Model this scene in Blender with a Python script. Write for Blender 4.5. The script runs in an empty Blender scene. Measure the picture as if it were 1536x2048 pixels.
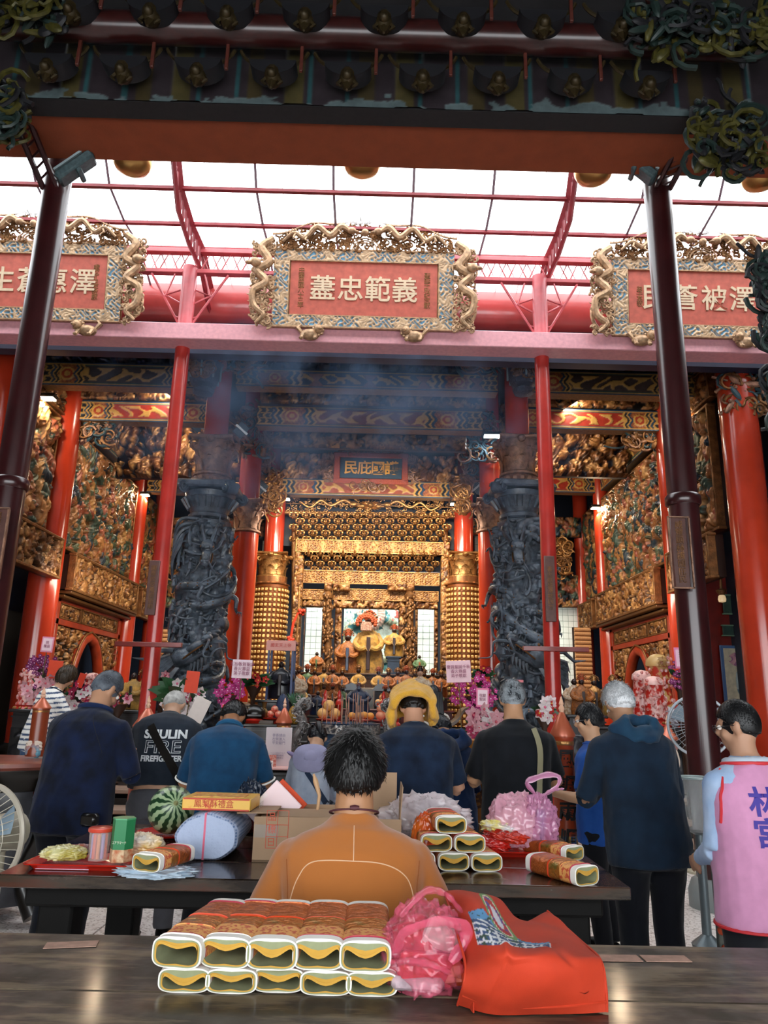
import bpy, bmesh, math, random
import numpy as np
from mathutils import Matrix, Vector
PI=math.pi
random.seed(7)
scn=bpy.context.scene
# ---------------- camera ----------------
F=1480.; HC=1.5
_Y=np.array([-20,-383,-F]); _Y/=np.linalg.norm(_Y)
_Z=np.array([129,5714,-F]); _Z-=_Y*(_Y@_Z); _Z/=np.linalg.norm(_Z)
_X=np.cross(_Y,_Z)
RC=np.array([_X,_Y,_Z])
cd=bpy.data.cameras.new('camera'); cam=bpy.data.objects.new('camera',cd); scn.collection.objects.link(cam)
cd.sensor_fit='VERTICAL'; cd.sensor_height=36; cd.lens=36*F/2048; cd.clip_start=.05; cd.clip_end=200
m4=Matrix.Identity(4)
for i in range(3):
    for j in range(3): m4[i][j]=RC[i][j]
m4[2][3]=HC
cam.matrix_world=m4
scn.camera=cam
def ray(px,py): return RC@np.array([px-768,-(py-1024),-F])
def PY(px,py,y):
    d=ray(px,py); t=y/d[1]; return np.array([d[0]*t,y,HC+d[2]*t])
def PZ(px,py,z):
    d=ray(px,py); t=(z-HC)/d[2]; return np.array([d[0]*t,d[1]*t,z])
def PX(px,py,x):
    d=ray(px,py); t=x/d[0]; return np.array([x,d[1]*t,HC+d[2]*t])
def WX(px,py,y): return PY(px,py,y)[0]
def WZ(px,py,y): return PY(px,py,y)[2]
# ---------------- view, world ----------------
vs=scn.view_settings; vs.view_transform='Standard'; vs.look='None'; vs.gamma=1; vs.use_curve_mapping=False
vs.exposure=0.0
w=bpy.data.worlds.new('world'); scn.world=w; w.use_nodes=True
w.node_tree.nodes['Background'].inputs[0].default_value=(.93,.97,1,1)
w.node_tree.nodes['Background'].inputs[1].default_value=6.2
cy=scn.cycles
cy.max_bounces=7; cy.diffuse_bounces=4; cy.glossy_bounces=3; cy.transmission_bounces=4; cy.transparent_max_bounces=12
cy.volume_bounces=0; cy.use_denoising=True; cy.sample_clamp_indirect=4; cy.caustics_reflective=False; cy.caustics_refractive=False
cy.use_adaptive_sampling=True; cy.adaptive_threshold=.03
# ---------------- helpers ----------------
def hx(s,a=1):
    s=s.lstrip('#'); c=[int(s[i:i+2],16)/255 for i in (0,2,4)]
    return tuple([(x/12.92 if x<=.04045 else ((x+.055)/1.055)**2.4) for x in c]+[a])
MC={}
def mat(name,col='#808080',rough=.5,metal=0,noise=0,nscale=20,bump=0,bscale=60,coat=0,emit=None,es=0,spec=.5,col2=None,sheen=0,nlow=.35,nhigh=.65,det=4):
    """procedural principled material, colour optionally mottled between col and col2"""
    if name in MC: return MC[name]
    m=bpy.data.materials.new(name); m.use_nodes=True; nt=m.node_tree; b=nt.nodes['Principled BSDF']
    c=hx(col) if isinstance(col,str) else col
    b.inputs['Base Color'].default_value=c; b.inputs['Roughness'].default_value=rough; b.inputs['Metallic'].default_value=metal
    b.inputs['Coat Weight'].default_value=coat; b.inputs['Coat Roughness'].default_value=.12
    b.inputs['Specular IOR Level'].default_value=spec
    if sheen: b.inputs['Sheen Weight'].default_value=sheen
    tc=nt.nodes.new('ShaderNodeTexCoord')
    if noise or col2:
        n=nt.nodes.new('ShaderNodeTexNoise'); n.inputs['Scale'].default_value=nscale; n.inputs['Detail'].default_value=det
        nt.links.new(tc.outputs['Object'],n.inputs['Vector'])
        r=nt.nodes.new('ShaderNodeValToRGB'); nt.links.new(n.outputs['Fac'],r.inputs[0])
        c2=hx(col2) if col2 else tuple(x*(1-noise) for x in c[:3])+(1,)
        r.color_ramp.elements[0].position=nlow; r.color_ramp.elements[1].position=nhigh
        r.color_ramp.elements[0].color=c2; r.color_ramp.elements[1].color=c
        nt.links.new(r.outputs[0],b.inputs['Base Color'])
    if bump:
        n=nt.nodes.new('ShaderNodeTexNoise'); n.inputs['Scale'].default_value=bscale; n.inputs['Detail'].default_value=3
        nt.links.new(tc.outputs['Object'],n.inputs['Vector'])
        bp=nt.nodes.new('ShaderNodeBump'); bp.inputs['Strength'].default_value=bump; bp.inputs['Distance'].default_value=.02
        nt.links.new(n.outputs['Fac'],bp.inputs['Height']); nt.links.new(bp.outputs[0],b.inputs['Normal'])
    if emit:
        b.inputs['Emission Color'].default_value=hx(emit); b.inputs['Emission Strength'].default_value=es
    MC[name]=m; return m
def vmat(name,rough=.5,metal=0,coat=0,noise=.25,nscale=30,bump=.0,bscale=80,goldmetal=False):
    """material whose colour is the mesh's painted attribute 'Col' (paint and gilding), mottled with wear"""
    if name in MC: return MC[name]
    m=bpy.data.materials.new(name); m.use_nodes=True; nt=m.node_tree; b=nt.nodes['Principled BSDF']
    a=nt.nodes.new('ShaderNodeAttribute'); a.attribute_name='Col'
    tc=nt.nodes.new('ShaderNodeTexCoord'); n=nt.nodes.new('ShaderNodeTexNoise'); n.inputs['Scale'].default_value=nscale; n.inputs['Detail'].default_value=4
    nt.links.new(tc.outputs['Object'],n.inputs['Vector'])
    mr=nt.nodes.new('ShaderNodeMapRange'); mr.inputs['From Min'].default_value=.3; mr.inputs['From Max'].default_value=.7
    mr.inputs['To Min'].default_value=1-noise; mr.inputs['To Max'].default_value=1+noise*.4
    nt.links.new(n.outputs['Fac'],mr.inputs['Value'])
    mx=nt.nodes.new('ShaderNodeVectorMath'); mx.operation='SCALE'
    nt.links.new(a.outputs['Color'],mx.inputs[0]); nt.links.new(mr.outputs[0],mx.inputs['Scale'])
    nt.links.new(mx.outputs[0],b.inputs['Base Color'])
    if goldmetal:
        nt.links.new(a.outputs['Alpha'],b.inputs['Metallic'])
    else: b.inputs['Metallic'].default_value=metal
    b.inputs['Roughness'].default_value=rough; b.inputs['Coat Weight'].default_value=coat
    if bump:
        n2=nt.nodes.new('ShaderNodeTexNoise'); n2.inputs['Scale'].default_value=bscale
        nt.links.new(tc.outputs['Object'],n2.inputs['Vector'])
        bp=nt.nodes.new('ShaderNodeBump'); bp.inputs['Strength'].default_value=bump; bp.inputs['Distance'].default_value=.02
        nt.links.new(n2.outputs['Fac'],bp.inputs['Height']); nt.links.new(bp.outputs[0],b.inputs['Normal'])
    MC[name]=m; return m
def link(o,parent=None):
    scn.collection.objects.link(o)
    if parent is not None: o.parent=parent
    return o
def tag(o,label=None,cat=None,group=None,kind=None):
    if label: o['label']=label
    if cat: o['category']=cat
    if group: o['group']=group
    if kind: o['kind']=kind
    return o
def thing(name,label,cat,loc=(0,0,0),rz=0,group=None):
    o=bpy.data.objects.new(name,None); link(o); o.location=loc; o.rotation_euler=(0,0,rz); o.empty_display_size=.1
    return tag(o,label,cat,group)
def dup(root,loc,rz=None,label=None,group=None,scale=None):
    r=root.copy(); link(r); r.location=loc
    if rz is not None: r.rotation_euler=(0,0,rz)
    if scale: r.scale=(scale,)*3 if not isinstance(scale,(tuple,list)) else scale
    if label: r['label']=label
    if group: r['group']=group
    for ch in list(root.children):
        c=ch.copy(); link(c,r)
        for g in list(ch.children):
            d=g.copy(); link(d,c)
    return r
def rotm(axis,a):
    c,s=math.cos(a),math.sin(a)
    return np.array({'x':[[1,0,0],[0,c,-s],[0,s,c]],'y':[[c,0,s],[0,1,0],[-s,0,c]],'z':[[c,-s,0],[s,c,0],[0,0,1]]}[axis])
class MB:
    def __init__(s): s.v=[];s.f=[];s.m=[];s.n=0;s.T=None;s.cur=0
    def add(s,v,f,m=None):
        v=np.asarray(v,float)
        if s.T is not None: v=v@s.T[0].T+s.T[1]
        s.v.append(v); o=s.n; s.f.extend([tuple(int(i)+o for i in q) for q in f]); s.m.extend([s.cur if m is None else m]*len(f)); s.n+=len(v)
        return s
    def box(s,c,d,R=None,m=None,b=0):
        d=np.asarray(d,float)/2; c=np.asarray(c,float)
        if b<=0:
            v=np.array([[x,y,z] for x in(-1,1) for y in(-1,1) for z in(-1,1)])*d
            f=[(0,1,3,2),(4,6,7,5),(0,4,5,1),(2,3,7,6),(0,2,6,4),(1,5,7,3)]
        else:
            b=min(b,d.min()*.9); v=[];idx={}
            for x in(-1,1):
                for y in(-1,1):
                    for z in(-1,1):
                        sg=np.array([x,y,z])
                        for k in range(3):
                            e=d-b; e=e.copy(); e[k]=d[k]; idx[(x,y,z,k)]=len(v); v.append(sg*e)
            f=[]
            I=idx
            for k in range(3):
                a,bb=[(1,2),(2,0),(0,1)][k]
                for sx in(-1,1):
                    q=[]
                    for (p,r) in ((-1,-1),(1,-1),(1,1),(-1,1)):
                        t=[0,0,0]; t[k]=sx; t[a]=p; t[bb]=r; q.append(I[(t[0],t[1],t[2],k)])
                    f.append(tuple(q if sx>0 else q[::-1]))
            for k in range(3): # edges parallel to k
                a,bb=[(1,2),(2,0),(0,1)][k]
                for p in(-1,1):
                    for r in(-1,1):
                        t0=[0,0,0];t0[a]=p;t0[bb]=r;t0[k]=-1;t1=list(t0);t1[k]=1
                        q=[I[(*t0,a)],I[(*t0,bb)],I[(*t1,bb)],I[(*t1,a)]]
                        f.append(tuple(q if p*r>0 else q[::-1]))
            for x in(-1,1):
                for y in(-1,1):
                    for z in(-1,1):
                        q=[I[(x,y,z,0)],I[(x,y,z,1)],I[(x,y,z,2)]]
                        f.append(tuple(q if x*y*z>0 else q[::-1]))
            v=np.array(v)
        if R is not None: v=v@np.asarray(R).T
        return s.add(v+c,f,m)
    def ell(s,c,r,R=None,nu=12,nv=8,m=None):
        r=np.asarray(r if hasattr(r,'__len__') else (r,r,r),float)
        v=[(0,0,1)]
        for j in range(1,nv):
            a=PI*j/nv
            for i in range(nu): b=2*PI*i/nu; v.append((math.sin(a)*math.cos(b),math.sin(a)*math.sin(b),math.cos(a)))
        v.append((0,0,-1)); v=np.array(v)*r
        if R is not None: v=v@np.asarray(R).T
        f=[(0,1+i,1+(i+1)%nu) for i in range(nu)]
        for j in range(nv-2):
            o=1+j*nu
            f+=[(o+i,o+nu+i,o+nu+(i+1)%nu,o+(i+1)%nu) for i in range(nu)]
        o=1+(nv-2)*nu; L=len(v)-1
        f+=[(L,o+(i+1)%nu,o+i) for i in range(nu)]
        return s.add(v+np.asarray(c,float),f,m)
    def loft(s,rings,cap=True,m=None,closed=False):
        n=len(rings[0]); v=np.concatenate([np.asarray(r,float) for r in rings]); f=[]; K=len(rings)
        for j in range(K if closed else K-1):
            a=j*n; b=((j+1)%K)*n
            f+=[(a+i,a+(i+1)%n,b+(i+1)%n,b+i) for i in range(n)]
        if cap and not closed: f.append(tuple(range(n))[::-1]); f.append(tuple(range((K-1)*n,K*n)))
        return s.add(v,f,m)
    def lathe(s,prof,n=16,c=(0,0,0),m=None,cap=True):
        c=np.asarray(c,float); t=np.arange(n)*2*PI/n
        return s.loft([np.stack([c[0]+r*np.cos(t),c[1]+r*np.sin(t),np.full(n,c[2]+z)],1) for r,z in prof],cap,m)
    def tube(s,pts,rad,n=8,m=None,cap=True,closed=False,flat=1):
        P=np.asarray(pts,float); K=len(P); rad=np.broadcast_to(np.asarray(rad,float),(K,))
        if closed: T=np.roll(P,-1,0)-np.roll(P,1,0)
        else: T=np.gradient(P,axis=0)
        T/=np.linalg.norm(T,axis=1)[:,None]+1e-9
        up=np.array([0,0,1.]) if abs(T[0][2])<.9 else np.array([0,1.,0])
        rings=[]; N=up-T[0]*(up@T[0]); N/=np.linalg.norm(N); a=np.arange(n)*2*PI/n
        for i in range(K):
            N=N-T[i]*(N@T[i]); N/=np.linalg.norm(N)+1e-9; B=np.cross(T[i],N)
            rings.append(P[i]+rad[i]*(np.cos(a)[:,None]*N*flat+np.sin(a)[:,None]*B))
        return s.loft(rings,cap,m,closed)
    def cyl(s,a,b,r,r2=None,n=12,m=None): return s.tube([a,b],[r,r if r2 is None else r2],n,m)
    def prism(s,poly,d,O=(0,0,0),U=(1,0,0),V=(0,0,1),m=None):
        """2-D polygon extruded by d along U x V"""
        U=np.asarray(U,float);V=np.asarray(V,float);N=np.cross(U,V);O=np.asarray(O,float);p=np.asarray(poly,float)
        a=O+p[:,:1]*U+p[:,1:]*V
        return s.loft([a,a+N*d],True,m)
    def grid(s,G,m=None,closeu=False):
        """G: (ny,nx,3) array of points"""
        G=np.asarray(G,float); ny,nx=G.shape[:2]; f=[]
        for j in range(ny-1):
            for i in range(nx if closeu else nx-1):
                i2=(i+1)%nx; f.append((j*nx+i,j*nx+i2,(j+1)*nx+i2,(j+1)*nx+i))
        return s.add(G.reshape(-1,3),f,m)
    def mesh(s,name,mats,smooth=True):
        me=bpy.data.meshes.new(name); v=np.concatenate(s.v) if s.v else np.zeros((0,3))
        me.from_pydata(v.tolist(),[],s.f)
        for mt in (mats if isinstance(mats,(list,tuple)) else [mats]): me.materials.append(mt)
        if any(s.m): me.polygons.foreach_set('material_index',s.m)
        if smooth:
            me.polygons.foreach_set('use_smooth',[True]*len(s.f))
            if smooth!='all': me.set_sharp_from_angle(angle=math.radians(38))
        me.update(); return me
    def obj(s,name,mats,parent=None,smooth=True,loc=None):
        o=bpy.data.objects.new(name,s.mesh(name,mats,smooth)); link(o,parent)
        if loc is not None: o.location=loc
        return o
def inst(name,me,parent,loc,rz=0,scale=None):
    o=bpy.data.objects.new(name,me); link(o,parent); o.location=loc
    if rz: o.rotation_euler=(0,0,rz)
    if scale is not None: o.scale=scale if hasattr(scale,'__len__') else (scale,)*3
    return o
def struct(o,name=None): o['kind']='structure'; return o
# ---- relief sheets: real displaced geometry, paint colours stored per vertex ----
def sheet(name,O,U,V,w,h,H,C,mt,parent=None,thick=None):
    """grid (ny,nx) of heights H along U x V from corner O, colours C (ny,nx,3 or 4)"""
    O=np.asarray(O,float);U=np.asarray(U,float);V=np.asarray(V,float);N=np.cross(U,V)
    ny,nx=H.shape; u=np.linspace(0,w,nx); v=np.linspace(0,h,ny)
    G=O+u[None,:,None]*U+v[:,None,None]*V+H[:,:,None]*N
    return gridobj(name,G,C,mt,parent)
def gridobj(name,G,C,mt,parent=None,closeu=False,smooth=True,off=None):
    ny,nx=G.shape[:2]; me=bpy.data.meshes.new(name); nf=(ny-1)*(nx if closeu else nx-1)
    me.vertices.add(ny*nx); me.vertices.foreach_set('co',G.reshape(-1))
    j,i=np.meshgrid(np.arange(ny-1),np.arange(nx if closeu else nx-1),indexing='ij'); i2=(i+1)%nx
    q=np.stack([j*nx+i,j*nx+i2,(j+1)*nx+i2,(j+1)*nx+i],-1).reshape(-1)
    me.loops.add(nf*4); me.loops.foreach_set('vertex_index',q.astype(np.int32))
    me.polygons.add(nf); me.polygons.foreach_set('loop_start',np.arange(0,nf*4,4,dtype=np.int32))
    me.update(calc_edges=True); me.validate()
    if smooth: me.polygons.foreach_set('use_smooth',np.ones(nf,bool))
    if C is not None:
        C=np.asarray(C,float)
        if C.shape[-1]==3: C=np.concatenate([C,np.ones(C.shape[:-1]+(1,))],-1)
        at=me.color_attributes.new('Col','FLOAT_COLOR','POINT'); at.data.foreach_set('color',np.ascontiguousarray(np.broadcast_to(C,(ny,nx,4))).reshape(-1))
    me.materials.append(mt)
    o=bpy.data.objects.new(name,me); link(o,parent)
    return o
def pal(*s): return np.array([hx(c)[:3] for c in s])
def vnoise(x,y,seed=0):
    """smooth value noise, numpy"""
    rs=np.random.RandomState(seed); T=rs.rand(64,64)
    xi=np.floor(x).astype(int); yi=np.floor(y).astype(int); fx=x-xi; fy=y-yi; fx=fx*fx*(3-2*fx); fy=fy*fy*(3-2*fy)
    g=lambda a,b:T[a%64,b%64]
    return (g(xi,yi)*(1-fx)+g(xi+1,yi)*fx)*(1-fy)+(g(xi,yi+1)*(1-fx)+g(xi+1,yi+1)*fx)*fy
def fbm(x,y,seed=0,o=4):
    r=0;a=.5
    for k in range(o): r=r+a*vnoise(x*2**k,y*2**k,seed+k); a*=.5
    return r
def figures(w,h,res,n,seed,sz,P,bg,amp=.05,el=2.2,vert=0,clus=0):
    """dense carved figures and clouds: overlapping bosses splatted into a height map, each its own paint"""
    nx=max(4,int(w/res)); ny=max(4,int(h/res)); rs=np.random.RandomState(seed)
    u,v=np.meshgrid(np.linspace(0,w,nx),np.linspace(0,h,ny))
    H=fbm(u*6+9,v*6+3,seed)*amp*.25; C=np.ones((ny,nx,3))*np.asarray(bg)
    for k in range(n):
        s=sz*(.4+rs.rand()**2*1.6); e=1+rs.rand()*(el-1); a=rs.rand()*PI if rs.rand()>vert else PI/2+rs.randn()*.25
        cx,cz=rs.rand()*w,rs.rand()*h
        if clus and k%3: cx=(np.round(cx/clus)+rs.randn()*.18)*clus
        R=s*e; i0,i1=max(0,int((cx-R)/w*nx)),min(nx,int((cx+R)/w*nx)+2); j0,j1=max(0,int((cz-R)/h*ny)),min(ny,int((cz+R)/h*ny)+2)
        if i1-i0<2 or j1-j0<2: continue
        du=u[j0:j1,i0:i1]-cx; dv=v[j0:j1,i0:i1]-cz
        p=(du*math.cos(a)+dv*math.sin(a))/(s*e); q=(-du*math.sin(a)+dv*math.cos(a))/s
        q=q+.35*np.sin(p*3+rs.rand()*6)
        d=1-p*p-q*q; hh=np.where(d>0,amp*(.25+.5*rs.rand())+amp*.5*np.sqrt(np.maximum(d,0)),0)*(1+.12*np.sin(p*9+q*7))
        Hs=H[j0:j1,i0:i1]; k2=hh>Hs; Hs[k2]=hh[k2]; c=P[rs.randint(len(P))]*(.8+.4*rs.rand()); C[j0:j1,i0:i1][k2]=c
    H[0,:]=H[-1,:]=0; H[:,0]=H[:,-1]=0
    return H,C
def scroll(w,h,res,seed,fg,bg,amp=.015,k=1.,thr=.5):
    """scrolling tendril relief: interlocked waves"""
    nx=max(4,int(w/res)); ny=max(4,int(h/res)); u,v=np.meshgrid(np.linspace(0,w,nx),np.linspace(0,h,ny))
    U=u/h*k; Vv=v/h*k
    wx=U*2+.6*np.sin(Vv*5+U*2.1+seed); wy=Vv*2+.6*np.sin(U*4.3+seed*1.7)
    f=np.abs(np.sin(wx*PI)*np.cos(wy*PI)+.5*np.sin(wx*2.3+wy*3.1))
    H=np.clip((thr-f)/thr,0,1)**.6
    C=np.where(H[...,None]>.15,np.asarray(fg),np.asarray(bg))
    return H*amp,C
def txt(s,size,mt,parent,O,U=(1,0,0),V=(0,0,1),depth=.004,bold=0,sx=1,name='lettering',align='CENTER',res=3,shear=0,spacing=1,line=1):
    """writing as real raised letters"""
    cu=bpy.data.curves.new(name,'FONT'); cu.body=s; cu.size=size; cu.extrude=depth; cu.offset=bold; cu.align_x=align; cu.align_y='CENTER'; cu.resolution_u=res
    cu.shear=shear; cu.space_character=spacing; cu.space_line=line
    o=bpy.data.objects.new(name,cu); scn.collection.objects.link(o)
    dg=bpy.context.evaluated_depsgraph_get(); me=bpy.data.meshes.new_from_object(o.evaluated_get(dg)); bpy.data.objects.remove(o)
    U=Vector(U).normalized();V=Vector(V).normalized();N=U.cross(V)
    M=Matrix(((U[0]*sx,V[0],N[0],O[0]),(U[1]*sx,V[1],N[1],O[1]),(U[2]*sx,V[2],N[2],O[2]),(0,0,0,1)))
    me.transform(M); me.materials.clear(); me.materials.append(mt)
    o=bpy.data.objects.new(name,me); link(o,parent); return o
def cr(P,n):
    """Catmull-Rom through points"""
    P=np.asarray(P,float); K=len(P); Q=np.vstack([2*P[0]-P[1],P,2*P[-1]-P[-2]]); t=np.linspace(0,K-1-1e-6,n); i=t.astype(int); f=(t-i)[:,None]
    a,b,c,d=Q[i],Q[i+1],Q[i+2],Q[i+3]
    return .5*((2*b)+(c-a)*f+(2*a-5*b+4*c-d)*f*f+(3*b-a-3*c+d)*f**3)
def cr2(C,ny,nx):
    """bicubic sheet through a control grid (j,i,3)"""
    C=np.asarray(C,float); A=np.stack([cr(C[:,i],ny) for i in range(C.shape[1])],1)
    return np.stack([cr(A[j],nx) for j in range(ny)],0)
# ---------------- shared materials ----------------
RED=mat('red lacquer','#d02a10',.32,noise=.25,nscale=3,coat=.35)
REDD=mat('dark red lacquer','#7a1a10',.35,noise=.3,nscale=4,coat=.3)
REDP=mat('weathered red steel','#b8434a',.45,noise=.25,nscale=6,coat=.15)
STEEL=mat('dark painted steel','#3a1416',.3,noise=.35,nscale=5,coat=.4)
GOLD=mat('gold leaf','#c08c54',.36,metal=.75,noise=.45,nscale=14,bump=.3,bscale=40)
GOLDD=mat('dark antique gold','#8f6238',.45,metal=.55,noise=.5,nscale=10,bump=.4,bscale=40)
BRONZE=mat('bronzed plaster','#a87e66',.45,metal=.35,noise=.5,nscale=14,bump=.4)
STONE=mat('blue grey carved stone','#66727f',.42,noise=.7,nscale=7,bump=.5,bscale=25,coat=.25)
BLACK=mat('black lacquered wood','#17130f',.3,noise=.3,coat=.3)
NAVY=mat('navy painted wood','#0f1c33',.55,noise=.3)
WHITE=mat('white paper','#f2efe9',.8)
WOODD=mat('dark brown wood','#2b1810',.45,noise=.4,nscale=8)
DARK=mat('dark interior plaster','#14110f',.9)
ORN=vmat('gilded and painted carving',.42,goldmetal=False,metal=.25,noise=.4,nscale=18)
PAINT=vmat('temple paint',.45,noise=.25,nscale=12)
PGOLD=pal('#b07c46','#80502a','#c4925a','#5a381e','#966236')
PMIX=pal('#a87444','#8a5a34','#96643c','#35483e','#94503a','#4c5640','#b08450','#283844')
# ================= SETTING =================
def sbox(name,lo,hi,mt,b=0,label=None):
    lo=np.array(lo,float);hi=np.array(hi,float); o=MB().box((lo+hi)/2,hi-lo,b=b).obj(name,mt); struct(o); return o
def floormat():
    m=mat('terrazzo','#c9bfb8',.35); nt=m.node_tree; b=nt.nodes['Principled BSDF']
    tc=nt.nodes.new('ShaderNodeTexCoord'); v=nt.nodes.new('ShaderNodeTexVoronoi'); v.inputs['Scale'].default_value=75
    nt.links.new(tc.outputs['Object'],v.inputs['Vector']); r=nt.nodes.new('ShaderNodeValToRGB')
    e=r.color_ramp.elements; e[0].position=0; e[0].color=hx('#8f8078'); e[1].position=.3; e[1].color=hx('#d9d0cb')
    x=r.color_ramp.elements.new(.8); x.color=hx('#e8e2de')
    sp=nt.nodes.new('ShaderNodeSeparateColor'); nt.links.new(v.outputs['Color'],sp.inputs[0]); nt.links.new(sp.outputs[0],r.inputs[0]); nt.links.new(r.outputs[0],b.inputs['Base Color'])
    return m
FL=floormat()
# courtyard floor as big terrazzo slabs with recessed joints
fl=MB().box((0,2.6,-.12),(22,13.6,.2)).obj('floor',mat('joint grout','#6f6660',.9)); struct(fl)
slab=MB().box((0,0,0),(1.19,1.19,.04),b=.004).mesh('slab',FL)
for i in range(-5,6):
    for j in range(0,8): inst('floor_slab',slab,fl,(i*1.2,j*1.2+.4,-.02))
# hall platform and its steps
hf=sbox('floor_hall',(-11,9.3,-.2),(11,23,.5),mat('hall stone','#4a3b34',.35,noise=.3,nscale=2))
TREAD=mat('worn stone tread','#b89a86',.4,noise=.3,nscale=3); RISER=mat('dark granite riser','#2e2d2b',.45,noise=.3)
for k in range(3):
    st=MB().box((0,9.3-.17-.34*k,(.5-.17*k)/2-.09),(9,.34,.5-.17*k-.02),m=0).box((0,9.3-.19-.34*k,.5-.17*(k+1)+.145-.0),(9.04,.38,.05),m=1,b=.01)
    struct(st.obj('stone_step',[RISER,TREAD]))
# enclosing walls and roofs
CEIL=mat('dark eave timber','#1d1a1c',.8,noise=.3)  # near-black, unevenly toned timber of the front roof and eave
struct(MB().box((0,21.2,4.6),(22,.3,9.4)).obj('wall_back',NAVY))
struct(MB().box((-9.6,8,4),(.3,27,9)).obj('wall_left',DARK)); struct(MB().box((9.6,8,4),(.3,27,9)).obj('wall_right',DARK))
RWM=mat('rear wall','#6a4a40',.8)
struct(MB().box((0,-3.2,6.2),(20,.3,3.9)).box((-7.8,-3.2,2.15),(4.4,.3,4.3)).box((7.8,-3.2,2.15),(4.4,.3,4.3)).obj('wall_rear',RWM))
struct(MB().box((0,16.7,8.8),(20,9.3,.2)).obj('ceiling',NAVY))
struct(MB().box((0,10.2,7.2),(20,.12,1.0)).obj('wall_front_gable',NAVY))
struct(MB().prism([(10.14,7.6),(12.2,8.7),(12.2,8.9),(10.14,7.7)],20,O=(-10,0,0),U=(0,1,0),V=(0,0,1)).obj('ceiling_eave',NAVY))
struct(MB().box((0,.9,8.05),(20,8.6,.25)).obj('ceiling_front',CEIL))
struct(MB().box((0,5.3,7.9),(20,.12,1.1)).obj('wall_front_eave',CEIL))
# ---- near portal beam ----
BR=mat('brown oxide beam','#8a4022',.6,noise=.15,nscale=6,bump=.1)
zb=WZ(768,335,6.22)
t=thing('portal_beam','long brown oxide beam spanning the top of the view above both dark posts','beam',(0,5.9,zb))
MB().box((0,0,.16),(9.4,.66,.32),b=.01).obj('beam_body',BR,t)
MB().box((0,-.4,.22),(9.4,.14,.28),b=.01).obj('dark_board',mat('dark slate board','#131518',.6),t)  # near-black board along the upper front of the beam
# painted fascia above it
y0=5.42; z0=WZ(768,214,y0); z1=WZ(768,100,y0)
nx,ny=500,60; u,v=np.meshgrid(np.linspace(-4.6,4.6,nx),np.linspace(0,1,ny))
C=np.ones((ny,nx,3))*pal('#463c42')[0]; s=(u/.98)%1
C[(s>.05)&(s<.22)]=pal('#6b6038')[0]; C[(s>.26)&(s<.30)]=pal('#3d7076')[0]; C[(s>.6)&(s<.64)]=pal('#3d7076')[0]; C[(s>.72)&(s<.86)]=pal('#5c4f30')[0]
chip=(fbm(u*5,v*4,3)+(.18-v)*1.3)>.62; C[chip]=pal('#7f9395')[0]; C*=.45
H=.012*((s>.05)&(s<.3))-.006*chip
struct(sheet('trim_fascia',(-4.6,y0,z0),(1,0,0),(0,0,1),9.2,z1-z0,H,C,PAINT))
struct(MB().box((0,y0+.12,(z0+z1)/2+.15),(9.4,.2,z1-z0+.3)).obj('wall_fascia_backing',CEIL))
# red round purlin and rows of carved rafter brackets
zp=WZ(768,70,5.15); t=thing('eave_purlin','round maroon purlin under the dark front eave','beam',(0,5.15,zp)); MB().cyl((-3.4,0,0),(3.2,0,0),.13,n=24).obj('purlin_log',mat('maroon log','#3a1614',.3,coat=.3,noise=.3),t)
OLD=mat('old dark gilding','#43361c',.5,metal=.4,noise=.5); DARKP=mat('dark eave paint','#141419',.6); OXB=mat('old red paint','#5c2a20',.5,noise=.3)  # near-black paint shared by cushion blocks and corner carvings
def swirl(mb,c,r,seed,m=0,turns=1.3,rad=.02,ax=0):
    rs=random.Random(seed); a0=rs.random()*6.3; sg=rs.choice((-1,1)); P=[]
    for k in range(14):
        q=k/13; rr=r*(1-.75*q); a=a0+sg*q*turns*6.283
        P.append((c[0]+rr*math.cos(a),c[1]+(rs.random()-.5)*r*.2-.02,c[2]+rr*math.sin(a)))
    mb.tube(P,[rad*(1-.6*k/13) for k in range(14)],5,m=m)
def carving(c,d,n,seed,mats,name,parent,rad=.03,blobs=1.0,ms=None):
    """openwork cluster of scrolls, leaves and small figures filling a box of half-size d"""
    rs=random.Random(seed); mb=MB(); nm=len(mats)
    for k in range(n):
        p=[c[i]+(rs.random()*2-1)*d[i] for i in range(3)]; q=rs.random()
        if q<.45: swirl(mb,p,rad*(1.5+2*rs.random()),rs.random(),rs.randrange(nm),1.2,rad*.45)
        elif q<.45+.4*blobs:
            a=rs.random()*3.14; R=rotm('y',a)@rotm('x',rs.random()-.5)
            mb.ell(p,(rad*(.5+rs.random()*.5),rad*.6,rad*(1.2+rs.random()*1.6)),R,7,5,m=rs.randrange(nm))
            mb.ell((p[0],p[1]-rad*.4,p[2]+rad*1.3),rad*.5,None,6,4,m=rs.randrange(nm))
        else:
            P=[np.array(p)]; dd=np.array([rs.random()-.5,0,rs.random()-.5])
            for j in range(5): dd=dd+np.array([rs.random()-.5,(rs.random()-.5)*.3,rs.random()-.5])*.9; P.append(P[-1]+dd*rad*1.2)
            mb.tube(cr(P,10),rad*.32,5,m=rs.randrange(nm))
    return mb.obj(name,mats,parent)
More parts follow.
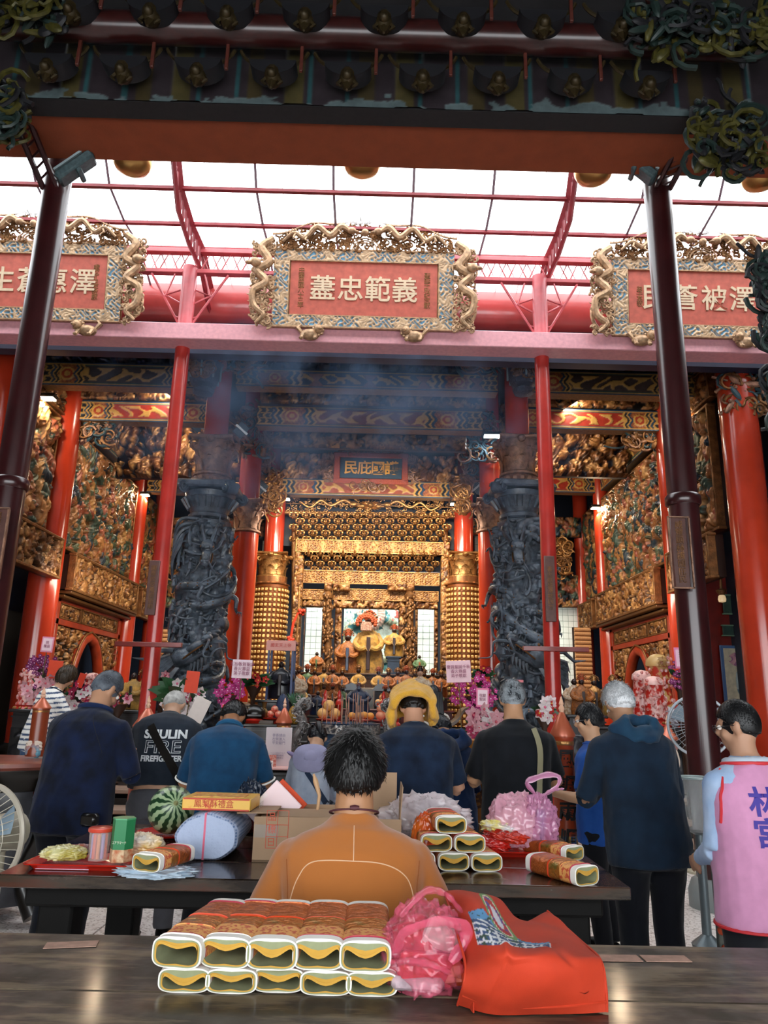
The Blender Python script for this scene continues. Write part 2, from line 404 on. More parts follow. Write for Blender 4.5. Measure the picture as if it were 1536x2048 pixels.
def eave_bracket(lab):
    t=thing('eave_bracket',lab,'bracket',group=None)
    mb=MB()
    mb.ell((0,0,0),(.075,.1,.09),None,10,8); mb.ell((0,-.07,-.03),(.045,.05,.04),None,8,6); mb.tube([(0,0,-.05),(0,-.03,-.12),(0,-.05,-.16)],[.05,.035,.01],6)
    for s in(-1,1): mb.ell((s*.06,-.02,.05),(.03,.03,.045),None,6,5); mb.tube([(s*.04,-.02,-.02),(s*.08,-.03,-.08),(s*.05,-.04,-.12)],[.02,.018,.008],5)
    mb.obj('lion_pendant',OLD,t)
    MB().prism([(math.cos(a)*.2,-abs(math.sin(a))*.14+.12) for a in np.linspace(0,PI,12)],.16,O=(0,.1,0)).obj('cushion_block',DARKP,t)
    MB().tube([(-.3*math.cos(a),.02,.34-.24*math.sin(a)) for a in np.linspace(.25,PI-.25,12)],.016,6).obj('gilt_rib',OLD,t)
    MB().box((.24,-.02,.22),(.03,.03,.36),b=.005).box((.24,-.02,.42),(.12,.05,.03)).obj('tie_peg',OXB,t)
    return t
lowz=WZ(768,160,5.2); upz=WZ(768,45,4.95)
e0=eave_bracket('carved lion-head bracket in the lower row under the dark front eave'); g='lower row of lion-head eave brackets'; e0['group']=g
xs=[WX(p,160,5.2) for p in (95,245,395,545,695,845,995,1145,1293)]
e0.location=(xs[0],5.2,lowz)
ORD=['leftmost','second from left','third from left','fourth from left','middle','sixth from left','seventh from left','eighth from left','ninth from left']
e0['label']='lion-head eave bracket, leftmost of the lower row under the dark eave'
for k,x in enumerate(xs[1:]): dup(e0,(x,5.2,lowz),label='lion-head eave bracket, %s of the lower row under the dark eave'%ORD[k+1])
xs=[WX(p,50,4.95) for p in (140,300,455,610,768,925,1085,1240)]
for k,x in enumerate(xs): dup(e0,(x,4.95,upz),label='lion-head eave bracket, %s of the upper row above the maroon purlin'%ORD[k],group='upper row of lion-head eave brackets')
OG=[mat('olive gold carving','#55501f',.5,metal=.2,noise=.5),mat('dark jade carving','#223430',.5,noise=.4),DARKP]
for (n_,lab,c,d,n,sd) in (('corner_carving','olive and gold scroll carving hanging at the right corner of the eave',(WX(1450,280,5.35),5.35,WZ(1450,275,5.35)),(.26,.12,.33),90,3),
    ('corner_carving','dark floral carving at the top right corner of the eave',(WX(1420,55,4.9),4.9,WZ(1420,60,4.9)),(.62,.12,.2),120,4),
    ('corner_carving','dark jade carving at the left corner beside the portal beam',(WX(5,250,5.4),5.4,WZ(5,240,5.4)),(.16,.1,.28),50,5),
    ('corner_carving','brown floral carving at the top left corner of the eave',(WX(50,20,4.9),4.9,WZ(50,25,4.9)),(.3,.1,.16),50,6)):
    t=thing(n_,lab,'carving',c); carving((0,0,0),d,n,sd,OG,'scrollwork',t,rad=.055)
t=thing('corner_carving','small dark hanging scroll ornament at the right edge beside the right plaque','carving',(WX(1528,540,5.3),5.3,WZ(1528,600,5.3)))
carving((0,0,0),(.06,.05,.42),60,8,OG[1:],'scrollwork',t,rad=.045); carving((.0,0,-.95),(.05,.05,.3),30,9,OG[1:],'scrollwork',t,rad=.045)
# ---- near dark steel posts with braces and floodlights ----
FLT=mat('weathered teal housing','#4d6468',.5,noise=.4,nscale=30)
yp=6.4
for side,px0,px1,lab in ((-1,108,20,'left'),(1,1318,1385,'right')):
    x=(-3.3 if side<0 else 2.74)
    t=thing('steel_post','dark maroon steel post standing at the %s of the worshippers up to the brown beam'%lab,'post',(x,yp,0))
    MB().cyl((0,0,.0),(0,0,7.0),.13,n=32).obj('pipe',STEEL,t)
    MB().lathe([(.2,0),(.2,.12),(.17,.2),(.14,.22)],24).obj('base_collar',mat('stone collar','#7c8282',.5),t)
    MB().lathe([(.14,3.28),(.155,3.3),(.155,3.36),(.14,3.38)],24).obj('joint_ring',STEEL,t)
    zt=WZ(px0,380,yp); top=np.array([-side*-.0,-.9,7.0-0])
    b=MB()
    for dx in(-.07,.07): b.tube([(dx+side*.02,-.08,zt-.05),(dx+side*.1*0-side*-.12,-.85,zb+.15)],.028,6)
    for k in range(9):
        q=k/9; q2=(k+1)/9; A=np.array([-.07,-.08,zt-.05]);B=np.array([-.07+side*.12,-.85,zb+.15]); A2=A+(.14,0,0);B2=B+(.14,0,0)
        b.tube([A+(B-A)*q,A2+(B2-A2)*q2],.012,4)
    b.obj('laced_brace',STEEL,t)
    # name board
    f=thing('flood_lamp','weathered grey floodlight clamped near the top of the %s dark post'%lab,'lamp',(x-side*.26,yp-.2,zt+.1))
    f.rotation_euler=(0.25,side*.75,0)
    m=MB().box((0,0,0),(.42,.2,.09),b=.02).obj('housing',FLT,f); MB().box((0,0,.07),(.37,.16,.02)).obj('glass',mat('lamp glass grey','#9fb2b5',.15),f); MB().box((0,0,-.08),(.05,.24,.04),b=.01).obj('yoke',FLT,f)
# carved couplet boards on those posts
BRD=mat('couplet board','#5e3b34',.4,noise=.3)
for px,py,w_,h_,yy,s,lab in ((14,1088,.0,0,6.2,'德配天地道冠古今','purple brown couplet board with serrated edge fixed on the left dark post'),(1357,1105,0,0,6.2,'威靈顯赫護國庇民','carved couplet board on the left side of the right dark post')):
    x=-3.27 if px<700 else 2.60; z=WZ(px,py,6.22)
    t=thing('couplet_board',lab,'signboard',(x,6.22,z)); MB().box((0,0,0),(.19 if px<700 else .14,.03,.62),b=.01).obj('board',BRD,t)
    MB().box((-.09,-.02,0),(.012,.02,.62)).box((.09,-.02,0),(.012,.02,.62)).box((0,-.02,.31),(.19,.02,.012)).box((0,-.02,-.31),(.19,.02,.012)).obj('border',BRONZE,t)
    txt('\n'.join(s),.072,GOLDD,t,(0,-.018,0),depth=.004,line=.95)
# gold dome lamps under the portal
for px,py in ((265,322),(724,325),(1187,342),(1522,352)):
    c=PY(px,py,6.6); 
    t=thing('dome_lamp','brass dome lamp behind the brown beam, %s'%{265:'first from the left post',724:'above the centre plaque',1187:'just left of the right post',1522:'at the right edge'}[px],'lamp',c)
    MB().lathe([(.0,-.13),(.1,-.12),(.17,-.08),(.2,-.02),(.2,.02),(.04,.06),(.03,.3)],24).obj('shade',mat('satin brass','#caa060',.28,metal=.8),t)
# ---- canopy: arched translucent roof ----
prof=cr([(10.3,7.05),(9.6,7.42),(9.05,7.67),(8.45,7.92),(7.9,8.1),(7.2,8.28),(6.4,8.4),(5.3,8.48)],8)
cuts=[(9.95,7.24),tuple(PY(500,505,9.05)[1:]),None]
py_=[(10.25,7.08),(9.05,WZ(600,502,9.05)),(8.42,WZ(600,453,8.42)),(7.83,WZ(600,382,7.83)),(7.1,8.36),(6.2,8.46),(5.2,8.52)]
XS=[-9.1,-8.1,-7.15,-6.2,-5.25,-4.3,-3.4,-2.53,-1.6,-.65,.33,1.31,2.25,3.15,4.1,5.05,6.0,6.95,7.9,8.9]
SHEET=bpy.data.materials.new('translucent polycarbonate'); SHEET.use_nodes=True; nt=SHEET.node_tree; nt.nodes.clear()
o_=nt.nodes.new('ShaderNodeOutputMaterial'); mx=nt.nodes.new('ShaderNodeMixShader'); tr=nt.nodes.new('ShaderNodeBsdfTransparent'); tl=nt.nodes.new('ShaderNodeBsdfTranslucent'); tl.inputs[0].default_value=(.95,.96,.97,1); tr.inputs[0].default_value=(.97,.98,.98,1)
mx.inputs[0].default_value=.25; nt.links.new(tr.outputs[0],mx.inputs[1]); nt.links.new(tl.outputs[0],mx.inputs[2]); nt.links.new(mx.outputs[0],o_.inputs[0])
JOINT=mat('sheet joint','#8a8f93',.6)
canopy=thing('canopy_roof','arched translucent white roof on red steel bars over the courtyard','roof',(0,0,0))
for j in range(len(py_)-1):
    (ya,za),(yb,zb_)=py_[j],py_[j+1]
    for i in range(len(XS)-1):
        xa,xb=XS[i],XS[i+1]; mb=MB().add([(xa,ya,za+.04),(xb,ya,za+.04),(xb,yb,zb_+.04),(xa,yb,zb_+.04)],[(0,1,2,3)],m=0)
        for q in (1/3,2/3):
            x=xa+(xb-xa)*q; mb.tube([(x,ya,za+.035),(x,yb,zb_+.035)],.0035,4,m=1)
        mb.obj('roof_pane',[SHEET,JOINT],canopy,smooth=False)
REDS=mat('old red steel','#9a3038',.5,noise=.25,nscale=5)
for i,x in enumerate(XS):
    mb=MB(); 
    if i in(7,12):
        mb.tube([(x,a,b-.02) for a,b in py_],.05,4); mb.tube([(x,a,b-.32) for a,b in py_],.03,4)
        for j in range(len(py_)-1):
            A,B=np.array((x,)+py_[j]),np.array((x,)+py_[j+1])
            for k in range(4):
                p=A+(B-A)*k/4; q=A+(B-A)*(k+.5)/4; r=A+(B-A)*(k+1)/4; mb.tube([p,q-(0,0,.32),r],.013,4)
        mb.obj('arched_truss',REDS,canopy)
    else: mb.tube([(x,a,b) for a,b in py_],.016,4).obj('roof_mullion',mat('blue grey steel','#6a5560',.5),canopy)
for (a,b) in py_[1:]: MB().box((0,a,b-.01),(18,.05,.04)).obj('roof_purlin',REDS,canopy)
# ---- lateral truss, plaque beam and slim posts ----
yT=9.0; zt1=WZ(500,507,yT); zt0=WZ(500,548,yT)
PK=mat('faded pink red paint','#c85a60',.4,noise=.3,nscale=5,coat=.2)
t=thing('lattice_girder','red lattice girder under the white roof behind the three plaques','girder',(0,yT,0))
for z in(zt0,zt1): MB().box((0,0,z),(18,.1,.06),b=.005).obj('chord',PK,t)
mb=MB(); n=64
for k in range(n):
    x=-9+18*k/n; d=18/n; mb.tube([(x,0,zt0),(x+d/2,0,zt1),(x+d,0,zt0)],.013,4); mb.tube([(x,.05,zt1),(x+d/2,.05,zt0),(x+d,.05,zt1)],.009,4)
mb.obj('lacing',PK,t)
yB=8.72; zB1=WZ(727,658,yB); zB0=WZ(727,690,yB)
t=thing('plaque_beam','long pale pink steel beam carrying the three carved plaques','beam',(0,yB,(zB0+zB1)/2)); MB().box((0,.1,0),(18,.3,zB1-zB0),b=.01).obj('beam_body',mat('pink glossy paint','#e0a0a8',.3,noise=.15,coat=.4),t)
for px,X0,lab in ((365,WX(362,700,8.9),'left'),(1085,WX(1086,720,8.9),'right')):
    t=thing('slim_post','slim red post %s of the centre plaque in front of the dragon column'%lab,'post',(X0,8.97,0))
    MB().cyl((0,0,0),(0,0,zB1),.095,n=24).obj('pipe',mat('slim post red','#b53028',.3,noise=.25,nscale=4,coat=.4),t)
    MB().cyl((0,0,zB1),(0,0,zt0+.05),.1,n=20).obj('upper_pipe',PK,t)
    for s in(-1,1):
        mb=MB(); a=(s*.02,0,zB1+.02); b=(s*.52,0,zt0-.05); mid=np.array([s*.3,0,zB1+(zt0-zB1)*.6])
        mb.tube([a,b],.018,5); mb.tube([(s*.08,0,zt0-.28),mid,(s*.2,0,zt0-.05)],.014,5); mb.tube([(s*.06,0,zB1+.22),(s*.16,0,zB1+.25)],.014,5); mb.tube([mid,(s*.05,0,zB1+.42)],.014,5)
        mb.obj('knee_brace',PK,t)
    bz=PY(px,1290 if px<700 else 1297,8.8)[2]
    t2=thing('crossbar','short dark red crossbar fixed on the %s slim post'%lab,'bar',(X0+(-.02 if px<700 else .02),8.85,bz)); MB().box((0,0,0),(.78,.06,.055),b=.005).obj('bar',REDD,t2)
    s='國泰民安風調雨順' if px<700 else '香火鼎盛澤被四方'
    zc=WZ(px,1175,8.8); t3=thing('couplet_board','narrow carved couplet board on the %s slim post above its crossbar'%lab,'signboard',(X0+(-.05 if px<700 else -.02),8.864,zc))
    MB().box((0,0,0),(.13,.025,.66 if px<700 else .8),b=.006).obj('board',BRD,t3); txt('\n'.join(s),.07,GOLDD,t3,(0,-.015,0),depth=.003,line=.95)
# rounded red gutter behind
yG=9.75; z1=WZ(450,556,yG); z0=WZ(450,636,yG); R=(z1-z0)/2
t=thing('gutter','broad rounded red metal gutter behind the plaques','gutter',(0,yG+.1,(z0+z1)/2))
MB().loft([[ (x,-R*.7*math.cos(a),R*math.sin(a)) for a in np.linspace(-PI/2,PI/2,14)]+[(x,.3,R),(x,.3,-R)] for x in (-9,-4.4,0,4.4,9)]).obj('gutter_body',mat('glossy red gutter','#c8504e',.28,noise=.35,nscale=2,coat=.5),t)
struct(MB().box((0,yG+.25,z0-.25),(18,.2,.5)).obj('trim_eave',mat('slate blue board','#26304a',.5),))
# ---- three carved plaques ----
PRED=mat('plaque red','#bf5a48',.5,noise=.25,nscale=12)
GP=mat('pale worn gilding','#c9a27c',.45,metal=.4,noise=.5,nscale=20)
def lion(parent,c,s=1,m=GP,flip=1):
    mb=MB(); 
    mb.ell((0,0,.0),(.13,.08,.07),None,10,7); mb.ell((-flip*.11,-.06,.05),(.06,.06,.06),None,10,7); mb.ell((-flip*.13,-.12,.03),(.035,.03,.025),None,8,5)
    for k in range(9): a=k*.7; mb.ell((-flip*.1+.06*math.cos(a),-.02,.05+.06*math.sin(a)),.024,None,6,4)
    mb.tube([(flip*.1,0,.02),(flip*.16,0,.09),(flip*.12,0,.14)],[.02,.035,.01],6)
    for x in(-.09,.08): mb.tube([(x,-.04,-.02),(x-.01,-.08,-.09)],[.03,.022],6); mb.ell((x-.01,-.1,-.1),(.03,.035,.018),None,6,4)
    o=mb.obj('guardian_lion',m,None); o.location=c; o.scale=(s,)*3; return o
CHM=mat('pale gilt lettering','#d8bfa0',.5,metal=.15,noise=.15)
def plaque(cx,label,chars,s1,s2,order,seed):
    t=thing('carved_plaque',label,'plaque',(cx,8.6,zB1-.06)); t.rotation_euler=(math.radians(7),0,0)
    w_,h_=1.9,.74; fw,fh=2.34,1.06
    MB().box((0,.03,fh/2),(w_,.04,h_+.02)).obj('panel',PRED,t)
    # blue and gold fretted border, four bars
    H,Cc=scroll(fw,.16,.009,seed,pal('#c9a884')[0],pal('#5f93b0')[0],.02,1.25,.78)
    sheet('frame_border',(-fw/2,.0,0),(1,0,0),(0,0,1),fw,.16,H,Cc,ORN,t); sheet('frame_border',(-fw/2,.0,fh-.16),(1,0,0),(0,0,1),fw,.16,H,Cc,ORN,t)
    H,Cc=scroll(fh-.32,.2,.009,seed+3,pal('#c9a884')[0],pal('#5f93b0')[0],.02,1.5,.78)
    for s in(-1,1): sheet('frame_border',(s*(fw/2-.1)-.1,.0,.16),(1,0,0),(0,0,1),.2,fh-.32,H.T.copy(),Cc.transpose(1,0,2).copy(),ORN,t)
    MB().box((0,.04,fh/2),(fw,.05,fh),b=.01).obj('back_board',GOLDD,t)
    m=MB()
    for z in(.16,fh-.16): m.box((0,-.0,z),(w_,.03,.014))
    for x in(-w_/2-.02,w_/2+.02): m.box((x,-.0,fh/2),(.014,.03,h_))
    for z in(.005,fh-.005): m.box((0,-.0,z),(fw,.04,.018))
    m.obj('gilt_moulding',GP,t)
    rs=random.Random(seed)
    # crown of dragons and clouds in openwork
    m=MB()
    def top(x): a=abs(x)/1.22; return .40*(1-.55*a**1.6)+.03*math.cos(x*9)
    E=[(x,-.03,fh+top(x)) for x in np.linspace(-1.2,1.2,50)]; m.tube(E,.014,6)
    for x in np.linspace(-1.18,1.18,62): z=fh+top(x); m.tube([(x,-.03,z),(x+.01*(1 if x>0 else -1),-.03,z+.035)],[.01,.002],4)
    for s in(-1,1):
        P=cr([(s*.16,-.05,fh+.2),(s*.3,-.07,fh+.28),(s*.45,-.06,fh+.16),(s*.62,-.07,fh+.27),(s*.78,-.06,fh+.12),(s*.92,-.07,fh+.18),(s*1.06,-.05,fh+.07)],46)
        m.tube(P,np.concatenate([np.linspace(.022,.05,10),np.linspace(.05,.018,36)]),8)
        for k in range(2,44,2): m.tube([P[k]+(0,0,.035),P[k]+(s*.012,0,.068)],[.012,.002],4)
        m.ell((s*.17,-.09,fh+.22),(.06,.05,.045),None,10,7); m.ell((s*.11,-.1,fh+.2),(.035,.03,.02),None,8,5)
        for k in(8,18,28,36): m.tube([P[k],P[k]+(s*.03,-.03,-.07),P[k]+(-s*.03,-.03,-.11)],[.02,.015,.006],5)
    m.ell((0,-.07,fh+.21),.05,None,12,8)
    for r in(.09,.12,.15): m.tube([(r*1.3*math.cos(a),-.03,fh+r*math.sin(a)) for a in np.linspace(0,PI,14)],.009,5)
    m.obj('dragon_crest',GP,t)
    m=MB()
    for k in range(330):
        x=rs.uniform(-1.14,1.14); z=fh+rs.random()**1.1*(top(x)-.03)
        if rs.random()<.65: swirl(m,(x,.0,z),rs.uniform(.03,.055),rs.random(),0,1.,.017)
        else: m.tube([(x,0,z),(x+rs.uniform(-.09,.09),-.01,min(z+rs.uniform(-.05,.06),fh+top(x)))],.014,4)
    m.obj('cloud_openwork',GOLDD,t)
    # side dragons
    for s in(-1,1):
        m=MB(); X0=s*fw/2
        P=cr([(X0+s*.02,-.02,fh+.12),(X0+s*.16,-.05,fh-.02),(X0+s*.05,-.07,fh-.22),(X0+s*.2,-.07,fh-.34),(X0+s*.08,-.09,fh-.5),(X0+s*.24,-.08,fh-.62),(X0+s*.22,-.07,.24),(X0+s*.1,-.08,.12),(X0+s*.2,-.05,.02)],60)
        m.tube(P,np.interp(np.arange(60),[0,10,30,50,59],[.045,.055,.05,.04,.02]),8)
        for k in range(3,58,3): m.tube([P[k]+(s*.035,0,0),P[k]+(s*.075,0,.012)],[.013,.002],4)
        m.ell((X0+s*.22,-.13,fh-.26),(.075,.06,.06),None,10,7); m.ell((X0+s*.3,-.16,fh-.28),(.045,.04,.025),None,8,5)
        for k in(14,24,34,46): m.tube([P[k],P[k]+(-s*.09,-.03,-.03),P[k]+(-s*.08,-.04,-.1)],[.025,.018,.008],5)
        for k in range(150):
            z=rs.uniform(0,fh+.05); swirl(m,(X0+s*rs.uniform(.0,.26),rs.uniform(-.03,.02),z),rs.uniform(.025,.05),rs.random(),0,1.,.018)
        m.tube([(X0+s*.22*math.sin(a)+s*.05,-.01,.28-.26*math.cos(a)) for a in np.linspace(0,PI,14)],.026,6)
        m.obj('side_dragon',GP,t)
    # characters
    for k,ch in enumerate(chars): txt(ch,.36,CHM,t,(order[k],.004,fh/2-.02),depth=.008,bold=.004,name='character',sx=.95)
    txt('\n'.join(s1),.085,GOLDD,t,(w_/2-.13,.008,fh/2),depth=.004,line=.8,name='small_inscription'); txt('\n'.join(s2),.085,GOLDD,t,(-w_/2+.14,.008,fh/2),depth=.004,line=.8,name='small_inscription')
xc=WX(727,600,8.6); xl=WX(62,600,8.6); xr=WX(1400,600,8.6)
plaque(xc,'centre carved plaque with large gilt characters on red between two slim posts','藎忠範義','聖誕千秋紀念獻','中華民國八十三年',(-.53,-.17,.18,.53),11)
plaque(xl,'left carved plaque partly behind the left dark post','生蒼惠澤','歲次丁丑年敬獻','弟子敬獻',(-.38,-.02,.3,.66),22)
plaque(xr,'right carved plaque partly behind the right dark post','民蒼被澤','聖誕千秋紀念','弟子某敬',(-.62,-.22,.16,.52),33)
for px,py,f,lab in ((620,672,-1,'left lion under the centre plaque'),(828,676,1,'right lion under the centre plaque'),(174,664,1,'lion under the left plaque'),(1283,684,-1,'lion under the right plaque, left of the dark post'),(1492,688,1,'lion under the right plaque near the right edge')):
    c=PY(px,py-3,8.57); tag(lion(None,c,1.0,GP,f),'small gilt guardian %s'%lab,'lion figure')
# ================= MAIN HALL =================
AX=-.22; FZ=.5
COLR=mat('gloss vermilion lacquer','#b8381f',.22,noise=.22,nscale=2,coat=.6)
def leaf(mb,base,out,up,h,w,m=0,curl=.5):
    """curled acanthus leaf"""
    base=np.asarray(base,float); out=np.asarray(out,float); side=np.cross(out,(0,0,1)); G=[]
    for j,t in enumerate(np.linspace(0,1,7)):
        wd=w*math.sin(PI*(.25+.7*t))*.5*(1+.15*math.sin(t*20)); c=base+np.array((0,0,h*t))+out*(curl*h*.35*t**3+.02)-np.array((0,0,h*.3*max(0,t-.8)*3))
        G.append([c+side*wd*s+out*(-.25*wd*abs(s)) for s in(-1,-.5,0,.5,1)])
    mb.grid(G,m); G2=[[p-out*.012 for p in r] for r in G]; mb.grid([r[::-1] for r in G2],m)
def corinthian(mb,z,r,h,m=0,R2=None):
    """leafy capital from height z: two leaf rows, volutes and a moulded square abacus"""
    R2=R2 or r*1.75
    mb.lathe([(r*1.05,z),(r*1.3,z+.03*h),(r*1.3,z+.08*h),(r*1.08,z+.12*h),(r*1.1,z+.5*h),(r*1.4,z+.85*h),(r*1.35,z+.9*h)],20,m=m)
    for row,(n,zz,hh,w) in enumerate(((8,.12,.42,.75),(8,.32,.45,.75))):
        for k in range(n):
            a=2*PI*(k+row*.5)/n; o=np.array((math.cos(a),math.sin(a),0)); leaf(mb,o*r*1.1+np.array((0,0,z+zz*h)),o,None,hh*h,w*r,m,.8)
    for k in range(4):
        a=PI/4+k*PI/2; o=np.array((math.cos(a),math.sin(a),0)); c=o*R2*1.05+np.array((0,0,z+.74*h))
        for s in(-1,1):
            sd=np.array((-o[1],o[0],0))*s; P=[]
            for q in np.linspace(0,1,16): aa=q*9; rr=.15*h*(1-.8*q); P.append(c+sd*.05*r+(-o*.0+o*rr*math.cos(aa)+np.array((0,0,rr*math.sin(aa))))-o*.1*r)
            mb.tube(P,.028*h+.0*h,5,m=m)
        a=k*PI/2; o=np.array((math.cos(a),math.sin(a),0)); mb.ell(o*r*1.5+np.array((0,0,z+.86*h)),(r*.28,r*.28,.09*h),None,8,6,m=m)
    def ab(rr,zz): 
        P=[]
        for k in range(4):
            a0=PI/4+k*PI/2
            for q in np.linspace(0,1,7)[:-1]:
                a=a0+q*PI/2; e=rr*1.41*(1-.24*math.sin(q*PI)); 
                p0=np.array((math.cos(a0),math.sin(a0)));p1=np.array((math.cos(a0+PI/2),math.sin(a0+PI/2))); p=(p0*(1-q)+p1*q)*rr*1.25*(1-.12*math.sin(q*PI)); P.append((p[0],p[1],zz))
        return P
    mb.loft([ab(R2*.95,z+.9*h),ab(R2*1.05,z+.93*h),ab(R2*1.08,z+h*.97),ab(R2*1.0,z+h)],m=m)
def red_column(px0,py0,y,x,r,ztop,lab,zbase=FZ,base=True):
    t=thing('red_column',lab,'column',(x,y,zbase))
    MB().cyl((0,0,0.1),(0,0,ztop-zbase),r,n=36).obj('shaft',COLR,t)
    MB().lathe([(r*1.25,0),(r*1.35,.06),(r*1.4,.14),(r*1.2,.22),(r*1.02,.26)],28).obj('stone_base',BLACK,t)
    return t
H8=8.7
for x,y,r,lab in ((-5.95,10.75,.27,'leftmost red column beyond the left dark post'),(-5.75,12.75,.27,'thick red column at the left wall behind the woman in stripes'),(-5.72,17.1,.2,'red column left of the arch wall panel, mid left'),(-5.6,18.6,.19,'slender red column just right of the left arch wall'),
                  (5.38,10.35,.27,'thick glossy red column at the right edge'),(5.35,12.8,.27,'red column hidden behind the right dark post'),(5.32,17.0,.2,'red column beside the right carved wall panel'),(5.25,18.6,.19,'slender red column left of the right arch wall'),
                  (6.6,14.2,.16,'thin red column beyond the right dark post near the vase painting'),(-7.2,13.0,.16,'thin dark red column in the left side corridor')):
    red_column(0,0,y,x,r,H8,lab)
# inner red columns behind the dragon columns, with leafy capital part way
for px,lab in ((483,'left'),(983,'right')):
    y=14.5; x=WX(px,1200,y); zc0=WZ(px,1068,y); zc1=WZ(px,1003,y)
    t=thing('red_column','red column right behind the %s carved dragon column, with a leafy capital'%lab,'column',(x,y,FZ)); r=.25
    MB().cyl((0,0,0.1),(0,0,zc0-FZ),r,n=36).obj('lower_shaft',COLR,t); MB().cyl((0,0,zc1-FZ),(0,0,H8-FZ),r*.86,n=36).obj('upper_shaft',COLR,t)
    MB().lathe([(r*1.25,0),(r*1.35,.06),(r*1.2,.2),(r*1.02,.26)],24).obj('stone_base',BLACK,t)
    mb=MB(); corinthian(mb,zc0-FZ,r*.9,zc1-zc0,R2=r*1.35); mb.obj('leafy_capital',BRONZE,t)
# ---- carved stone dragon columns ----
def dragon_column(px,lab,flip):
    y=11.6; x=WX(px,1180,y); Z=lambda p:WZ(px,p,y)-FZ
    t=thing('dragon_column','%s blue-grey stone column carved with coiling dragons under a leafy capital'%lab,'column',(x,y,FZ))
    MB().cyl((0,0,Z(880)),(0,0,H8-FZ),.2,n=36).obj('red_shaft',COLR,t)
    # upper plaster capital
    mb=MB(); mb.lathe([(.3,Z(975)),(.34,Z(970)),(.3,Z(962)),(.27,Z(955))],24); corinthian(mb,Z(958),.24,Z(880)-Z(958),R2=.37)
    for k in range(16): a=k*PI/8; mb.ell((.3*math.cos(a),.3*math.sin(a),Z(966)),(.06,.06,.06),None,6,5)
    mb.obj('plaster_capital',BRONZE,t)
    # stone ionic capital
    mb=MB(); mb.lathe([(.28,Z(1045)),(.33,Z(1040)),(.33,Z(1034)),(.29,Z(1030)),(.33,Z(1018)),(.43,Z(1004)),(.38,Z(1000)),(.4,Z(990))],28)
    mb.box((0,0,Z(980)),(.92,.92,.12),b=.03)
    for k in range(4):
        a=PI/4+k*PI/2; o=np.array((math.cos(a),math.sin(a),0)); c=o*.55+np.array((0,0,Z(988))); sd=np.array((-o[1],o[0],0))
        mb.tube([c-sd*.09,c+sd*.09],.1,14); 
        for s in(-1,1):
            P=[c+sd*s*.1+o*rr*math.cos(q)+np.array((0,0,rr*math.sin(q))) for q,rr in zip(np.linspace(0,11,22),np.linspace(.1,.01,22))]; mb.tube(P,.014,5)
    for k in range(20): a=k*PI/10; mb.tube([(.44*math.cos(a),.44*math.sin(a),Z(1003)),(.34*math.cos(a),.34*math.sin(a),Z(1022))],[.035,.02],5)
    mb.lathe([(.31,Z(1062)),(.33,Z(1058)),(.36,Z(1052)),(.36,Z(1046)),(.3,Z(1043))],8)
    mb.obj('stone_capital',STONE,t)
    # shaft: core with cloud and rock relief
    zt=Z(1050); zb=.35; nth,nz=150,420; th=np.linspace(0,2*PI,nth,endpoint=False); zz=np.linspace(zb,zt,nz); A,Bz=np.meshgrid(th,zz)
    rs=np.random.RandomState(5 if flip>0 else 9); R=.30+.05*fbm(np.cos(A)*3+5,Bz*3+np.sin(A)*3,3,4); Hh=np.zeros_like(R)
    for k in range(300):
        a0=rs.rand()*6.283; c=zb+rs.rand()*(zt-zb); s=.04+.1*rs.rand()**2; e=1+rs.rand()*1.8; an=rs.rand()*PI
        du=((A-a0+PI)%(2*PI)-PI)*.36; dv=Bz-c; p=(du*math.cos(an)+dv*math.sin(an))/(s*e); q=(-du*math.sin(an)+dv*math.cos(an))/s+.4*np.sin(p*3)
        d=1-p*p-q*q; Hh=np.maximum(Hh,np.where(d>0,.02+(.05+.05*(k%3)/2)*np.sqrt(np.maximum(d,0))*(1+.15*np.sin(p*10)),0))
    R=R+Hh; G=np.stack([R*np.cos(A),R*np.sin(A),Bz],-1)
    gridobj('carved_shaft',G,None,STONE,t,closeu=True)
    # dragons
    f=flip; rs=random.Random(12)
    def coil(name,a0,turns,z0,z1,R0,rad,gild=True,n=120):
        P=np.array([((R0+.05*math.sin(q*17))*math.cos(a0+f*turns*6.283*q),(R0+.05*math.sin(q*17))*math.sin(a0+f*turns*6.283*q),z0+(z1-z0)*q+.07*math.sin(q*22)) for q in np.linspace(0,1,n)])
        rr=rad*np.interp(np.linspace(0,1,n),[0,.1,.6,1],[.35,.8,1,.75]); mb=MB(); mb.tube(P,rr,10)
        mbs=MB()
        for k in range(2,n-2,2):
            o=P[k]*(1,1,0); o=o/np.linalg.norm(o); mb.tube([P[k]+(0,0,rr[k]*.8)+o*rr[k]*.3,P[k]+(0,0,rr[k]*1.5)+o*rr[k]*.5],[rr[k]*.4,.003],4)
            if k%4==0:
                for dz in(-.3,.35): mbs.ell(P[k]+o*rr[k]*.9+(0,0,dz*rr[k]),(.014,.014,.01),None,6,4)
        for k in range(12,n-8,22):
            o=P[k]*(1,1,0); o=o/np.linalg.norm(o); tg=np.array((-o[1],o[0],0))
            L=[P[k],P[k]+o*.09+tg*.08*f-(0,0,.06),P[k]+o*.12+tg*.03*f-(0,0,.2),P[k]+o*.1+tg*.1-(0,0,.26)]; mb.tube(cr(L,10),np.linspace(rr[k]*.7,.018,10),7)
            for c in(-1,0,1): mb.tube([L[3],L[3]+tg*.05*c+o*.05,L[3]+tg*.08*c+o*.04-(0,0,.05)],[.018,.013,.003],5)
        mb.obj(name,STONE,t)
        if gild: mbs.obj('gilded_scales',GOLDD,t)
        return P
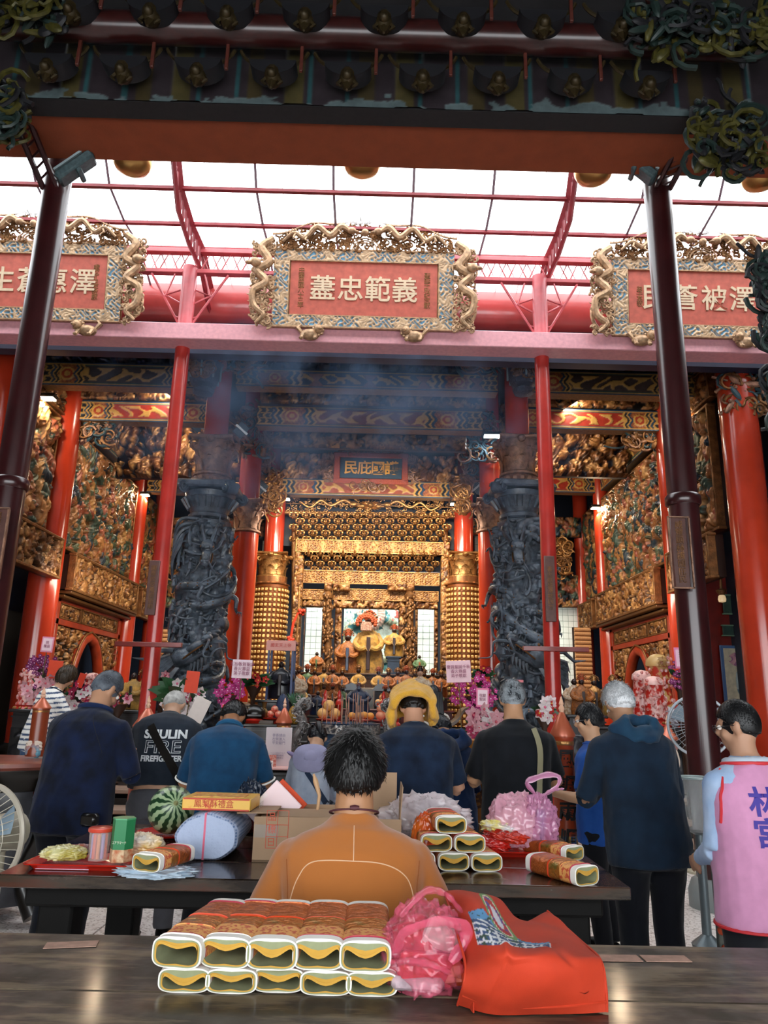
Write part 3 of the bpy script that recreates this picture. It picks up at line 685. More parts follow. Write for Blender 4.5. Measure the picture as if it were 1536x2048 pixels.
    def head(c,dirv,s,gname='dragon_head'):
        """long snouted dragon head pointing along dirv, camera side is -Y"""
        d=np.array(dirv,float); d/=np.linalg.norm(d); up=np.array((0,0,1.))-d*d[2]; up/=np.linalg.norm(up); sd=np.cross(d,up); Rm=np.stack([d,sd,up],1)
        L=lambda a,b,c_:np.array(c)+Rm@(np.array((a,b,c_))*s)
        mb=MB(); E=lambda p,r:mb.ell(L(*p),np.array(r)*s,Rm,10,8)
        E((0,0,0),(.17,.12,.12)); E((.2,0,.02),(.2,.085,.06)); E((.38,0,.05),(.07,.08,.055)); E((.17,0,-.1),(.19,.07,.035)); E((.02,0,.1),(.1,.11,.05))
        for b in(-1,1): 
            E((.08,.07*b,.1),(.045,.04,.045)); E((.4,.045*b,.1),(.03,.028,.03))
            mb.tube([L(-.05,.06*b,.1),L(-.25,.12*b,.2),L(-.42,.14*b,.16),L(-.55,.16*b,.24)],[.035*s,.03*s,.02*s,.005*s],6)
            mb.tube(cr([L(.36,.07*b,.02),L(.5,.16*b,-.05),L(.42,.24*b,-.2),L(.56,.26*b,-.3)],12),np.linspace(.02,.006,12)*s,5)
            for k in range(5): mb.tube([L(-.08,.1*b,-.02*k+.04),L(-.28-.03*k,.2*b,-.06*k+.06),L(-.4-.02*k,.16*b,-.1*k)],[.035*s,.03*s,.004*s],5)
            for k in range(5): mb.tube([L(.1+.06*k,.06*b,-.02),L(.1+.06*k,.06*b,-.07)],[.012*s,.002],4)
        for k in range(5): mb.tube([L(.3-.05*k,0,-.13),L(.25-.06*k,0,-.25)],[.03*s,.003],5)
        mb.obj(gname,STONE,t)
        m2=MB(); 
        for b in(-1,1): m2.tube(cr([L(.02,.08*b,-.06),L(.2,.095*b,-.045),L(.36,.08*b,-.03)],8),.012*s,5); m2.ell(L(.085,.1*b,.11),.02*s,None,8,6)
        m2.obj('gilded_jaw_line',GOLDD,t)
    zm=lambda p:Z(p)
    coil('dragon_body',PI*1.2,1.6,zm(1400),zm(1150),.42,.085)
    coil('dragon_body',PI*.2,1.4,zm(1260),zm(1075),.4,.07)
    coil('dragon_tail',PI*1.7,1.1,zm(1440),zm(1330),.46,.06)
    head((-f*.1,-.5,zm(1318)),(f*.8,-.35,.42),1.25)
    head((f*.12,-.42,zm(1105)),(0.05*f,-.5,-.85),.9)
    # whisker like stream ribbons
    mb=MB()
    for k in range(9):
        a=-PI/2+rs.uniform(-1.1,1.1); z0_=rs.uniform(zm(1400),zm(1080)); P=[]
        for q in np.linspace(0,1,9): aa=a+f*.9*q+.3*math.sin(q*5+k); P.append(((.5+.04*math.sin(q*6+k))*math.cos(aa),(.5)*math.sin(aa),z0_+.35*q+.1*math.sin(q*7+k*2)))
        mb.tube(cr(P,24),np.interp(np.linspace(0,1,24),[0,.5,1],[.012,.03,.01]),6)
    for k in range(6): # broad fins sweeping down at the foot
        P=cr([(f*-.15,-.45,zm(1335)),(-f*(.3+.03*k),-.48,zm(1360+8*k)),(-f*(.42+.03*k),-.42,zm(1400)),(-f*(.5+.01*k),-.3,zm(1450))],14); mb.tube(P,np.linspace(.045,.02,14),6)
    for k in range(5):
        P=cr([(f*.1-f*.1*k,-.32,zm(1052+4*k)),(-f*(.3),-.42,zm(1050+12*k)),(-f*(.42),-.35,zm(1075+14*k)),(-f*.44,-.2,zm(1110+14*k))],12); mb.tube(P,np.linspace(.035,.02,12),6)
    mb.obj('flowing_mane',STONE,t)
    # little riders in openwork
    mb=MB()
    for k in range(26):
        a=-PI/2+rs.uniform(-1.2,1.2); z_=rs.uniform(zm(1430),zm(1070)); o=np.array((math.cos(a),math.sin(a),0)); c=o*.46+np.array((0,0,z_)); td=np.array((-o[1],o[0],0))
        mb.tube([c,c+(0,0,.11)],[.05,.03],7); mb.ell(c+(0,0,.15),.032,None,7,5); mb.tube([c+(0,0,.1),c+td*.1+(0,0,.06),c+td*.13+o*.03+(0,0,.13)],.014,5); mb.tube([c,c-td*.05-(0,0,.1)],.02,5)
    mb.obj('carved_figures',STONE,t)
    MB().lathe([(.62,0),(.62,.16),(.55,.2),(.58,.3),(.48,.36)],8).obj('octagonal_base',STONE,t)
dragon_column(406,'left',1); dragon_column(1042,'right',-1)
# ---- painted beams ----
def paintbeam(name,x0,x1,z0,z1,y,seed,cart,lab,parent=None,O=None,U=None,L=None,soff=True,dim=1.,res=.016):
    """beam face painted with end caps, chevrons, flowers and a long cartouche, gilt lines raised"""
    L=L or x1-x0; h=z1-z0; nx=int(L/res); ny=max(8,int(h/res)); u,v=np.meshgrid(np.linspace(0,L,nx),np.linspace(0,1,ny)); e=np.minimum(u,L-u)/h; 
    blue,gold,red,teal,dk=[pal(c)[0] for c in ('#1c3f5e','#c99a50','#a8381f','#2a5a55','#14202c')]
    zig=.18*np.abs(((v*4)%2)-1); C=np.ones((ny,nx,3))*pal('#8a4a2c')[0]; H=np.zeros((ny,nx)); m=min(.25*L/h,3.2)
    q=e+zig*1.0
    flower=((e-m*.62)**2+((v-.5)*1.1)**2); C[(np.sin(u*60+seed)*np.sin(v*25+u*31)>.1)]=pal('#b06a38')[0]
    C[flower<.1]=gold; C[flower<.05]=red; C[flower<.015]=gold; H[flower<.1]=.012
    for a,b,c in ((m*.3,m*.36,blue),(m*.36,m*.4,gold),(m*.40,m*.46,dk),(m*.46,m*.5,gold),(m*.86,m*.92,blue),(m*.92,m*.96,gold),(m*.96,m*1.02,dk),(m*1.02,m*1.07,gold)):
        k=(q>a)&(q<b); C[k]=c; H[k]=.006 if c is gold else 0
    k=q<m*.3; C[k]=dk; fr=(np.abs(((q*3.2)%1)-.5)<.16)&k|((np.abs(((v*4)%1)-.5)<.12)&k&(e>.12)); C[fr]=gold*.9; H[fr]=.007
    k=q>m*1.07; C[k]=cart
    sc=np.abs(np.sin(u/h*4.2+1.3*np.sin(v*6+seed))*np.cos(v*5+1.2*np.sin(u/h*3.1))); g=k&(sc<.3)&(v>.22)&(v<.78); C[g]=gold; H[g]=.01
    for k in((v<.07)|(v>.93),): C[k]=blue
    for k in(((v>.07)&(v<.11))|((v>.89)&(v<.93)),): C[k]=gold; H[k]=.006
    k=(q>m*1.07)&(((v>.11)&(v<.15))|((v>.85)&(v<.89))); C[k]=teal
    C=C*dim  # dim scales every paint colour down, putting shade into the beam
    O=O if O is not None else (x0,y,z0); U=U or (1,0,0)
    t=thing(name,lab,'beam',tuple(O)) if parent is None else parent
    N=np.cross(U,(0,0,1))
    o=sheet('painted_face',(0,0,0) if parent is None else O,U,(0,0,1),L,h,H,C,PAINT,t)
    Uv=np.array(U,float); c=np.array((0,0,0) if parent is None else O)+Uv*L/2+np.array((0,0,h/2))-N*.13
    Rm=np.stack([Uv,-N,np.array((0,0,1.))],1)
    MB().box(c,(L,.25,h-.004),R=Rm).obj('beam_core',mat('beam ochre underside','#8a6a45',.5,noise=.35),t)
    return t
def carveband(name,x0,x1,z0,z1,y,seed,lab,P=PGOLD,bg='#15182a',n=None,sz=.045,amp=.07,res=.02,U=(1,0,0),O=None,cat='carving',back=True,vert=.3,parent=None,hang=0):
    L=x1-x0; h=z1-z0; n=n or int(L*h/(sz*sz*3.2)); H,C=figures(L,h,res,n,seed,sz,P,pal(bg)[0],amp,vert=vert)
    O=O if O is not None else (x0,y,z0)
    t=thing(name,lab,cat,tuple(O)) if parent is None else parent
    sheet('carved_relief',(0,0,0) if parent is None else O,U,(0,0,1),L,h,H,C,ORN,t)
    N=np.cross(U,(0,0,1)); Uv=np.array(U,float); Rm=np.stack([Uv,-N,np.array((0,0,1.))],1)
    if back: MB().box((np.array((0,0,0)) if parent is None else np.array(O))+Uv*L/2+np.array((0,0,h/2))-N*.06,(L,.1,h),R=Rm).obj('back_board',NAVY,t)
    return t
RD,YL=pal('#a03020')[0],pal('#c07a35')[0]
# first row, front edge of the hall with shade put into its colours
y=11.3; xa,xb=-6.0,5.6; DIMP=pal('#26365a','#34405a','#4a4a50','#1c2e4c','#4a3c44');  # dim blue tones put haze and shade into the friezes
z=lambda p,yy=11.3:WZ(755,p,yy)
zf=lambda px,py,yy:WZ(px,py,yy)
dl=[('left',-5.7,-2.95,210),('centre',-2.45,1.95,740),('right',2.45,5.3,1240)]
for nm,x0,x1,pc in dl:
    yy=11.5
    if nm=='centre':
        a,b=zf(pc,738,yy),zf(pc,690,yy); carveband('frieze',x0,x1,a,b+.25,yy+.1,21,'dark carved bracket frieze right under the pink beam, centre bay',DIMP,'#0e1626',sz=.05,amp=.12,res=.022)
        a,b=zf(pc,778,yy),zf(pc,742,yy)
        t=paintbeam('painted_beam',x0,x1,a,b,yy,3,pal('#2c3c58')[0],'upper painted beam of the centre bay in shaded colours with hourglass motifs',dim=.6)
        mb=MB(); 
        for k in range(5): xx=.45+k*.9; mb.prism([(xx-.13,.02),(xx+.13,.02),(xx+.03,.13),(xx+.13,.24),(xx-.13,.24),(xx-.03,.13)],.015,O=(0,-.005,0))
        mb.obj('hourglass_motif',mat('faded ochre red','#7a4a38',.6,noise=.4),t)
        a2=zf(pc,812,yy+1); carveband('frieze',x0+.3,x1-.1,zf(pc,812,12.2),zf(pc,786,12.2),12.2,23,'narrow dark gilt frieze above the centre cartouche beam',PGOLD*.6,'#121a2c',sz=.035,amp=.05)
        t=paintbeam('painted_beam',x0+.2,x1-.1,zf(pc,857,12.6),zf(pc,815,12.6),12.6,5,pal('#7a3030')[0],'centre painted beam with red dragon cartouche and blue edges'); 
        carveband('frieze',x0+.4,x1-.3,zf(pc,898,13.4),zf(pc,868,13.4),13.4,25,'carved frieze under the centre cartouche beam, above the hanging name plaque',PGOLD*.75,'#1a1a2c',sz=.035,amp=.06)
    else:
        off={'left':0,'right':18}[nm]
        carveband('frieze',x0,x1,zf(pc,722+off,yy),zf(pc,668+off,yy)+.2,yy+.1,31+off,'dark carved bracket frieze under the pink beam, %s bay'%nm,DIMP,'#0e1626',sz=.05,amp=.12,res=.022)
        paintbeam('painted_beam',x0,x1,zf(pc,772+off,yy),zf(pc,726+off,yy),yy,7+off,pal('#4a3c38')[0],'upper painted beam of the %s bay in shaded colours'%nm,dim=.6)
        yy=12.7; x0b,x1b=(x0+.15,x1-.1) if nm=='left' else (x0-.1,x1-.1); pc2=230 if nm=='left' else 1230; o2=0 if nm=='left' else 18
        carveband('frieze',x0b,x1b,zf(pc2,800+o2,yy),zf(pc2,776+o2,yy),yy,41+off,'gilt openwork strip above the %s bay cartouche beam'%nm,PGOLD,'#1c1a1a',sz=.035,amp=.05)
        paintbeam('painted_beam',x0b,x1b,zf(pc2,842+o2,yy),zf(pc2,802+o2,yy),yy,9+off,RD,'painted beam with orange and red cartouche, %s bay'%nm)
        # carved bracket field beyond
        x0c,x1c=(-5.5,-2.9) if nm=='left' else (2.4,5.2)
        carveband('bracket_field',x0c,x1c,zf(pc2,955,14.8),zf(pc2,846,14.8)+.3,14.8,51+off,'dense gilt bracket carvings deep under the %s bay ceiling'%nm,PGOLD*.85,'#11162a',sz=.06,amp=.22,res=.022,vert=.6)
        pc3=(330 if nm=='left' else 1150)
        paintbeam('painted_beam',x0c,x1c,zf(pc3,985,16.9),zf(pc3,950,16.9),16.9,13+off,RD,'lower painted beam at the back of the %s bay'%nm)
        carveband('frieze',x0c,x1c,zf(pc3,1075,18.4),zf(pc3,1035,18.4),18.4,61+off,'openwork frieze at the back of the %s bay'%nm,PMIX,'#1a1c22',sz=.05,amp=.08)
        t=thing('gilt_swag','hanging gilt scroll ornament at the back of the %s bay beside the dragon column'%nm,'carving',(WX(352 if nm=='left' else 1125,1115,18.3),18.3,zf(pc3,1115,18.3)))
        carving((0,0,0),(.16,.08,.42),80,5,[GOLD,GOLDD],'scrollwork',t,rad=.06)
        carveband('frieze',x0c,x1c,zf(pc3,1215,18.6),zf(pc3,1150,18.6),18.6,71+off,'lower carved hanging frieze at the back of the %s bay'%nm,PMIX,'#141418',sz=.05,amp=.08)
# second row: lattice, niches and name plaque
yy=16.6; x0,x1=-2.35,1.85; Z=lambda p,y_=16.6:WZ(740,p,y_)
carveband('frieze',x0,x1,Z(905),Z(884),yy-.2,81,'narrow carved strip behind the name plaque',PGOLD*.7,'#1c2030',sz=.04,amp=.05)
MB_=thing('moulding_rail','pale green and gold rail with bead studs above the name plaque','rail',(AX,yy-.25,Z(886)))
m=MB().box((0,0,0),(x1-x0,.08,.05),b=.01); [m.ell((k*.07,-.05,-.05),.018,None,6,4) for k in range(-29,30)]; m.obj('rail',mat('sage gilt','#8f9070',.5,metal=.3),MB_)
carveband('niche_row',x0,x1,Z(965),Z(908),yy+.1,83,'row of small gilt opera figures in dark niches behind the name plaque',PGOLD*.9,'#181a2a',sz=.06,amp=.14,vert=.9)
paintbeam('painted_beam',x0-.1,x1+.1,Z(994),Z(962),yy-.05,15,pal('#9a4a30')[0],'painted beam directly above the golden altar canopy')
t=thing('name_plaque','small plaque with four gold characters on blue in a red frame above the altar','plaque',(WX(742,935,16.2),16.2,Z(937,16.2))); t.rotation_euler=(.12,0,0)
MB().box((0,0,0),(1.42,.05,.5),b=.01).obj('panel',mat('plaque blue','#2e4456',.5,noise=.2),t)
for s in(-1,1): MB().box((0,-.03,s*.3),(1.72,.07,.12),b=.02).box((s*.78,-.03,0),(.14,.07,.6),b=.02).obj('frame_bar',mat('carved orange red frame','#b5523a',.5,noise=.5,nscale=60,bump=.8),t)
for k,ch in enumerate('民庇國護'): txt(ch,.33,mat('bright gilt lettering','#e8a848',.5,metal=.1),t,(-.46+.31*k,-.03,-.01),depth=.004,bold=.006,name='character')
txt('癸未年建',.06,GOLD,t,(.64,-.028,0),depth=.003,name='small_inscription',sx=.8)
[MB().tube([(q,.02,.28),(q,.2,.3),(q,.4,.34)],.015,6).obj('hanger_rod',GOLDD,t) for q in(-.6,.6)]; carving((0,0,.42),(.75,.05,.07),60,3,[BRONZE,GOLDD],'crest_carving',t,rad=.04); carving((0,-.03,-.42),(.4,.04,.05),26,4,[BRONZE,GOLDD],'foot_carving',t,rad=.04)
for s in(-1,1): carving((s*.95,0,-.02),(.08,.05,.3),26,6,[BRONZE,GOLDD],'side_carving',t,rad=.04)
# ---- golden altar canopy ----
yC=17.3; Zc=lambda p:WZ(740,p,yC); xL,xR=WX(572,1000,yC),WX(910,1000,yC); cxx=(xL+xR)/2
alt=thing('altar_canopy','tall gilded altar canopy of bracket tiers, dragon lattice and carved posts','altar canopy',(cxx,yC,Zc(1000)))
def loc(px,py,y_=yC): p=PY(px,py,y_); return p-np.array((cxx,yC,Zc(1000)))
a=loc(572,1024);b=loc(910,1024); W=b[0]-a[0]; h=loc(740,990)[2]-loc(740,1024)[2]
mb=MB(); mb.box((0,0,h/2+a[2]),(W,.02,.02))
for s in(-1,1):
    P=cr([(s*.16,-.03,a[2]+h*.45),(s*.4,-.06,a[2]+h*.5),(s*.65,-.05,a[2]+h*.75),(s*.95,-.05,a[2]+h*.42),(s*1.2,-.05,a[2]+h*.7),(s*1.45,-.04,a[2]+h*.3),(s*1.7,-.04,a[2]+h*.6)],50); mb.tube(P,np.linspace(.05,.025,50),8)
    mb.ell((s*.4,-.1,a[2]+h*.5),(.1,.06,.07),None,9,6); mb.ell((s*.3,-.12,a[2]+h*.48),(.06,.04,.03),None,8,5)
rs=random.Random(4)
for k in range(170): swirl(mb,(rs.uniform(-W/2,W/2),0,a[2]+rs.uniform(.03,h-.03)),.045,rs.random(),0,1.,.014)
for k in range(22): an=k*PI/11; mb.tube([(0.07*math.cos(an),-.02,a[2]+h*.5+.07*math.sin(an)),(.3*math.cos(an),-.01,a[2]+h*.5+.13*math.sin(an))],.012,4)
mb.ell((0,-.05,a[2]+h*.5),.07); mb.obj('dragon_lattice',GOLD,alt)
MB().box((0,.0,a[2]-.02),(W+.05,.16,.09),b=.02).box((0,-.02,a[2]+h),(W+.05,.12,.06),b=.015).obj('cornice',GOLD,alt)
bead=MB().ell((0,0,0),.035,None,8,6).mesh('bead',GOLD)
mb=MB(); [mb.ell((-W/2+W*(k+.5)/60,-.1,a[2]-.0),.03,None,7,5) for k in range(60)]; o=mb.obj('bead_row',GOLD,alt); o['kind']='stuff'
# bracket cluster
bm_=MB(); bm_.box((0,.1,.02),(.07,.3,.06),b=.01).box((0,-.04,.07),(.22,.06,.05),b=.015).box((0,0,-.05),(.1,.1,.05),b=.01)
bm_.ell((0,-.1,-.01),(.05,.05,.06),None,8,6); bm_.ell((0,-.13,.05),(.03,.03,.03),None,6,5); bm_.tube([(0,-.12,-.02),(0,-.17,.03),(0,-.14,.09)],[.025,.02,.006],6)
for s in(-1,1): bm_.ell((s*.1,-.05,.03),(.035,.035,.045),None,7,5); bm_.tube([(s*.03,-.06,-.03),(s*.08,-.1,-.05),(s*.12,-.07,.0)],[.02,.018,.01],5)
bme=bm_.mesh('bracket',[GOLD])
def brow(px0,px1,pys,n,y0,dy,s):
    for r,p in enumerate(pys):
        k=n-(r%2)
        for i in range(k):
            q=(i+.5*(r%2))/(n-1); c=loc(px0+(px1-px0)*q,p,y0+dy*r); inst('bracket',bme,alt,c,scale=s)
MB().box(loc(740,1056,yC+.35),(W+.1,.05,1.0)).box(loc(740,1128,yC+.4),(W-.3,.05,.5)).obj('dark_backing',NAVY,alt)
brow(588,893,[1032,1044,1056,1068,1080],13,yC-.25,.1,(.92,1,.95))
brow(618,870,[1108,1118,1129,1140],12,yC,.08,(.82,1,.85))
for (p0,p1,q0,q1,yo,sd,nm) in ((592,886,1086,1103,-.05,2,'beam_fascia'),(604,878,1147,1165,.1,3,'beam_fascia'),(665,812,1181,1199,.15,4,'beam_fascia'),(603,649,1180,1198,.15,5,'beam_fascia'),(826,876,1184,1202,.15,6,'beam_fascia')):
    A=loc(p0,q1,yC+yo);B=loc(p1,q0,yC+yo); w_=B[0]-A[0]; h_=B[2]-A[2]; H,C=scroll(w_,h_,.014,sd,pal('#ab783e')[0],pal('#5a2c14')[0],.03,2.6,.7)
    sheet(nm,(A[0],A[1],A[2]),(1,0,0),(0,0,1),w_,h_,H,C,ORN,alt); MB().box((A[0]+w_/2,A[1]+.06,A[2]+h_/2),(w_,.1,h_)).obj('fascia_core',REDD,alt)
    m=MB(); [m.box((A[0]+w_/2,A[1]-.01,zz),(w_+.03,.06,.022),b=.005) for zz in(A[2],A[2]+h_)]; [m.box((xx,A[1]-.01,A[2]+h_/2),(.022,.06,h_)) for xx in(A[0],A[0]+w_)]; m.obj('gilt_edge',GOLD,alt)
# lower carved frames round the three openings
def cpanel(px0,py0,px1,py1,yo,seed,sz=.04,amp=.07,vert=.3,P=PGOLD,bg='#5a3212'):
    A=loc(px0,py1,yC+yo);B=loc(px1,py0,yC+yo); w_,h_=B[0]-A[0],B[2]-A[2]; H,C=figures(w_,h_,.016,int(w_*h_/(sz*sz*2.6)),seed,sz,P,pal(bg)[0],amp,vert=vert); sheet('carved_panel',A,(1,0,0),(0,0,1),w_,h_,H,C,ORN,alt)
    MB().box((A[0]+w_/2,A[1]+.05,A[2]+h_/2),(w_,.08,h_)).obj('panel_core',GOLDD,alt)
cpanel(666,1200,812,1216,.2,1); cpanel(666,1216,684,1345,.2,2,vert=.8); cpanel(796,1216,812,1345,.2,3,vert=.8)
cpanel(604,1200,648,1214,.2,4,.035); cpanel(829,1204,876,1218,.2,5,.035)
cpanel(604,1214,611,1340,.25,6,.03); cpanel(641,1214,649,1345,.25,7,.03); cpanel(829,1218,836,1345,.25,8,.03); cpanel(868,1218,876,1345,.25,9,.03)
cpanel(648,1165,665,1190,.0,20,.04); cpanel(812,1165,829,1190,.0,21,.04); cpanel(666,1168,700,1182,.0,22,.04); cpanel(775,1168,812,1182,.0,23,.04)
for px in(656,820): # dragon entwined posts
    A=loc(px,1350,yC-.05);B=loc(px,1192,yC-.05); m=MB(); m.cyl(A,B,.085,n=14); rs2=random.Random(px)
    P=[A+(B-A)*q+np.array((.1*math.cos(q*22),.1*math.sin(q*22),0)) for q in np.linspace(0,.92,70)]; m.tube(P,.03,7)
    m.lathe([(.05,0),(.12,.05),(.13,.12),(.07,.2),(.1,.24),(.1,.28)],14,c=tuple(B-np.array((0,0,.1))))
    for k in range(60): q=rs2.random(); an=-PI/2+rs2.uniform(-1.3,1.3); m.ell(A+(B-A)*q+np.array((.11*math.cos(an),.11*math.sin(an),0)),(.035,.035,.045),None,6,5)
    m.obj('dragon_post',GOLDD,alt)
for px,s in((588,1),(891,-1)):
    m=MB(); A=loc(px,1345,yC+.1);B=loc(px+(6 if s>0 else -5)*0,1060,yC+.1); m.cyl(A,B,.06,n=12); m.obj('outer_post',GOLDD,alt)
    A2=loc(px-10,1340,yC+.05); w_=.22; h_=(loc(px,1085,yC+.05)-A2)[2]; H,C=figures(w_,h_,.018,260,px,.045,PGOLD,pal('#3a2412')[0],.09,vert=.3); sheet('carved_panel',(A2[0],A2[1],A2[2]),(1,0,0),(0,0,1),w_,h_,H,C,ORN,alt)
    MB().box((A2[0]+w_/2,A2[1]+.08,A2[2]+h_/2),(w_,.14,h_)).obj('panel_core',GOLDD,alt)
# tiled white backs in side openings and painted dragon wall in the middle
TW=mat('white glazed tile','#e6efe9',.25,coat=.3)
def tiles(name,px0,py0,px1,py1,y_,lab,s=.15,n=True):
    A=PY(px0,py1,y_);B=PY(px1,py0,y_); A[2]=FZ; t=thing(name,lab,'wall panel',(A[0],y_,A[2])); nx_=max(1,round((B[0]-A[0])/s)); nz=max(1,round((B[2]-A[2])/s)); sx=(B[0]-A[0])/nx_; sz_=(B[2]-A[2])/nz
    me=MB().box((sx/2,0,sz_/2),(sx-.008,.02,sz_-.008),b=.003).mesh('tile',TW)
    MB().box(((B[0]-A[0])/2,.025,(B[2]-A[2])/2),(B[0]-A[0],.02,B[2]-A[2])).obj('grout_bed',mat('grey grout','#9fb0a8',.8),t)
    for i in range(nx_):
        for j in range(nz): inst('tile',me,t,(i*sx,0,j*sz_))
tiles('tiled_panel',607,1200,646,1345,18.6,'white tiled wall seen through the left opening of the golden altar'); tiles('tiled_panel',832,1205,872,1345,18.6,'white tiled wall seen through the right opening of the golden altar')
tiles('tiled_panel',322,1185,362,1420,18.9,'white tiled wall strip left of the left dragon column'); tiles('tiled_panel',1122,1185,1166,1430,18.9,'white tiled wall strip right of the right dragon column')
tiles('tiled_panel',505,1060,530,1400,19.5,'tiled wall strip between the left red column and the left golden pillar',.2); tiles('tiled_panel',952,1060,968,1400,19.5,'tiled wall strip right of the right golden pillar',.2)
A=PY(684,1345,18.4);B=PY(797,1212,18.4); w_,h_=B[0]-A[0],B[2]-A[2]; nx,ny=220,250; u,v=np.meshgrid(np.linspace(0,1,nx),np.linspace(0,1,ny)); C=np.ones((ny,nx,3))*pal('#bfd6cf')[0]; H=np.zeros((ny,nx))
for k,(cx_,cy_,r1,col) in enumerate(((.3,.45,.28,'#9a9a78'),(.72,.5,.3,'#8f9a80'),(.5,.88,.2,'#e8c8b8'))):
    d=np.hypot(u-cx_,(v-cy_)); k2=np.abs(d-r1)<.07; C[k2]=pal(col)[0]*(.8+.3*np.sin(np.arctan2(v-cy_,u-cx_)*30))[k2][:,None]; H[k2]=.08*np.sqrt(np.maximum(0,1-((d-r1)/.07)**2))[k2]
n1=fbm(u*9,v*9,5); C[(n1>.66)]=pal('#c65a50')[0]; C[(n1<.3)]=pal('#3c7a80')[0]; C[(n1<.36)&(n1>.34)]=pal('#f0ede0')[0]; H+=n1*.05
A0=A.copy(); t=thing('dragon_relief','painted coiling dragon relief in pale green and blue behind the main deity','relief',tuple(A)); sheet('painted_relief',(0,0,0),(1,0,0),(0,0,1),w_,h_,H,C,PAINT,t); MB().box((w_/2,.06,(h_+FZ-A0[2])/2),(w_,.08,h_+A0[2]-FZ)).obj('support_board',NAVY,t)
# ---- golden pillars of tiny niches ----
def pillar(px,lab):
    y_=17.3; x=WX(px,1250,y_); Zp=lambda p:WZ(px,p,y_); zb=FZ; zt=Zp(1172); r=.4
    t=thing('golden_pillar','%s pillar of the altar covered with rows of tiny golden buddha niches'%lab,'column',(x,y_,zb))
    MB().cyl((0,0,0),(0,0,zt-zb),r,n=48).obj('core',mat('deep amber lacquer','#7a3f14',.4,metal=.4),t)
    mb=MB(); rows=int((zt-zb)/.118); cols=26
    for j in range(rows):
        z_=.065+j*.118
        for i in range(cols):
            a=2*PI*i/cols; o=np.array((math.cos(a),math.sin(a),0)); R_=rotm('z',a); mb.box(o*(r+.012)+np.array((0,0,z_)),(.034,.062,.066),R=R_,b=.008)
    o=mb.obj('niche_buddhas',mat('bright gold figures','#f2c47c',.35,metal=.6,emit='#f0a040',es=.0),t); o['kind']='stuff'
    m=MB(); [m.lathe([(r+.001,z_),(r+.012,z_+.003),(r+.012,z_+.012),(r+.001,z_+.015)],48,cap=False) for z_ in [.0+j*.118 for j in range(rows+1)]]; m.obj('shelf_ring',GOLDD,t).__setitem__('kind','stuff')
    MB().lathe([(r+.02,zt-zb),(r+.04,zt-zb+.02),(r-.04,zt-zb+.06),(r-.04,Zp(1155)-zb)],40).obj('bronze_collar',mat('polished bronze','#b07a50',.25,metal=.8),t)
    m=MB(); corinthian(m,Zp(1158)-zb,.28,Zp(1108)-Zp(1158),R2=.42); m.obj('gilt_capital',GOLD,t)
    MB().cyl((0,0,Zp(1108)-zb),(0,0,H8-zb),.23,n=36).obj('red_shaft',COLR,t)
pillar(538,'left'); pillar(928,'right')
# carved corbel wings on the columns
for k,(px,py,y_,dx,dz,lab) in enumerate(((520,860,14.2,.35,.5,'blue green corbel wing right of the left inner column'),(955,870,14.2,.35,.5,'blue green corbel wing left of the right inner column'),(545,985,16.2,.16,.42,'gilt corbel on the left red column above the golden pillar'),(925,990,16.2,.16,.42,'gilt corbel on the right red column above the golden pillar'),(190,860,12.9,.4,.22,'carved corbel wing beside the thick left column'),(1290,870,12.9,.4,.22,'carved corbel wing beside the right dark post'),
    (470,720,11.2,.35,.14,'shaded corbel carving right of the left hanging basket'),(965,715,11.2,.35,.14,'shaded corbel carving left of the right hanging basket'),(520,930,15.0,.2,.3,'diagonal gilt strut carving left of the niches'),(950,930,15.0,.2,.3,'diagonal gilt strut carving right of the niches'),(1500,790,10.2,.35,.3,'dark corbel carving on the right edge column'))):
    t=thing('corbel_wing',lab,'carving',PY(px,py,y_)); carving((0,0,0),(dx,.12,dz),90,100+k,[GOLDD,mat('blue green paint','#35525c',.5,noise=.4),BRONZE] if y_<15.5 else [GOLD,GOLDD],'scrollwork',t,rad=.06)
# hanging carved baskets
for px,lab in ((410,'left'),(1046,'right')):
    c=PY(px,748,10.9); t=thing('hanging_basket','carved octagonal hanging basket ornament in front of the %s dragon column top'%lab,'ornament',c)
    MB().lathe([(.08,-.36),(.16,-.34),(.18,-.28),(.1,-.24),(.2,-.2),(.24,-.1),(.25,.1),(.3,.16),(.27,.2),(.12,.26)],8).obj('body',mat('dusky painted basket','#3c3a4a',.5,noise=.6,nscale=30,bump=.8),t)
    m=MB(); 
    for k in range(24): a=k*PI/12; m.ell((.29*math.cos(a),.29*math.sin(a),.19),(.045,.045,.04),None,7,5)
    m.obj('flower_rim',mat('faded red flowers','#a05a48',.5,noise=.5,nscale=40),t)
    for k in range(8): a=k*PI/4; MB().box((.25*math.cos(a),.25*math.sin(a),-.0),(.03,.03,.26),R=rotm('z',a),b=.008).obj('corner_pendant',mat('pale jade','#8a9aa0',.5),t)
    carving((0,0,.5),(.12,.12,.25),50,int(px),[GOLDD,BRONZE],'stem_carving',t,rad=.045)
    carving((0,-.22,-.02),(.18,.03,.1),40,int(px)+1,[BRONZE,GOLDD],'face_carving',t,rad=.035)
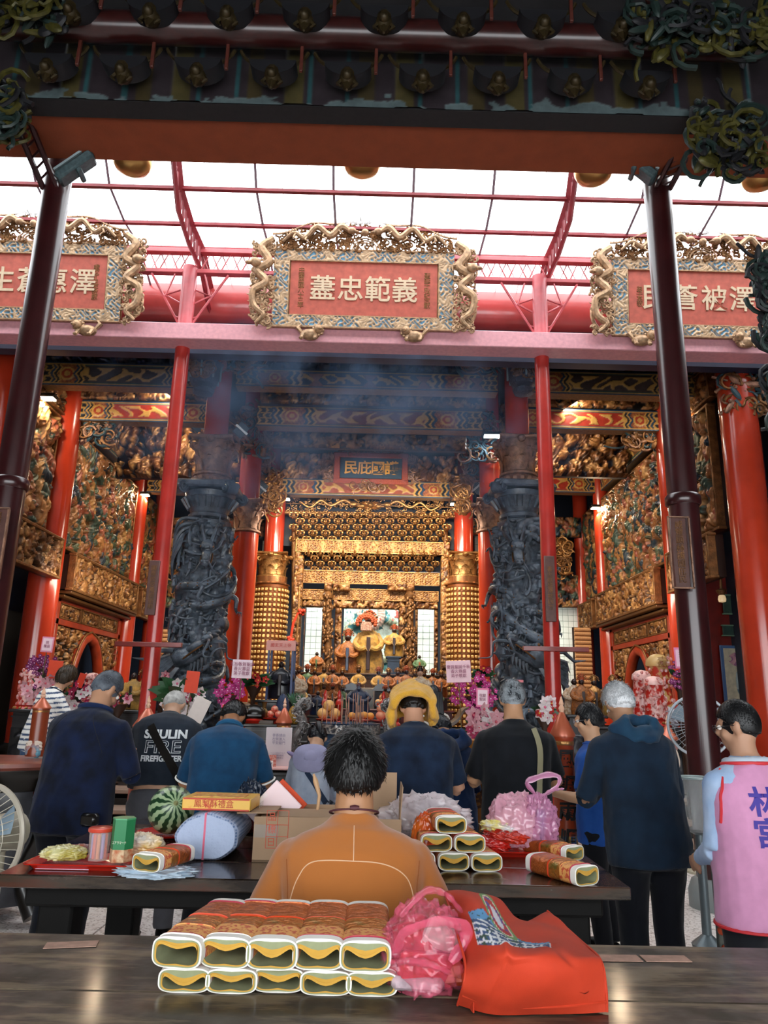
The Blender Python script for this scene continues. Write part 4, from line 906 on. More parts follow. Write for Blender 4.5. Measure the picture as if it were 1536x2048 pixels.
# ---- side walls ----
def sidewall(X,s,lab):
    """s=+1: wall on the left whose face looks to +X; s=-1 the right one"""
    U=(0,1,0) if s>0 else (0,-1,0)
    pf=lambda y_:(X,y_,0)
    def sh(name,y0,y1,z0,z1,seed,sz,amp,P,bg,lab_,vert=.3,proj=0,res=.022,clus=0,fr=True):
        t=thing(name,lab_,'wall carving' if name!='ledge_frieze' else 'frieze',(X+s*proj,y0 if s>0 else y1,z0)); w_,h_=y1-y0,z1-z0
        n=int(w_*h_/(sz*sz*3.0)); H,C=figures(w_,h_,res,n,seed,sz,P,pal(bg)[0],amp,vert=vert,clus=clus); sheet('carved_relief',(0,0,0),U,(0,0,1),w_,h_,H,C,ORN,t)
        Rm=np.stack([np.array(U,float),np.array((0,0,1.)),np.array((s,0,0.))],1)
        MB().box((-s*.08,(w_/2)*(1 if s>0 else -1),h_/2),(.15+proj*0,w_,h_)).obj('panel_back',WOODD,t)
        if fr:
            m=MB()
            for zz in(.0,h_): m.box((.04*s,(w_/2)*(1 if s>0 else -1),zz),(.14,w_+.1,.05),b=.01)
            for yy_ in(0,w_): m.box((.04*s,yy_*(1 if s>0 else -1),h_/2),(.14,.05,h_),b=.01)
            m.obj('gilt_frame',GOLDD,t)
        return t
    sd=10 if s>0 else 60
    sh('story_panel',13.2,16.8,4.12,6.3,sd+1,.062,.12,PMIX,'#6a4a26','large carved battle scene panel on the %s wall'%lab,.55)
    sh('story_panel',11.1,12.35,4.25,6.3,sd+2,.075,.14,PMIX,'#6a4a26','tall carved warrior panel near the front of the %s wall'%lab,.8)
    sh('story_panel',17.4,18.4,4.1,6.3,sd+3,.065,.12,PMIX,'#4a3a26','narrow carved panel between two red columns of the %s wall'%lab,.7)
    sh('upper_frieze',11.0,12.6,6.4,6.95,sd+4,.04,.1,PGOLD*.9,'#1c1a16','gilt frieze above the warrior panel on the %s wall'%lab)
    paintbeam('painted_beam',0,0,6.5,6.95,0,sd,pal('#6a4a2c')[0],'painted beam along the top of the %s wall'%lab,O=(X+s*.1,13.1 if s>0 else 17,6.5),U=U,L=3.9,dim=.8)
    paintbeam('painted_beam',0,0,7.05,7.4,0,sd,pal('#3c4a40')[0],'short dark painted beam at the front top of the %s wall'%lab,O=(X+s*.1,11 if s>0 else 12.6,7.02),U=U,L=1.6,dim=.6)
    sh('ledge_frieze',13.15,16.75,3.35,3.98,sd+5,.036,.09,PGOLD*.85,'#160c08','deep gilt ledge frieze over the %s arch'%lab,.3,.28)
    sh('ledge_frieze',10.9,12.5,3.45,4.1,sd+6,.04,.09,PGOLD*.85,'#160c08','gilt ledge frieze at the front of the %s wall'%lab,.3,.28)
    sh('ledge_frieze',17.35,18.5,3.35,3.98,sd+7,.036,.09,PGOLD*.7,'#2a1a10','short gilt ledge frieze between columns of the %s wall'%lab,.3,.2)
    t=thing('ledge_shelf','dark moulded shelf under the gilt ledge of the %s wall'%lab,'shelf',(X+s*.15,15,3.3)); MB().box((0,0,0),(.42,3.7,.06),b=.01).box((-s*.05,0,-.07),(.3,3.7,.05),b=.01).obj('moulding',mat('brown gilt moulding','#5a3a1a',.4,metal=.3),t)
    # arch bay: red frame, three small panels, keyhole arch
    t=thing('arch_screen','red lacquered screen with pointed arch opening and three small panels on the %s wall'%lab,'screen',(X,13.3,0))
    FR=mat('orange red woodwork','#9c3518',.4,noise=.3,nscale=6,coat=.2)
    for (a,b,c,d) in ((0,.12,FZ,3.3),(3.3,3.42,FZ,3.3),(0,3.42,3.15,3.3),(0,3.42,2.75,2.86)): MB().box((0,(a+b)/2,(c+d)/2),(.18,b-a,d-c),b=.01).obj('frame_bar',FR,t)
    for k in range(3):
        y0=.2+k*1.03; H,C=figures(.92,.24,.014,110,sd+k+20,.026,PGOLD*.75,pal('#160c08')[0],.05); G=sheet('small_panel',(s*.02,y0 if s>0 else y0+.92,2.89),U,(0,0,1),.92,.24,H,C,ORN,t)
        m=MB(); [m.box((s*.05,y0+.46,zz),(.06,.98,.025)) for zz in(2.88,3.14)]; [m.box((s*.05,yy_,3.01),(.06,.03,.26)) for yy_ in(y0-.02,y0+.94)]; m.obj('gilt_beading',GOLDD,t)
    # spandrel relief with pointed arch hole
    w_,h_=3.1,2.25; nx,ny=220,150; H,C=figures(w_,h_,w_/nx,1500,sd+33,.034,PGOLD*.75,pal('#1a0e08')[0],.07); ny,nx=H.shape
    u=np.linspace(0,w_,nx); v=np.linspace(0,h_,ny); cxh=1.0 if s>0 else w_-1.0; cxh=w_*.5; hw=.8
    def arch(z_): # half width of opening
        return np.where(z_<1.0,hw,hw*np.sqrt(np.clip(1-((z_-1.0)/1.15)**1.6,0,1)))
    U_,V_=np.meshgrid(u,v); d=np.abs(U_-cxh)-arch(V_); inside=(d<0)&(V_<2.15)
    H[inside]=0
    N=np.cross(U,(0,0,1)); Uv=np.array(U,float); O=np.array((s*.0,.15 if s>0 else 3.27,FZ)); G=O+U_[...,None]*Uv+V_[...,None]*np.array((0,0,1.))+H[...,None]*N
    o=gridobj('spandrel_carving',G,C,ORN,t); bmx=bmesh.new(); bmx.from_mesh(o.data); ins=inside.reshape(-1); bmx.verts.ensure_lookup_table()
    bmesh.ops.delete(bmx,geom=[f for f in bmx.faces if sum(ins[v_.index] for v_ in f.verts)>=3],context='FACES'); bmx.to_mesh(o.data); bmx.free()
    P=[]
    for z_ in list(np.linspace(0,2.149,30)): P.append((-float(arch(z_)),z_))
    P+= [(-a_,b_) for a_,b_ in P[::-1][1:]]
    pts=[O+Uv*(cxh+a_)+np.array((0,0,b_))+N*.06 for a_,b_ in P]; m=MB(); m.tube(pts,.1,10,flat=1); m.obj('arch_moulding',FR,t)
    m=MB(); m.tube([O+Uv*(cxh+a_*1.13)+np.array((0,0,b_*1.05))+N*.12 for a_,b_ in P],.02,6); m.obj('gilt_arch_line',GOLDD,t)
    # inner reveal and panel beyond
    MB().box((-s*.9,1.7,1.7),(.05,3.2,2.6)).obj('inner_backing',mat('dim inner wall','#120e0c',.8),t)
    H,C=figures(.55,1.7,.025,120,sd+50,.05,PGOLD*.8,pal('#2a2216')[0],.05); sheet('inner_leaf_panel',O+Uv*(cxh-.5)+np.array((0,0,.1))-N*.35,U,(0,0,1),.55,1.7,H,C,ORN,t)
    # narrow side carved strip
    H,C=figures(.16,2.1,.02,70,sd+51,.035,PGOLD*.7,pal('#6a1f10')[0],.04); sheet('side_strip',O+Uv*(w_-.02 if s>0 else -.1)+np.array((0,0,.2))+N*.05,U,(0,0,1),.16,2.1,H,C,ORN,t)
    # solid wall behind everything
    struct(MB().box((X-s*1.1,15,4.6),(.2,12,8.2)).obj('wall_hall_'+lab,NAVY))
    struct(MB().box((X-s*.2,14.9,7.9),(.3,8,1.8)).obj('wall_upper_'+lab,NAVY))
    # front narrow bay framed panels (dark green)
    t=thing('painted_side_panels','dark painted panels in maroon frame at the front of the %s side wall'%lab,'panel',(X-s*1.6,12.6,0))
    MB().box((0,0,2.2),(.1,6.6,3.6)).obj('maroon_frame',REDD,t)
    for k,(za,zb_) in enumerate(((2.9,3.5),(2.2,2.65),(.7,2.0))):
        for q in(-2,-1,0,1,2): MB().box((s*.06,q*1.25,(za+zb_)/2),(.04,1.05,zb_-za),b=.01).obj('painted_panel',mat('dark teal panel','#26433c',.4,noise=.6,nscale=8),t)
sidewall(-5.78,1,'left'); sidewall(5.36,-1,'right')
# painting of a flower vase at the right
t=thing('vase_painting','tall framed painting of a white vase with pink flowers at the right edge','painting',tuple(PY(1487,1362,13.2)))
w_,h_=.62,1.12
MB().box((0,.02,0),(w_+.1,.04,h_+.1),b=.01).obj('blue_frame',mat('painted blue frame','#4a6a9a',.5),t)
nx,ny=90,150; u,v=np.meshgrid(np.linspace(-1,1,nx),np.linspace(-1,1,ny)); C=np.ones((ny,nx,3))*pal('#d8cdb0')[0]
k=(np.abs(u)<.42*np.sqrt(np.clip(1-((v+.05)/.42)**4,0,1)))&(v>-.46)&(v<.36); C[k]=pal('#b8c8c8')[0]; k2=k&(v<-.25); C[k2]=pal('#6a8a9a')[0]; C[k&(np.abs(v-.3)<.05)]=pal('#8aa8b0')[0]
C[(np.abs(np.abs(u)-.25)<.06)&(v<-.46)&(v>-.62)]=pal('#5a6a74')[0]
fl_=((u/.75)**2+((v-.66)/.24)**2<1)&(fbm(u*6+9,v*6+9,4)>.42); C[fl_]=pal('#a86a92')[0]; C[((u/.75)**2+((v-.66)/.24)**2<1)&(fbm(u*6+9,v*6+9,4)>.55)]=pal('#d8a0a8')[0]
C[(v<-.68)&(v>-.86)&(u>-.3)&(fbm(u*5,v*9,2)>.45)]=pal('#6a9aa8')[0]
sheet('painted_picture',(-w_/2,-.005,-h_/2),(1,0,0),(0,0,1),w_,h_,np.zeros((ny,nx)),C,PAINT,t)
for k,(py,hh,c) in enumerate(((1210,.34,'#2f4a3c'),(1262,.18,'#24443c'))):
    t2=thing('wall_picture',('mountain landscape panel' if k==0 else 'teal panel with orange rosette')+' above the vase painting','panel',tuple(PY(1490,py,13.2))); MB().box((0,0,0),(.8,.04,hh),b=.01).obj('board',mat('panel%d'%k,c,.5,noise=.5,nscale=9),t2); MB().box((0,-.01,hh/2),(.84,.05,.02)).box((0,-.01,-hh/2),(.84,.05,.02)).obj('moulding',mat('sage','#6a8a70',.5),t2)
    if k: 
        m=MB(); [m.ell((.1+.07*math.cos(a),-.03,.07*math.sin(a)),(.03,.01,.03),None,7,4) for a in np.arange(8)*PI/4]; m.ell((.1,-.03,0),(.04,.015,.04)); m.obj('rosette',mat('orange rosette','#c86a30',.5),t2)
t=thing('wall_section','maroon panelled partition behind the right edge column','partition',(6.9,13.35,FZ)); MB().box((0,0,1.9),(2.6,.1,3.8)).obj('partition',REDD,t)
t=thing('globe_lamp','small glass globe lamp under the right front ledge','lamp',tuple(PY(1444,1196,11.2))); MB().lathe([(.0,-.07),(.05,-.06),(.06,-.02),(.05,.03),(.03,.05)],14).obj('glass',mat('lamp globe','#cdb89a',.15,emit='#ffd9a0',es=.4),t); MB().lathe([(.035,.04),(.07,.09),(.08,.12),(.02,.14),(.02,.5)],14).obj('cap',GOLDD,t)
# tan rolled offering racks at the back
for px,lab in ((316,'left'),(1166,'right')):
    A=PY(px-14,1345 if px<700 else 1385,17.6); B=PY(px+16,1255,17.6); t=thing('lamp_tower','tan tower of stacked prayer light rolls near the %s white tiled strip'%lab,'tower',((A[0]+B[0])/2,17.6,FZ))
    me=MB().cyl((-.19,0,0),(.19,0,0),.048,n=10).mesh('roll',mat('tan roll','#c99464',.5,noise=.2)); n=int((B[2]-A[2])/.1)
    for k in range(n): inst('prayer_roll',me,t,(0,0,A[2]-FZ+.05+k*.1))
    MB().box((0,.08,(B[2]-FZ)/2),(.42,.1,B[2]-FZ)).obj('cabinet',WOODD,t)
# ---- lamps in the hall (their housings and their light) ----
def spot(px,py,y_,lab,col=(1,.8,.55),power=300,size=.25,aim=(0,15,2.5),emitc='#ffe8c0',es=12,w_=.3):
    c=PY(px,py,y_); t=thing('flood_lamp',lab,'lamp',tuple(c)); m=MB().box((0,0,.03),(w_,.2,.07),b=.015).obj('housing',BLACK,t); MB().box((0,-.02,-.015),(w_-.05,.15,.02)).obj('lit_glass',mat('lit'+emitc,'#ffffff',.3,emit=emitc,es=es),t)
    MB().tube([(0,.1,.03),(0,.2,.15),(0,.3,.2)],.015,5).obj('arm',BLACK,t)
    if power:
        L=bpy.data.lights.new('lamp light','AREA'); L.energy=power; L.size=size; L.color=col; o=bpy.data.objects.new('lamp_light',L); link(o); o.location=c-np.array((0,.02,.06))
        o.rotation_euler=(Vector(aim)-Vector(c)).to_track_quat('-Z','Y').to_euler()
spot(984,872,13.8,'cool white flood lamp beside the right inner red column',(.75,.88,1),9,aim=(2.4,14.4,3),emitc='#e8f6ff',es=30,w_=.36)
spot(95,797,11.6,'glaring white lamp at the upper left beyond the left dark post',(1,.85,.6),45,aim=(-5,15,2),es=40)
spot(1375,830,11.8,'bright lamp half hidden behind the right dark post',(1,.85,.6),35,aim=(5,15,2),es=40)
spot(291,990,17.0,'warm lamp on the red column left of the left dragon column',(1,.76,.5),50,aim=(-5,14,2.5),es=8,w_=.22)
spot(1190,1016,16.8,'warm lamp on the slender right red column',(1,.76,.5),50,aim=(5,14,2.5),es=8,w_=.22)
spot(575,998,16.3,'small white spot lamp at the left end of the golden lattice',(1,.9,.7),25,aim=(-.2,17.3,4),es=30,w_=.14)
spot(905,1008,16.3,'small black spot lamp at the right end of the golden lattice',(1,.9,.7),25,aim=(-.2,17.3,4),es=10,w_=.14)
for px,py,yy,s,lab in ((152,915,13.6,1,'upper grey flood lamp on the left wall panel'),(140,978,13.3,1,'lower ribbed flood lamp on the left wall panel'),(1325,940,13.6,-1,'upper grey flood lamp on the right wall panel'),(1327,998,13.3,-1,'lower ribbed flood lamp on the right wall panel'),(396,850,13.,1,'grey floodlight left of the left dragon column shaft'),(482,860,12.6,1,'teal grey floodlight right of the left dragon column shaft'),(522,975,15.3,1,'floodlight left of the left gilt corbel'),(955,975,15.3,-1,'floodlight right of the right gilt corbel'),(1066,858,13.,1,'grey floodlight right of the right dragon column shaft')):
    c=PY(px,py,yy); t=thing('flood_lamp',lab,'lamp',tuple(c)); t.rotation_euler=(.3,s*.6,s*.5)
    m=MB().box((0,0,0),(.2,.08,.26),b=.015); [m.box((-.09+.03*k,-.05,.0),(.01,.05,.22)) for k in range(7)]; m.obj('housing',mat('grey cast housing','#4a5258',.4,metal=.4),t); MB().box((0,-.08,0),(.26,.02,.04)).obj('yoke',mat('bare aluminium','#9a9a9a',.3,metal=.8),t); MB().tube([(0,.04,0),(-s*.05,.3,.05),(-s*.3,.7,.1)],.02,6).obj('wall_arm',BLACK,t)
# area lights without fixtures, added to brighten the altar, tiles and side walls
def area(name,loc_,aim,power,sx,sy,col):
    L=bpy.data.lights.new(name,'AREA'); L.shape='RECTANGLE'; L.size=sx; L.size_y=sy; L.energy=power; L.color=col; o=bpy.data.objects.new(name,L); link(o); o.location=loc_; o.rotation_euler=(Vector(aim)-Vector(loc_)).to_track_quat('-Z','Y').to_euler(); return o
area('altar_front_fill',(AX,14.9,5.7),(AX,17.6,3.4),170,3.6,.4,(1,.9,.74))
area('altar_inner_fill',(AX,17.55,4.55),(AX,18.5,2.8),70,3.4,.2,(1,.93,.8))
area('tile_fill',(AX,18.0,4.6),(AX,18.6,3.),90,3.6,.2,(.92,1,.95))
area('altar_table_fill',(AX,14.6,5.4),(AX,16.0,1.6),200,3.2,.3,(1,.9,.74))
for s,X_ in((1,-5.78),(-1,5.36)):
    area('wall_wash_fill',(X_+s*2.3,14.3,6.9),(X_,14.9,3.6),150,4.,.3,(1,.84,.64))
    area('wall_low_fill',(X_+s*1.9,13.4,3.6),(X_,15.0,1.8),60,3.,.3,(1,.86,.68))
    area('back_tile_fill',(X_+s*2.0,17.7,3.6),(X_+s*2.2,18.8,2.2),60,.8,.3,(.9,1,.95))
# ================= PEOPLE =================
from mathutils.bvhtree import BVHTree
def remesh(mb,vox,it=6,fac=.5):
    me=mb.mesh('tmp',GOLD,False); o=bpy.data.objects.new('tmp',me); scn.collection.objects.link(o)
    m=o.modifiers.new('r','REMESH'); m.mode='VOXEL'; m.voxel_size=vox
    m=o.modifiers.new('s','SMOOTH'); m.factor=fac; m.iterations=it
    dg=bpy.context.evaluated_depsgraph_get(); r=bpy.data.meshes.new_from_object(o.evaluated_get(dg)); bpy.data.objects.remove(o); bpy.data.meshes.remove(me)
    return r
def co(me): a=np.empty(len(me.vertices)*3); me.vertices.foreach_get('co',a); return a.reshape(-1,3)
def nrm(me): a=np.empty(len(me.vertices)*3); me.vertices.foreach_get('normal',a); return a.reshape(-1,3)
def setco(me,v): me.vertices.foreach_set('co',v.reshape(-1)); me.update()
def paintv(me,C):
    C=np.asarray(C,float); C=np.concatenate([C,np.ones((len(C),1))],1); at=me.color_attributes.new('Col','FLOAT_COLOR','POINT'); at.data.foreach_set('color',C.reshape(-1))
def fin(me,name,mt,parent):
    me.name=name; me.materials.clear(); me.materials.append(mt); me.polygons.foreach_set('use_smooth',np.ones(len(me.polygons),bool)); o=bpy.data.objects.new(name,me); link(o,parent); return o
def wrinkle(me,seed,amp=.004,f=1.):
    v=co(me); n=nrm(me); x,y,z=v.T*f; rs=np.random.RandomState(seed); d=0
    for k in range(6):
        a=rs.randn(3)*(6+3*k); a[2]*=.45+.6*rs.rand(); p=rs.rand()*6; wv=np.sin(x*a[0]+y*a[1]+z*a[2]+p+1.4*np.sin(z*9+x*7*rs.randn()+k)); d=d+(1-np.abs(wv))**1.6*.7/(1+.3*k)
    me_=d-d.mean(); setco(me,v+n*(me_*amp)[:,None])
SKIN={}
def skin(c): return mat('skin'+c,c,.5,noise=.08,nscale=14,spec=.35)
def cloth(c,c2=None,rough=.85,sheen=.08): return mat('cloth'+c,c,rough,noise=.18,nscale=9,col2=c2,bump=.12,bscale=420,sheen=sheen,spec=.2)
class Fig: pass
def person(label,loc,rz,H,bw=1.,bd=1.,lean=12,nod=20,turn=0,arms='pray',skinc='#c08a68',hair='#15120f',hairk='short',shirt='#222a3a',sleeve='short',pants='#14151a',seat=None,vox=.0095,hairthin=0,seed=1,tufts=1100,shirtlen=.14,col2=None,smat=None,female=False,armL=None,armR=None,wr=.004,shoe='#141416',side=0,headx=1.):
    H*=.925; t=thing('person',label,'person',loc,math.radians(rz)); s=H/1.7; L=math.radians(lean); f=Fig(); f.t=t; f.s=s
    hz=(.90*s) if seat is None else seat+.1
    hs=np.linspace(-.14,.62,40); ang=np.interp(hs,[-.14,0,.5,.62],[.15,.35,1.25,1.35])*L
    cyy=np.concatenate([[0],np.cumsum(np.sin(ang[:-1])*np.diff(hs))]); czz=np.concatenate([[0],np.cumsum(np.cos(ang[:-1])*np.diff(hs))])
    i0=np.argmin(np.abs(hs)); cyy-=cyy[i0]; czz-=czz[i0]
    sd=math.radians(side)
    def tp(x,y,h):
        a=float(np.interp(h,hs,ang)); cy_=float(np.interp(h,hs,cyy)); cz=float(np.interp(h,hs,czz)); 
        p=np.array((x,cy_+y*math.cos(a),cz-y*math.sin(a)))*s; return rotm('y',sd)@p+np.array((0,0,hz))
    f.tp=tp
    def ring(h,w_,d,y=0,n=20,sq=2.4):
        q=[]
        for k in range(n):
            a=2*PI*k/n; c_,s_=math.cos(a),math.sin(a); q.append(tp(w_*np.sign(c_)*abs(c_)**(2/sq),y+d*np.sign(s_)*abs(s_)**(2/sq),h))
        return np.array(q)
    fw=.93 if female else 1
    def torso(mb,e,h0,drop):
        R=[]
        for h,w_,d in ((-.13,.168,.115),(-.05,.172,.12),(.05,.162,.115),(.15,.156,.112),(.25,.165,.118),(.35,.182,.126),(.42,.196,.126),(.465,.2,.118),(.5,.185,.1),(.53,.145,.086),(.555,.098,.074),(.572,.075,.066),(.59,.06,.06)):
            if h<h0: continue
            if drop and h<.4: w_=max(w_,.18); d=max(d,.125)
            if h>.54 and e: e2=.006
            else: e2=e
            e2+=(.008 if e and h<.12 else 0)
            R.append(ring(h,(w_*bw*fw+e2),(d*bd+e2),y=-.01*(h>.3)))
        mb.loft(R)
    sh=[tp(sx*.168*bw*fw,-.005,.452) for sx in(-1,1)]
    # arm joints in figure space
    J=[]
    for k,sx in enumerate((-1,1)):
        ov=armL if sx<0 else armR
        if ov is not None: el,wrp=[np.array(q,float)*s for q in ov]; el=sh[k]+el; wrp=el+wrp
        elif arms=='pray': el=sh[k]+np.array((sx*.085,.06,-.262))*s; wrp=np.array((sx*.035,0,0))*s+tp(0,.34,.36)
        elif arms=='down': el=sh[k]+np.array((sx*.07,-.01,-.275))*s; wrp=el+np.array((sx*-.01,.1,-.235))*s
        elif arms=='hold': el=sh[k]+np.array((sx*.06,.05,-.27))*s; wrp=el+np.array((-sx*.07,.24,.02))*s
        elif arms=='forward': el=sh[k]+np.array((sx*.12,.1,-.24))*s; wrp=el+np.array((-sx*.03,.23,-.08))*s
        J.append((sh[k],el,wrp))
    f.J=J
    # legs
    LG=[]
    for sx in(-1,1):
        h_=np.array((sx*.09*bw,0,hz-.03))
        if seat is None: kn=np.array((sx*.095,.02,.48*s)); an=np.array((sx*.1,-.02,.085)); 
        else: kn=np.array((sx*.13,.42*s,seat+.06)); an=np.array((sx*.14,.4*s,.09))
        LG.append((h_,kn,an))
    # head frame
    nk=tp(0,-.005,.57); a=float(np.interp(.6,hs,ang))+math.radians(nod); Rh=rotm('y',sd)@rotm('z',math.radians(turn))@rotm('x',-a)
    hc=nk+rotm('y',sd)@rotm('x',-(a*.75+.0))@np.array((0,.01,.165))*s; f.hc=hc; f.Rh=Rh; hr=np.array((.075*headx,.096,.118))*s
    # body: one continuous surface
    b=MB(); torso(b,0,-.2,False)
    for h_,kn,an in LG: b.tube([h_,h_*.5+kn*.5,kn,kn*.55+an*.45,an],np.array([.092*bw,.078,.056,.055,.038])*s,12); b.ell(an+np.array((0,.07,-.045)),(.042*s,.12*s,.035),None,10,7)
    for k,(a0,el,wp) in enumerate(J):
        b.ell(a0,.052*s,None,10,8); b.tube([a0,a0*.5+el*.5,el],np.array([.055,.048,.04])*s*(bw*.5+.5),10); b.tube([el,el*.6+wp*.4,wp],np.array([.041,.04,.026])*s,10)
        d=wp-el; d/=np.linalg.norm(d); sx=-1 if k==0 else 1; pn=np.array((-sx,0,0.)) ; pn-=d*(pn@d); pn/=np.linalg.norm(pn); sd_=np.cross(d,pn)
        Rm=np.stack([pn,sd_,d],1); b.ell(wp+d*.05*s,np.array((.017,.042,.055))*s,Rm,10,8)
        for q in range(4):
            o=(q-1.5)*.021*s; r=wp+d*.09*s+sd_*o; ln=(.062,.075,.07,.055)[q]*s; b.tube([r,r+d*ln*.5+pn*.004,r+d*ln+pn*.016*s],np.array([.0095,.009,.007])*s,7)
        r=wp+d*.03*s-sd_*.035*s*np.sign((sd_@np.array((0,0,-1.)))or 1); r=wp+d*.03*s+sd_*.036*s; b.tube([r,r+d*.035*s+sd_*.015*s+pn*.012,r+d*.065*s+sd_*.016*s+pn*.02],np.array([.013,.011,.008])*s,7)
    b.tube([tp(0,-.005,.53),nk*.5+hc*.5,hc-Rh@np.array((0,.02,.03))],np.array([.068,.06,.055])*s*(.6+.4*bw),14)
    E=lambda p,r:b.ell(hc+Rh@(np.array(p)*s),np.array(r)*s,Rh,12,9)
    E((0,-.01,.02),(.074*headx,.092,.098)); E((0,.028,-.045),(.058,.058,.07)); E((0,.06,-.085),(.03,.028,.025)); E((0,.098,-.015),(.013,.02,.024)); E((0,.092,.01),(.009,.014,.03)); E((0,.083,-.06),(.026,.014,.012)); E((0,.072,.03),(.05,.02,.012))
    for sx in(-1,1): E((sx*.074*headx,-.005,-.012),(.013,.021,.034)); E((sx*.082*headx,-.014,0),(.011,.014,.024)); E((sx*.038,.066,-.03),(.022,.02,.02))
    fin(remesh(b,vox,4),'body',skin(skinc),t)
    for sx in(-1,1): MB().ell(hc+Rh@(np.array((sx*.031,.078,.008))*s),.0125*s,None,10,8,m=0).ell(hc+Rh@(np.array((sx*.031,.089,.007))*s),.0055*s,None,8,6,m=1).obj('eye',[mat('eye white','#e6ddd4',.3),mat('iris','#1a120c',.2)],t)
    # shirt
    b=MB(); torso(b,.016,-shirtlen-.01,True)
    for k,(a0,el,wp) in enumerate(J):
        b.ell(a0,.074*s,None,12,9)
        if sleeve=='short': e2=a0+(el-a0)*.82; b.tube([a0,a0*.5+e2*.5,e2],np.array([.07,.069,.066])*s*(bw*.4+.6),14)
        elif sleeve=='long': b.tube([a0,a0*.5+el*.5,el],np.array([.07,.062,.056])*s*(bw*.4+.6),14); b.tube([el,el*.5+wp*.5,wp-(wp-el)*.04],np.array([.056,.048,.036])*s*(bw*.3+.7),14)
    me=remesh(b,vox,5); wrinkle(me,seed,wr); f.shirt_me=me
    f.shirt=fin(me,'shirt',smat or cloth(shirt,col2),t)
    # collar ring
    P=ring(.565,.085*bw*.5+.043,.075,n=24,sq=2); MB().tube(P,.0085*s,6,closed=True).obj('collar',smat if smat else cloth(shirt,col2),t)
    # trousers
    b=MB(); b.loft([ring(h,w_*bw*fw+.012,d*bd+.012) for h,w_,d in ((-.15,.16,.115),(-.05,.172,.122),(.03,.166,.118))])
    for h_,kn,an in LG: b.tube([h_,h_*.5+kn*.5,kn,kn*.5+an*.5,an],np.array([.108*bw,.092,.078,.07,.066])*s,14)
    b.ell((0,0 if seat is None else .03,hz-.05),(.14*bw*s,.11*s,.09*s))
    me=remesh(b,vox*1.3,5); wrinkle(me,seed+5,.004); fin(me,'trousers',cloth(pants),t)
    for h_,kn,an in LG:
        m=MB(); m.ell(an+np.array((0,.075,-.035)),(.052*s,.145*s,.045),None,14,9); m.box(an+np.array((0,.07,-.072)),(.095*s,.29*s,.024),b=.01); m.obj('shoe',mat('shoe'+shoe,shoe,.5),t)
    # hair
    if hairk:
        cr_=np.array((0,-.35,.93)); nu,nv=72,48; th=np.linspace(0,PI,nv); ph=np.linspace(0,2*PI,nu,endpoint=False); T,Pp=np.meshgrid(th,ph,indexing='ij')
        D=np.stack([np.sin(T)*np.cos(Pp),np.sin(T)*np.sin(Pp),np.cos(T)],-1)
        def mask(D):
            x,y,z=D[...,0],D[...,1],D[...,2]
            low=np.interp(y,[-1,-.3,.0,.35,.75,1],[-.62,-.5,-.15,.05,.42,.5]) if hairk!='bob' else np.interp(y,[-1,0,.35,.7,1],[-.95,-.9,-.3,.35,.45])
            low=low+.05*np.sin(x*23)
            return z>low
        M_=mask(D); base=np.array((.0765*headx,.097,.112))*s; off=np.array((0,-.010,.012))*s
        th_={'short':.010,'buzz':.005,'bob':.022,'pony':.008,'long':.014,'thick':.014}[hairk]*s
        wob=.25*np.sin(Pp*31+3*np.sin(T*9))+.25*np.sin(Pp*53+T*14)
        rr=np.where(M_,1,0)[...,None]; G=off+D*(base*(.93+.07*rr)+rr*th_*(1+.35*wob[...,None])); G=hc+G@Rh.T
        b=MB(); b.grid(G,closeu=True); rs=np.random.RandomState(seed); b.cur=1
        n=tufts; k=0; vv=[];ff=[]
        X_=rs.randn(n*3,3); X_/=np.linalg.norm(X_,axis=1)[:,None]; X_=X_[mask(X_)][:n]
        ln={'short':.017,'buzz':.007,'bob':.03,'pony':.018,'long':.03,'thick':.024}[hairk]*s
        for d in X_:
            if hairthin and d[2]>.72 and rs.rand()<hairthin: continue
            root=off+d*(base+th_*.7); tg=d-cr_/np.linalg.norm(cr_); tg-=d*(tg@d); tg/=np.linalg.norm(tg)+1e-6; tg=tg+rs.randn(3)*.25
            l=ln*(.6+.8*rs.rand()); 
            if d[2]<-.2: l*=.5
            sp=.02
            lf=.02 if hairk=='thick' else .22; p1=root+tg*l*.5+d*l*(lf+.06); p2=root+tg*l+d*l*lf; sdv=np.cross(tg,d); sdv/=np.linalg.norm(sdv)+1e-6; w_=.0022*s*(1 if tufts>900 else 1.5)
            o=len(vv); vv+= [root+sdv*w_,root-sdv*w_,p1+sdv*w_*.8,p1-sdv*w_*.8,p2]; ff+=[(o,o+1,o+3,o+2),(o+2,o+3,o+4)]
        vv=hc+np.array(vv)@Rh.T; b.add(vv,ff)
        hm=mat('hair'+hair,hair,.45,noise=.45,nscale=70,spec=.4) if not hair.startswith('g') else None
        if hm is None:
            c1,c2=hair[1:].split('/'); hm=mat('hair'+hair,c1,.5,col2=c2,nscale=16,nlow=.42,nhigh=.6,spec=.4); hm2=hm
        b.obj('hair',[hm,mat('strand'+hair,(hair[1:].split('/')[1] if hair.startswith('g') else {'#15120f':'#2a2420'}.get(hair,hair)),.4,noise=.5,nscale=120) if hair.startswith('g') else hm],t,smooth='all')
        if hairk=='pony': m=MB(); P=cr([hc+Rh@(np.array(q)*s) for q in ((0,-.1,.03),(0,-.135,.0),(0,-.135,-.06),(0,-.115,-.13))],12); m.tube(P,np.array([.02,.028,.032,.032,.03,.028,.026,.023,.02,.015,.01,.004])*s,10); m.obj('ponytail',hm,t); MB().ell(hc+Rh@(np.array((0,-.105,.03))*s),.024*s).obj('hair_tie',mat('hair tie','#1c1c1c',.6),t)
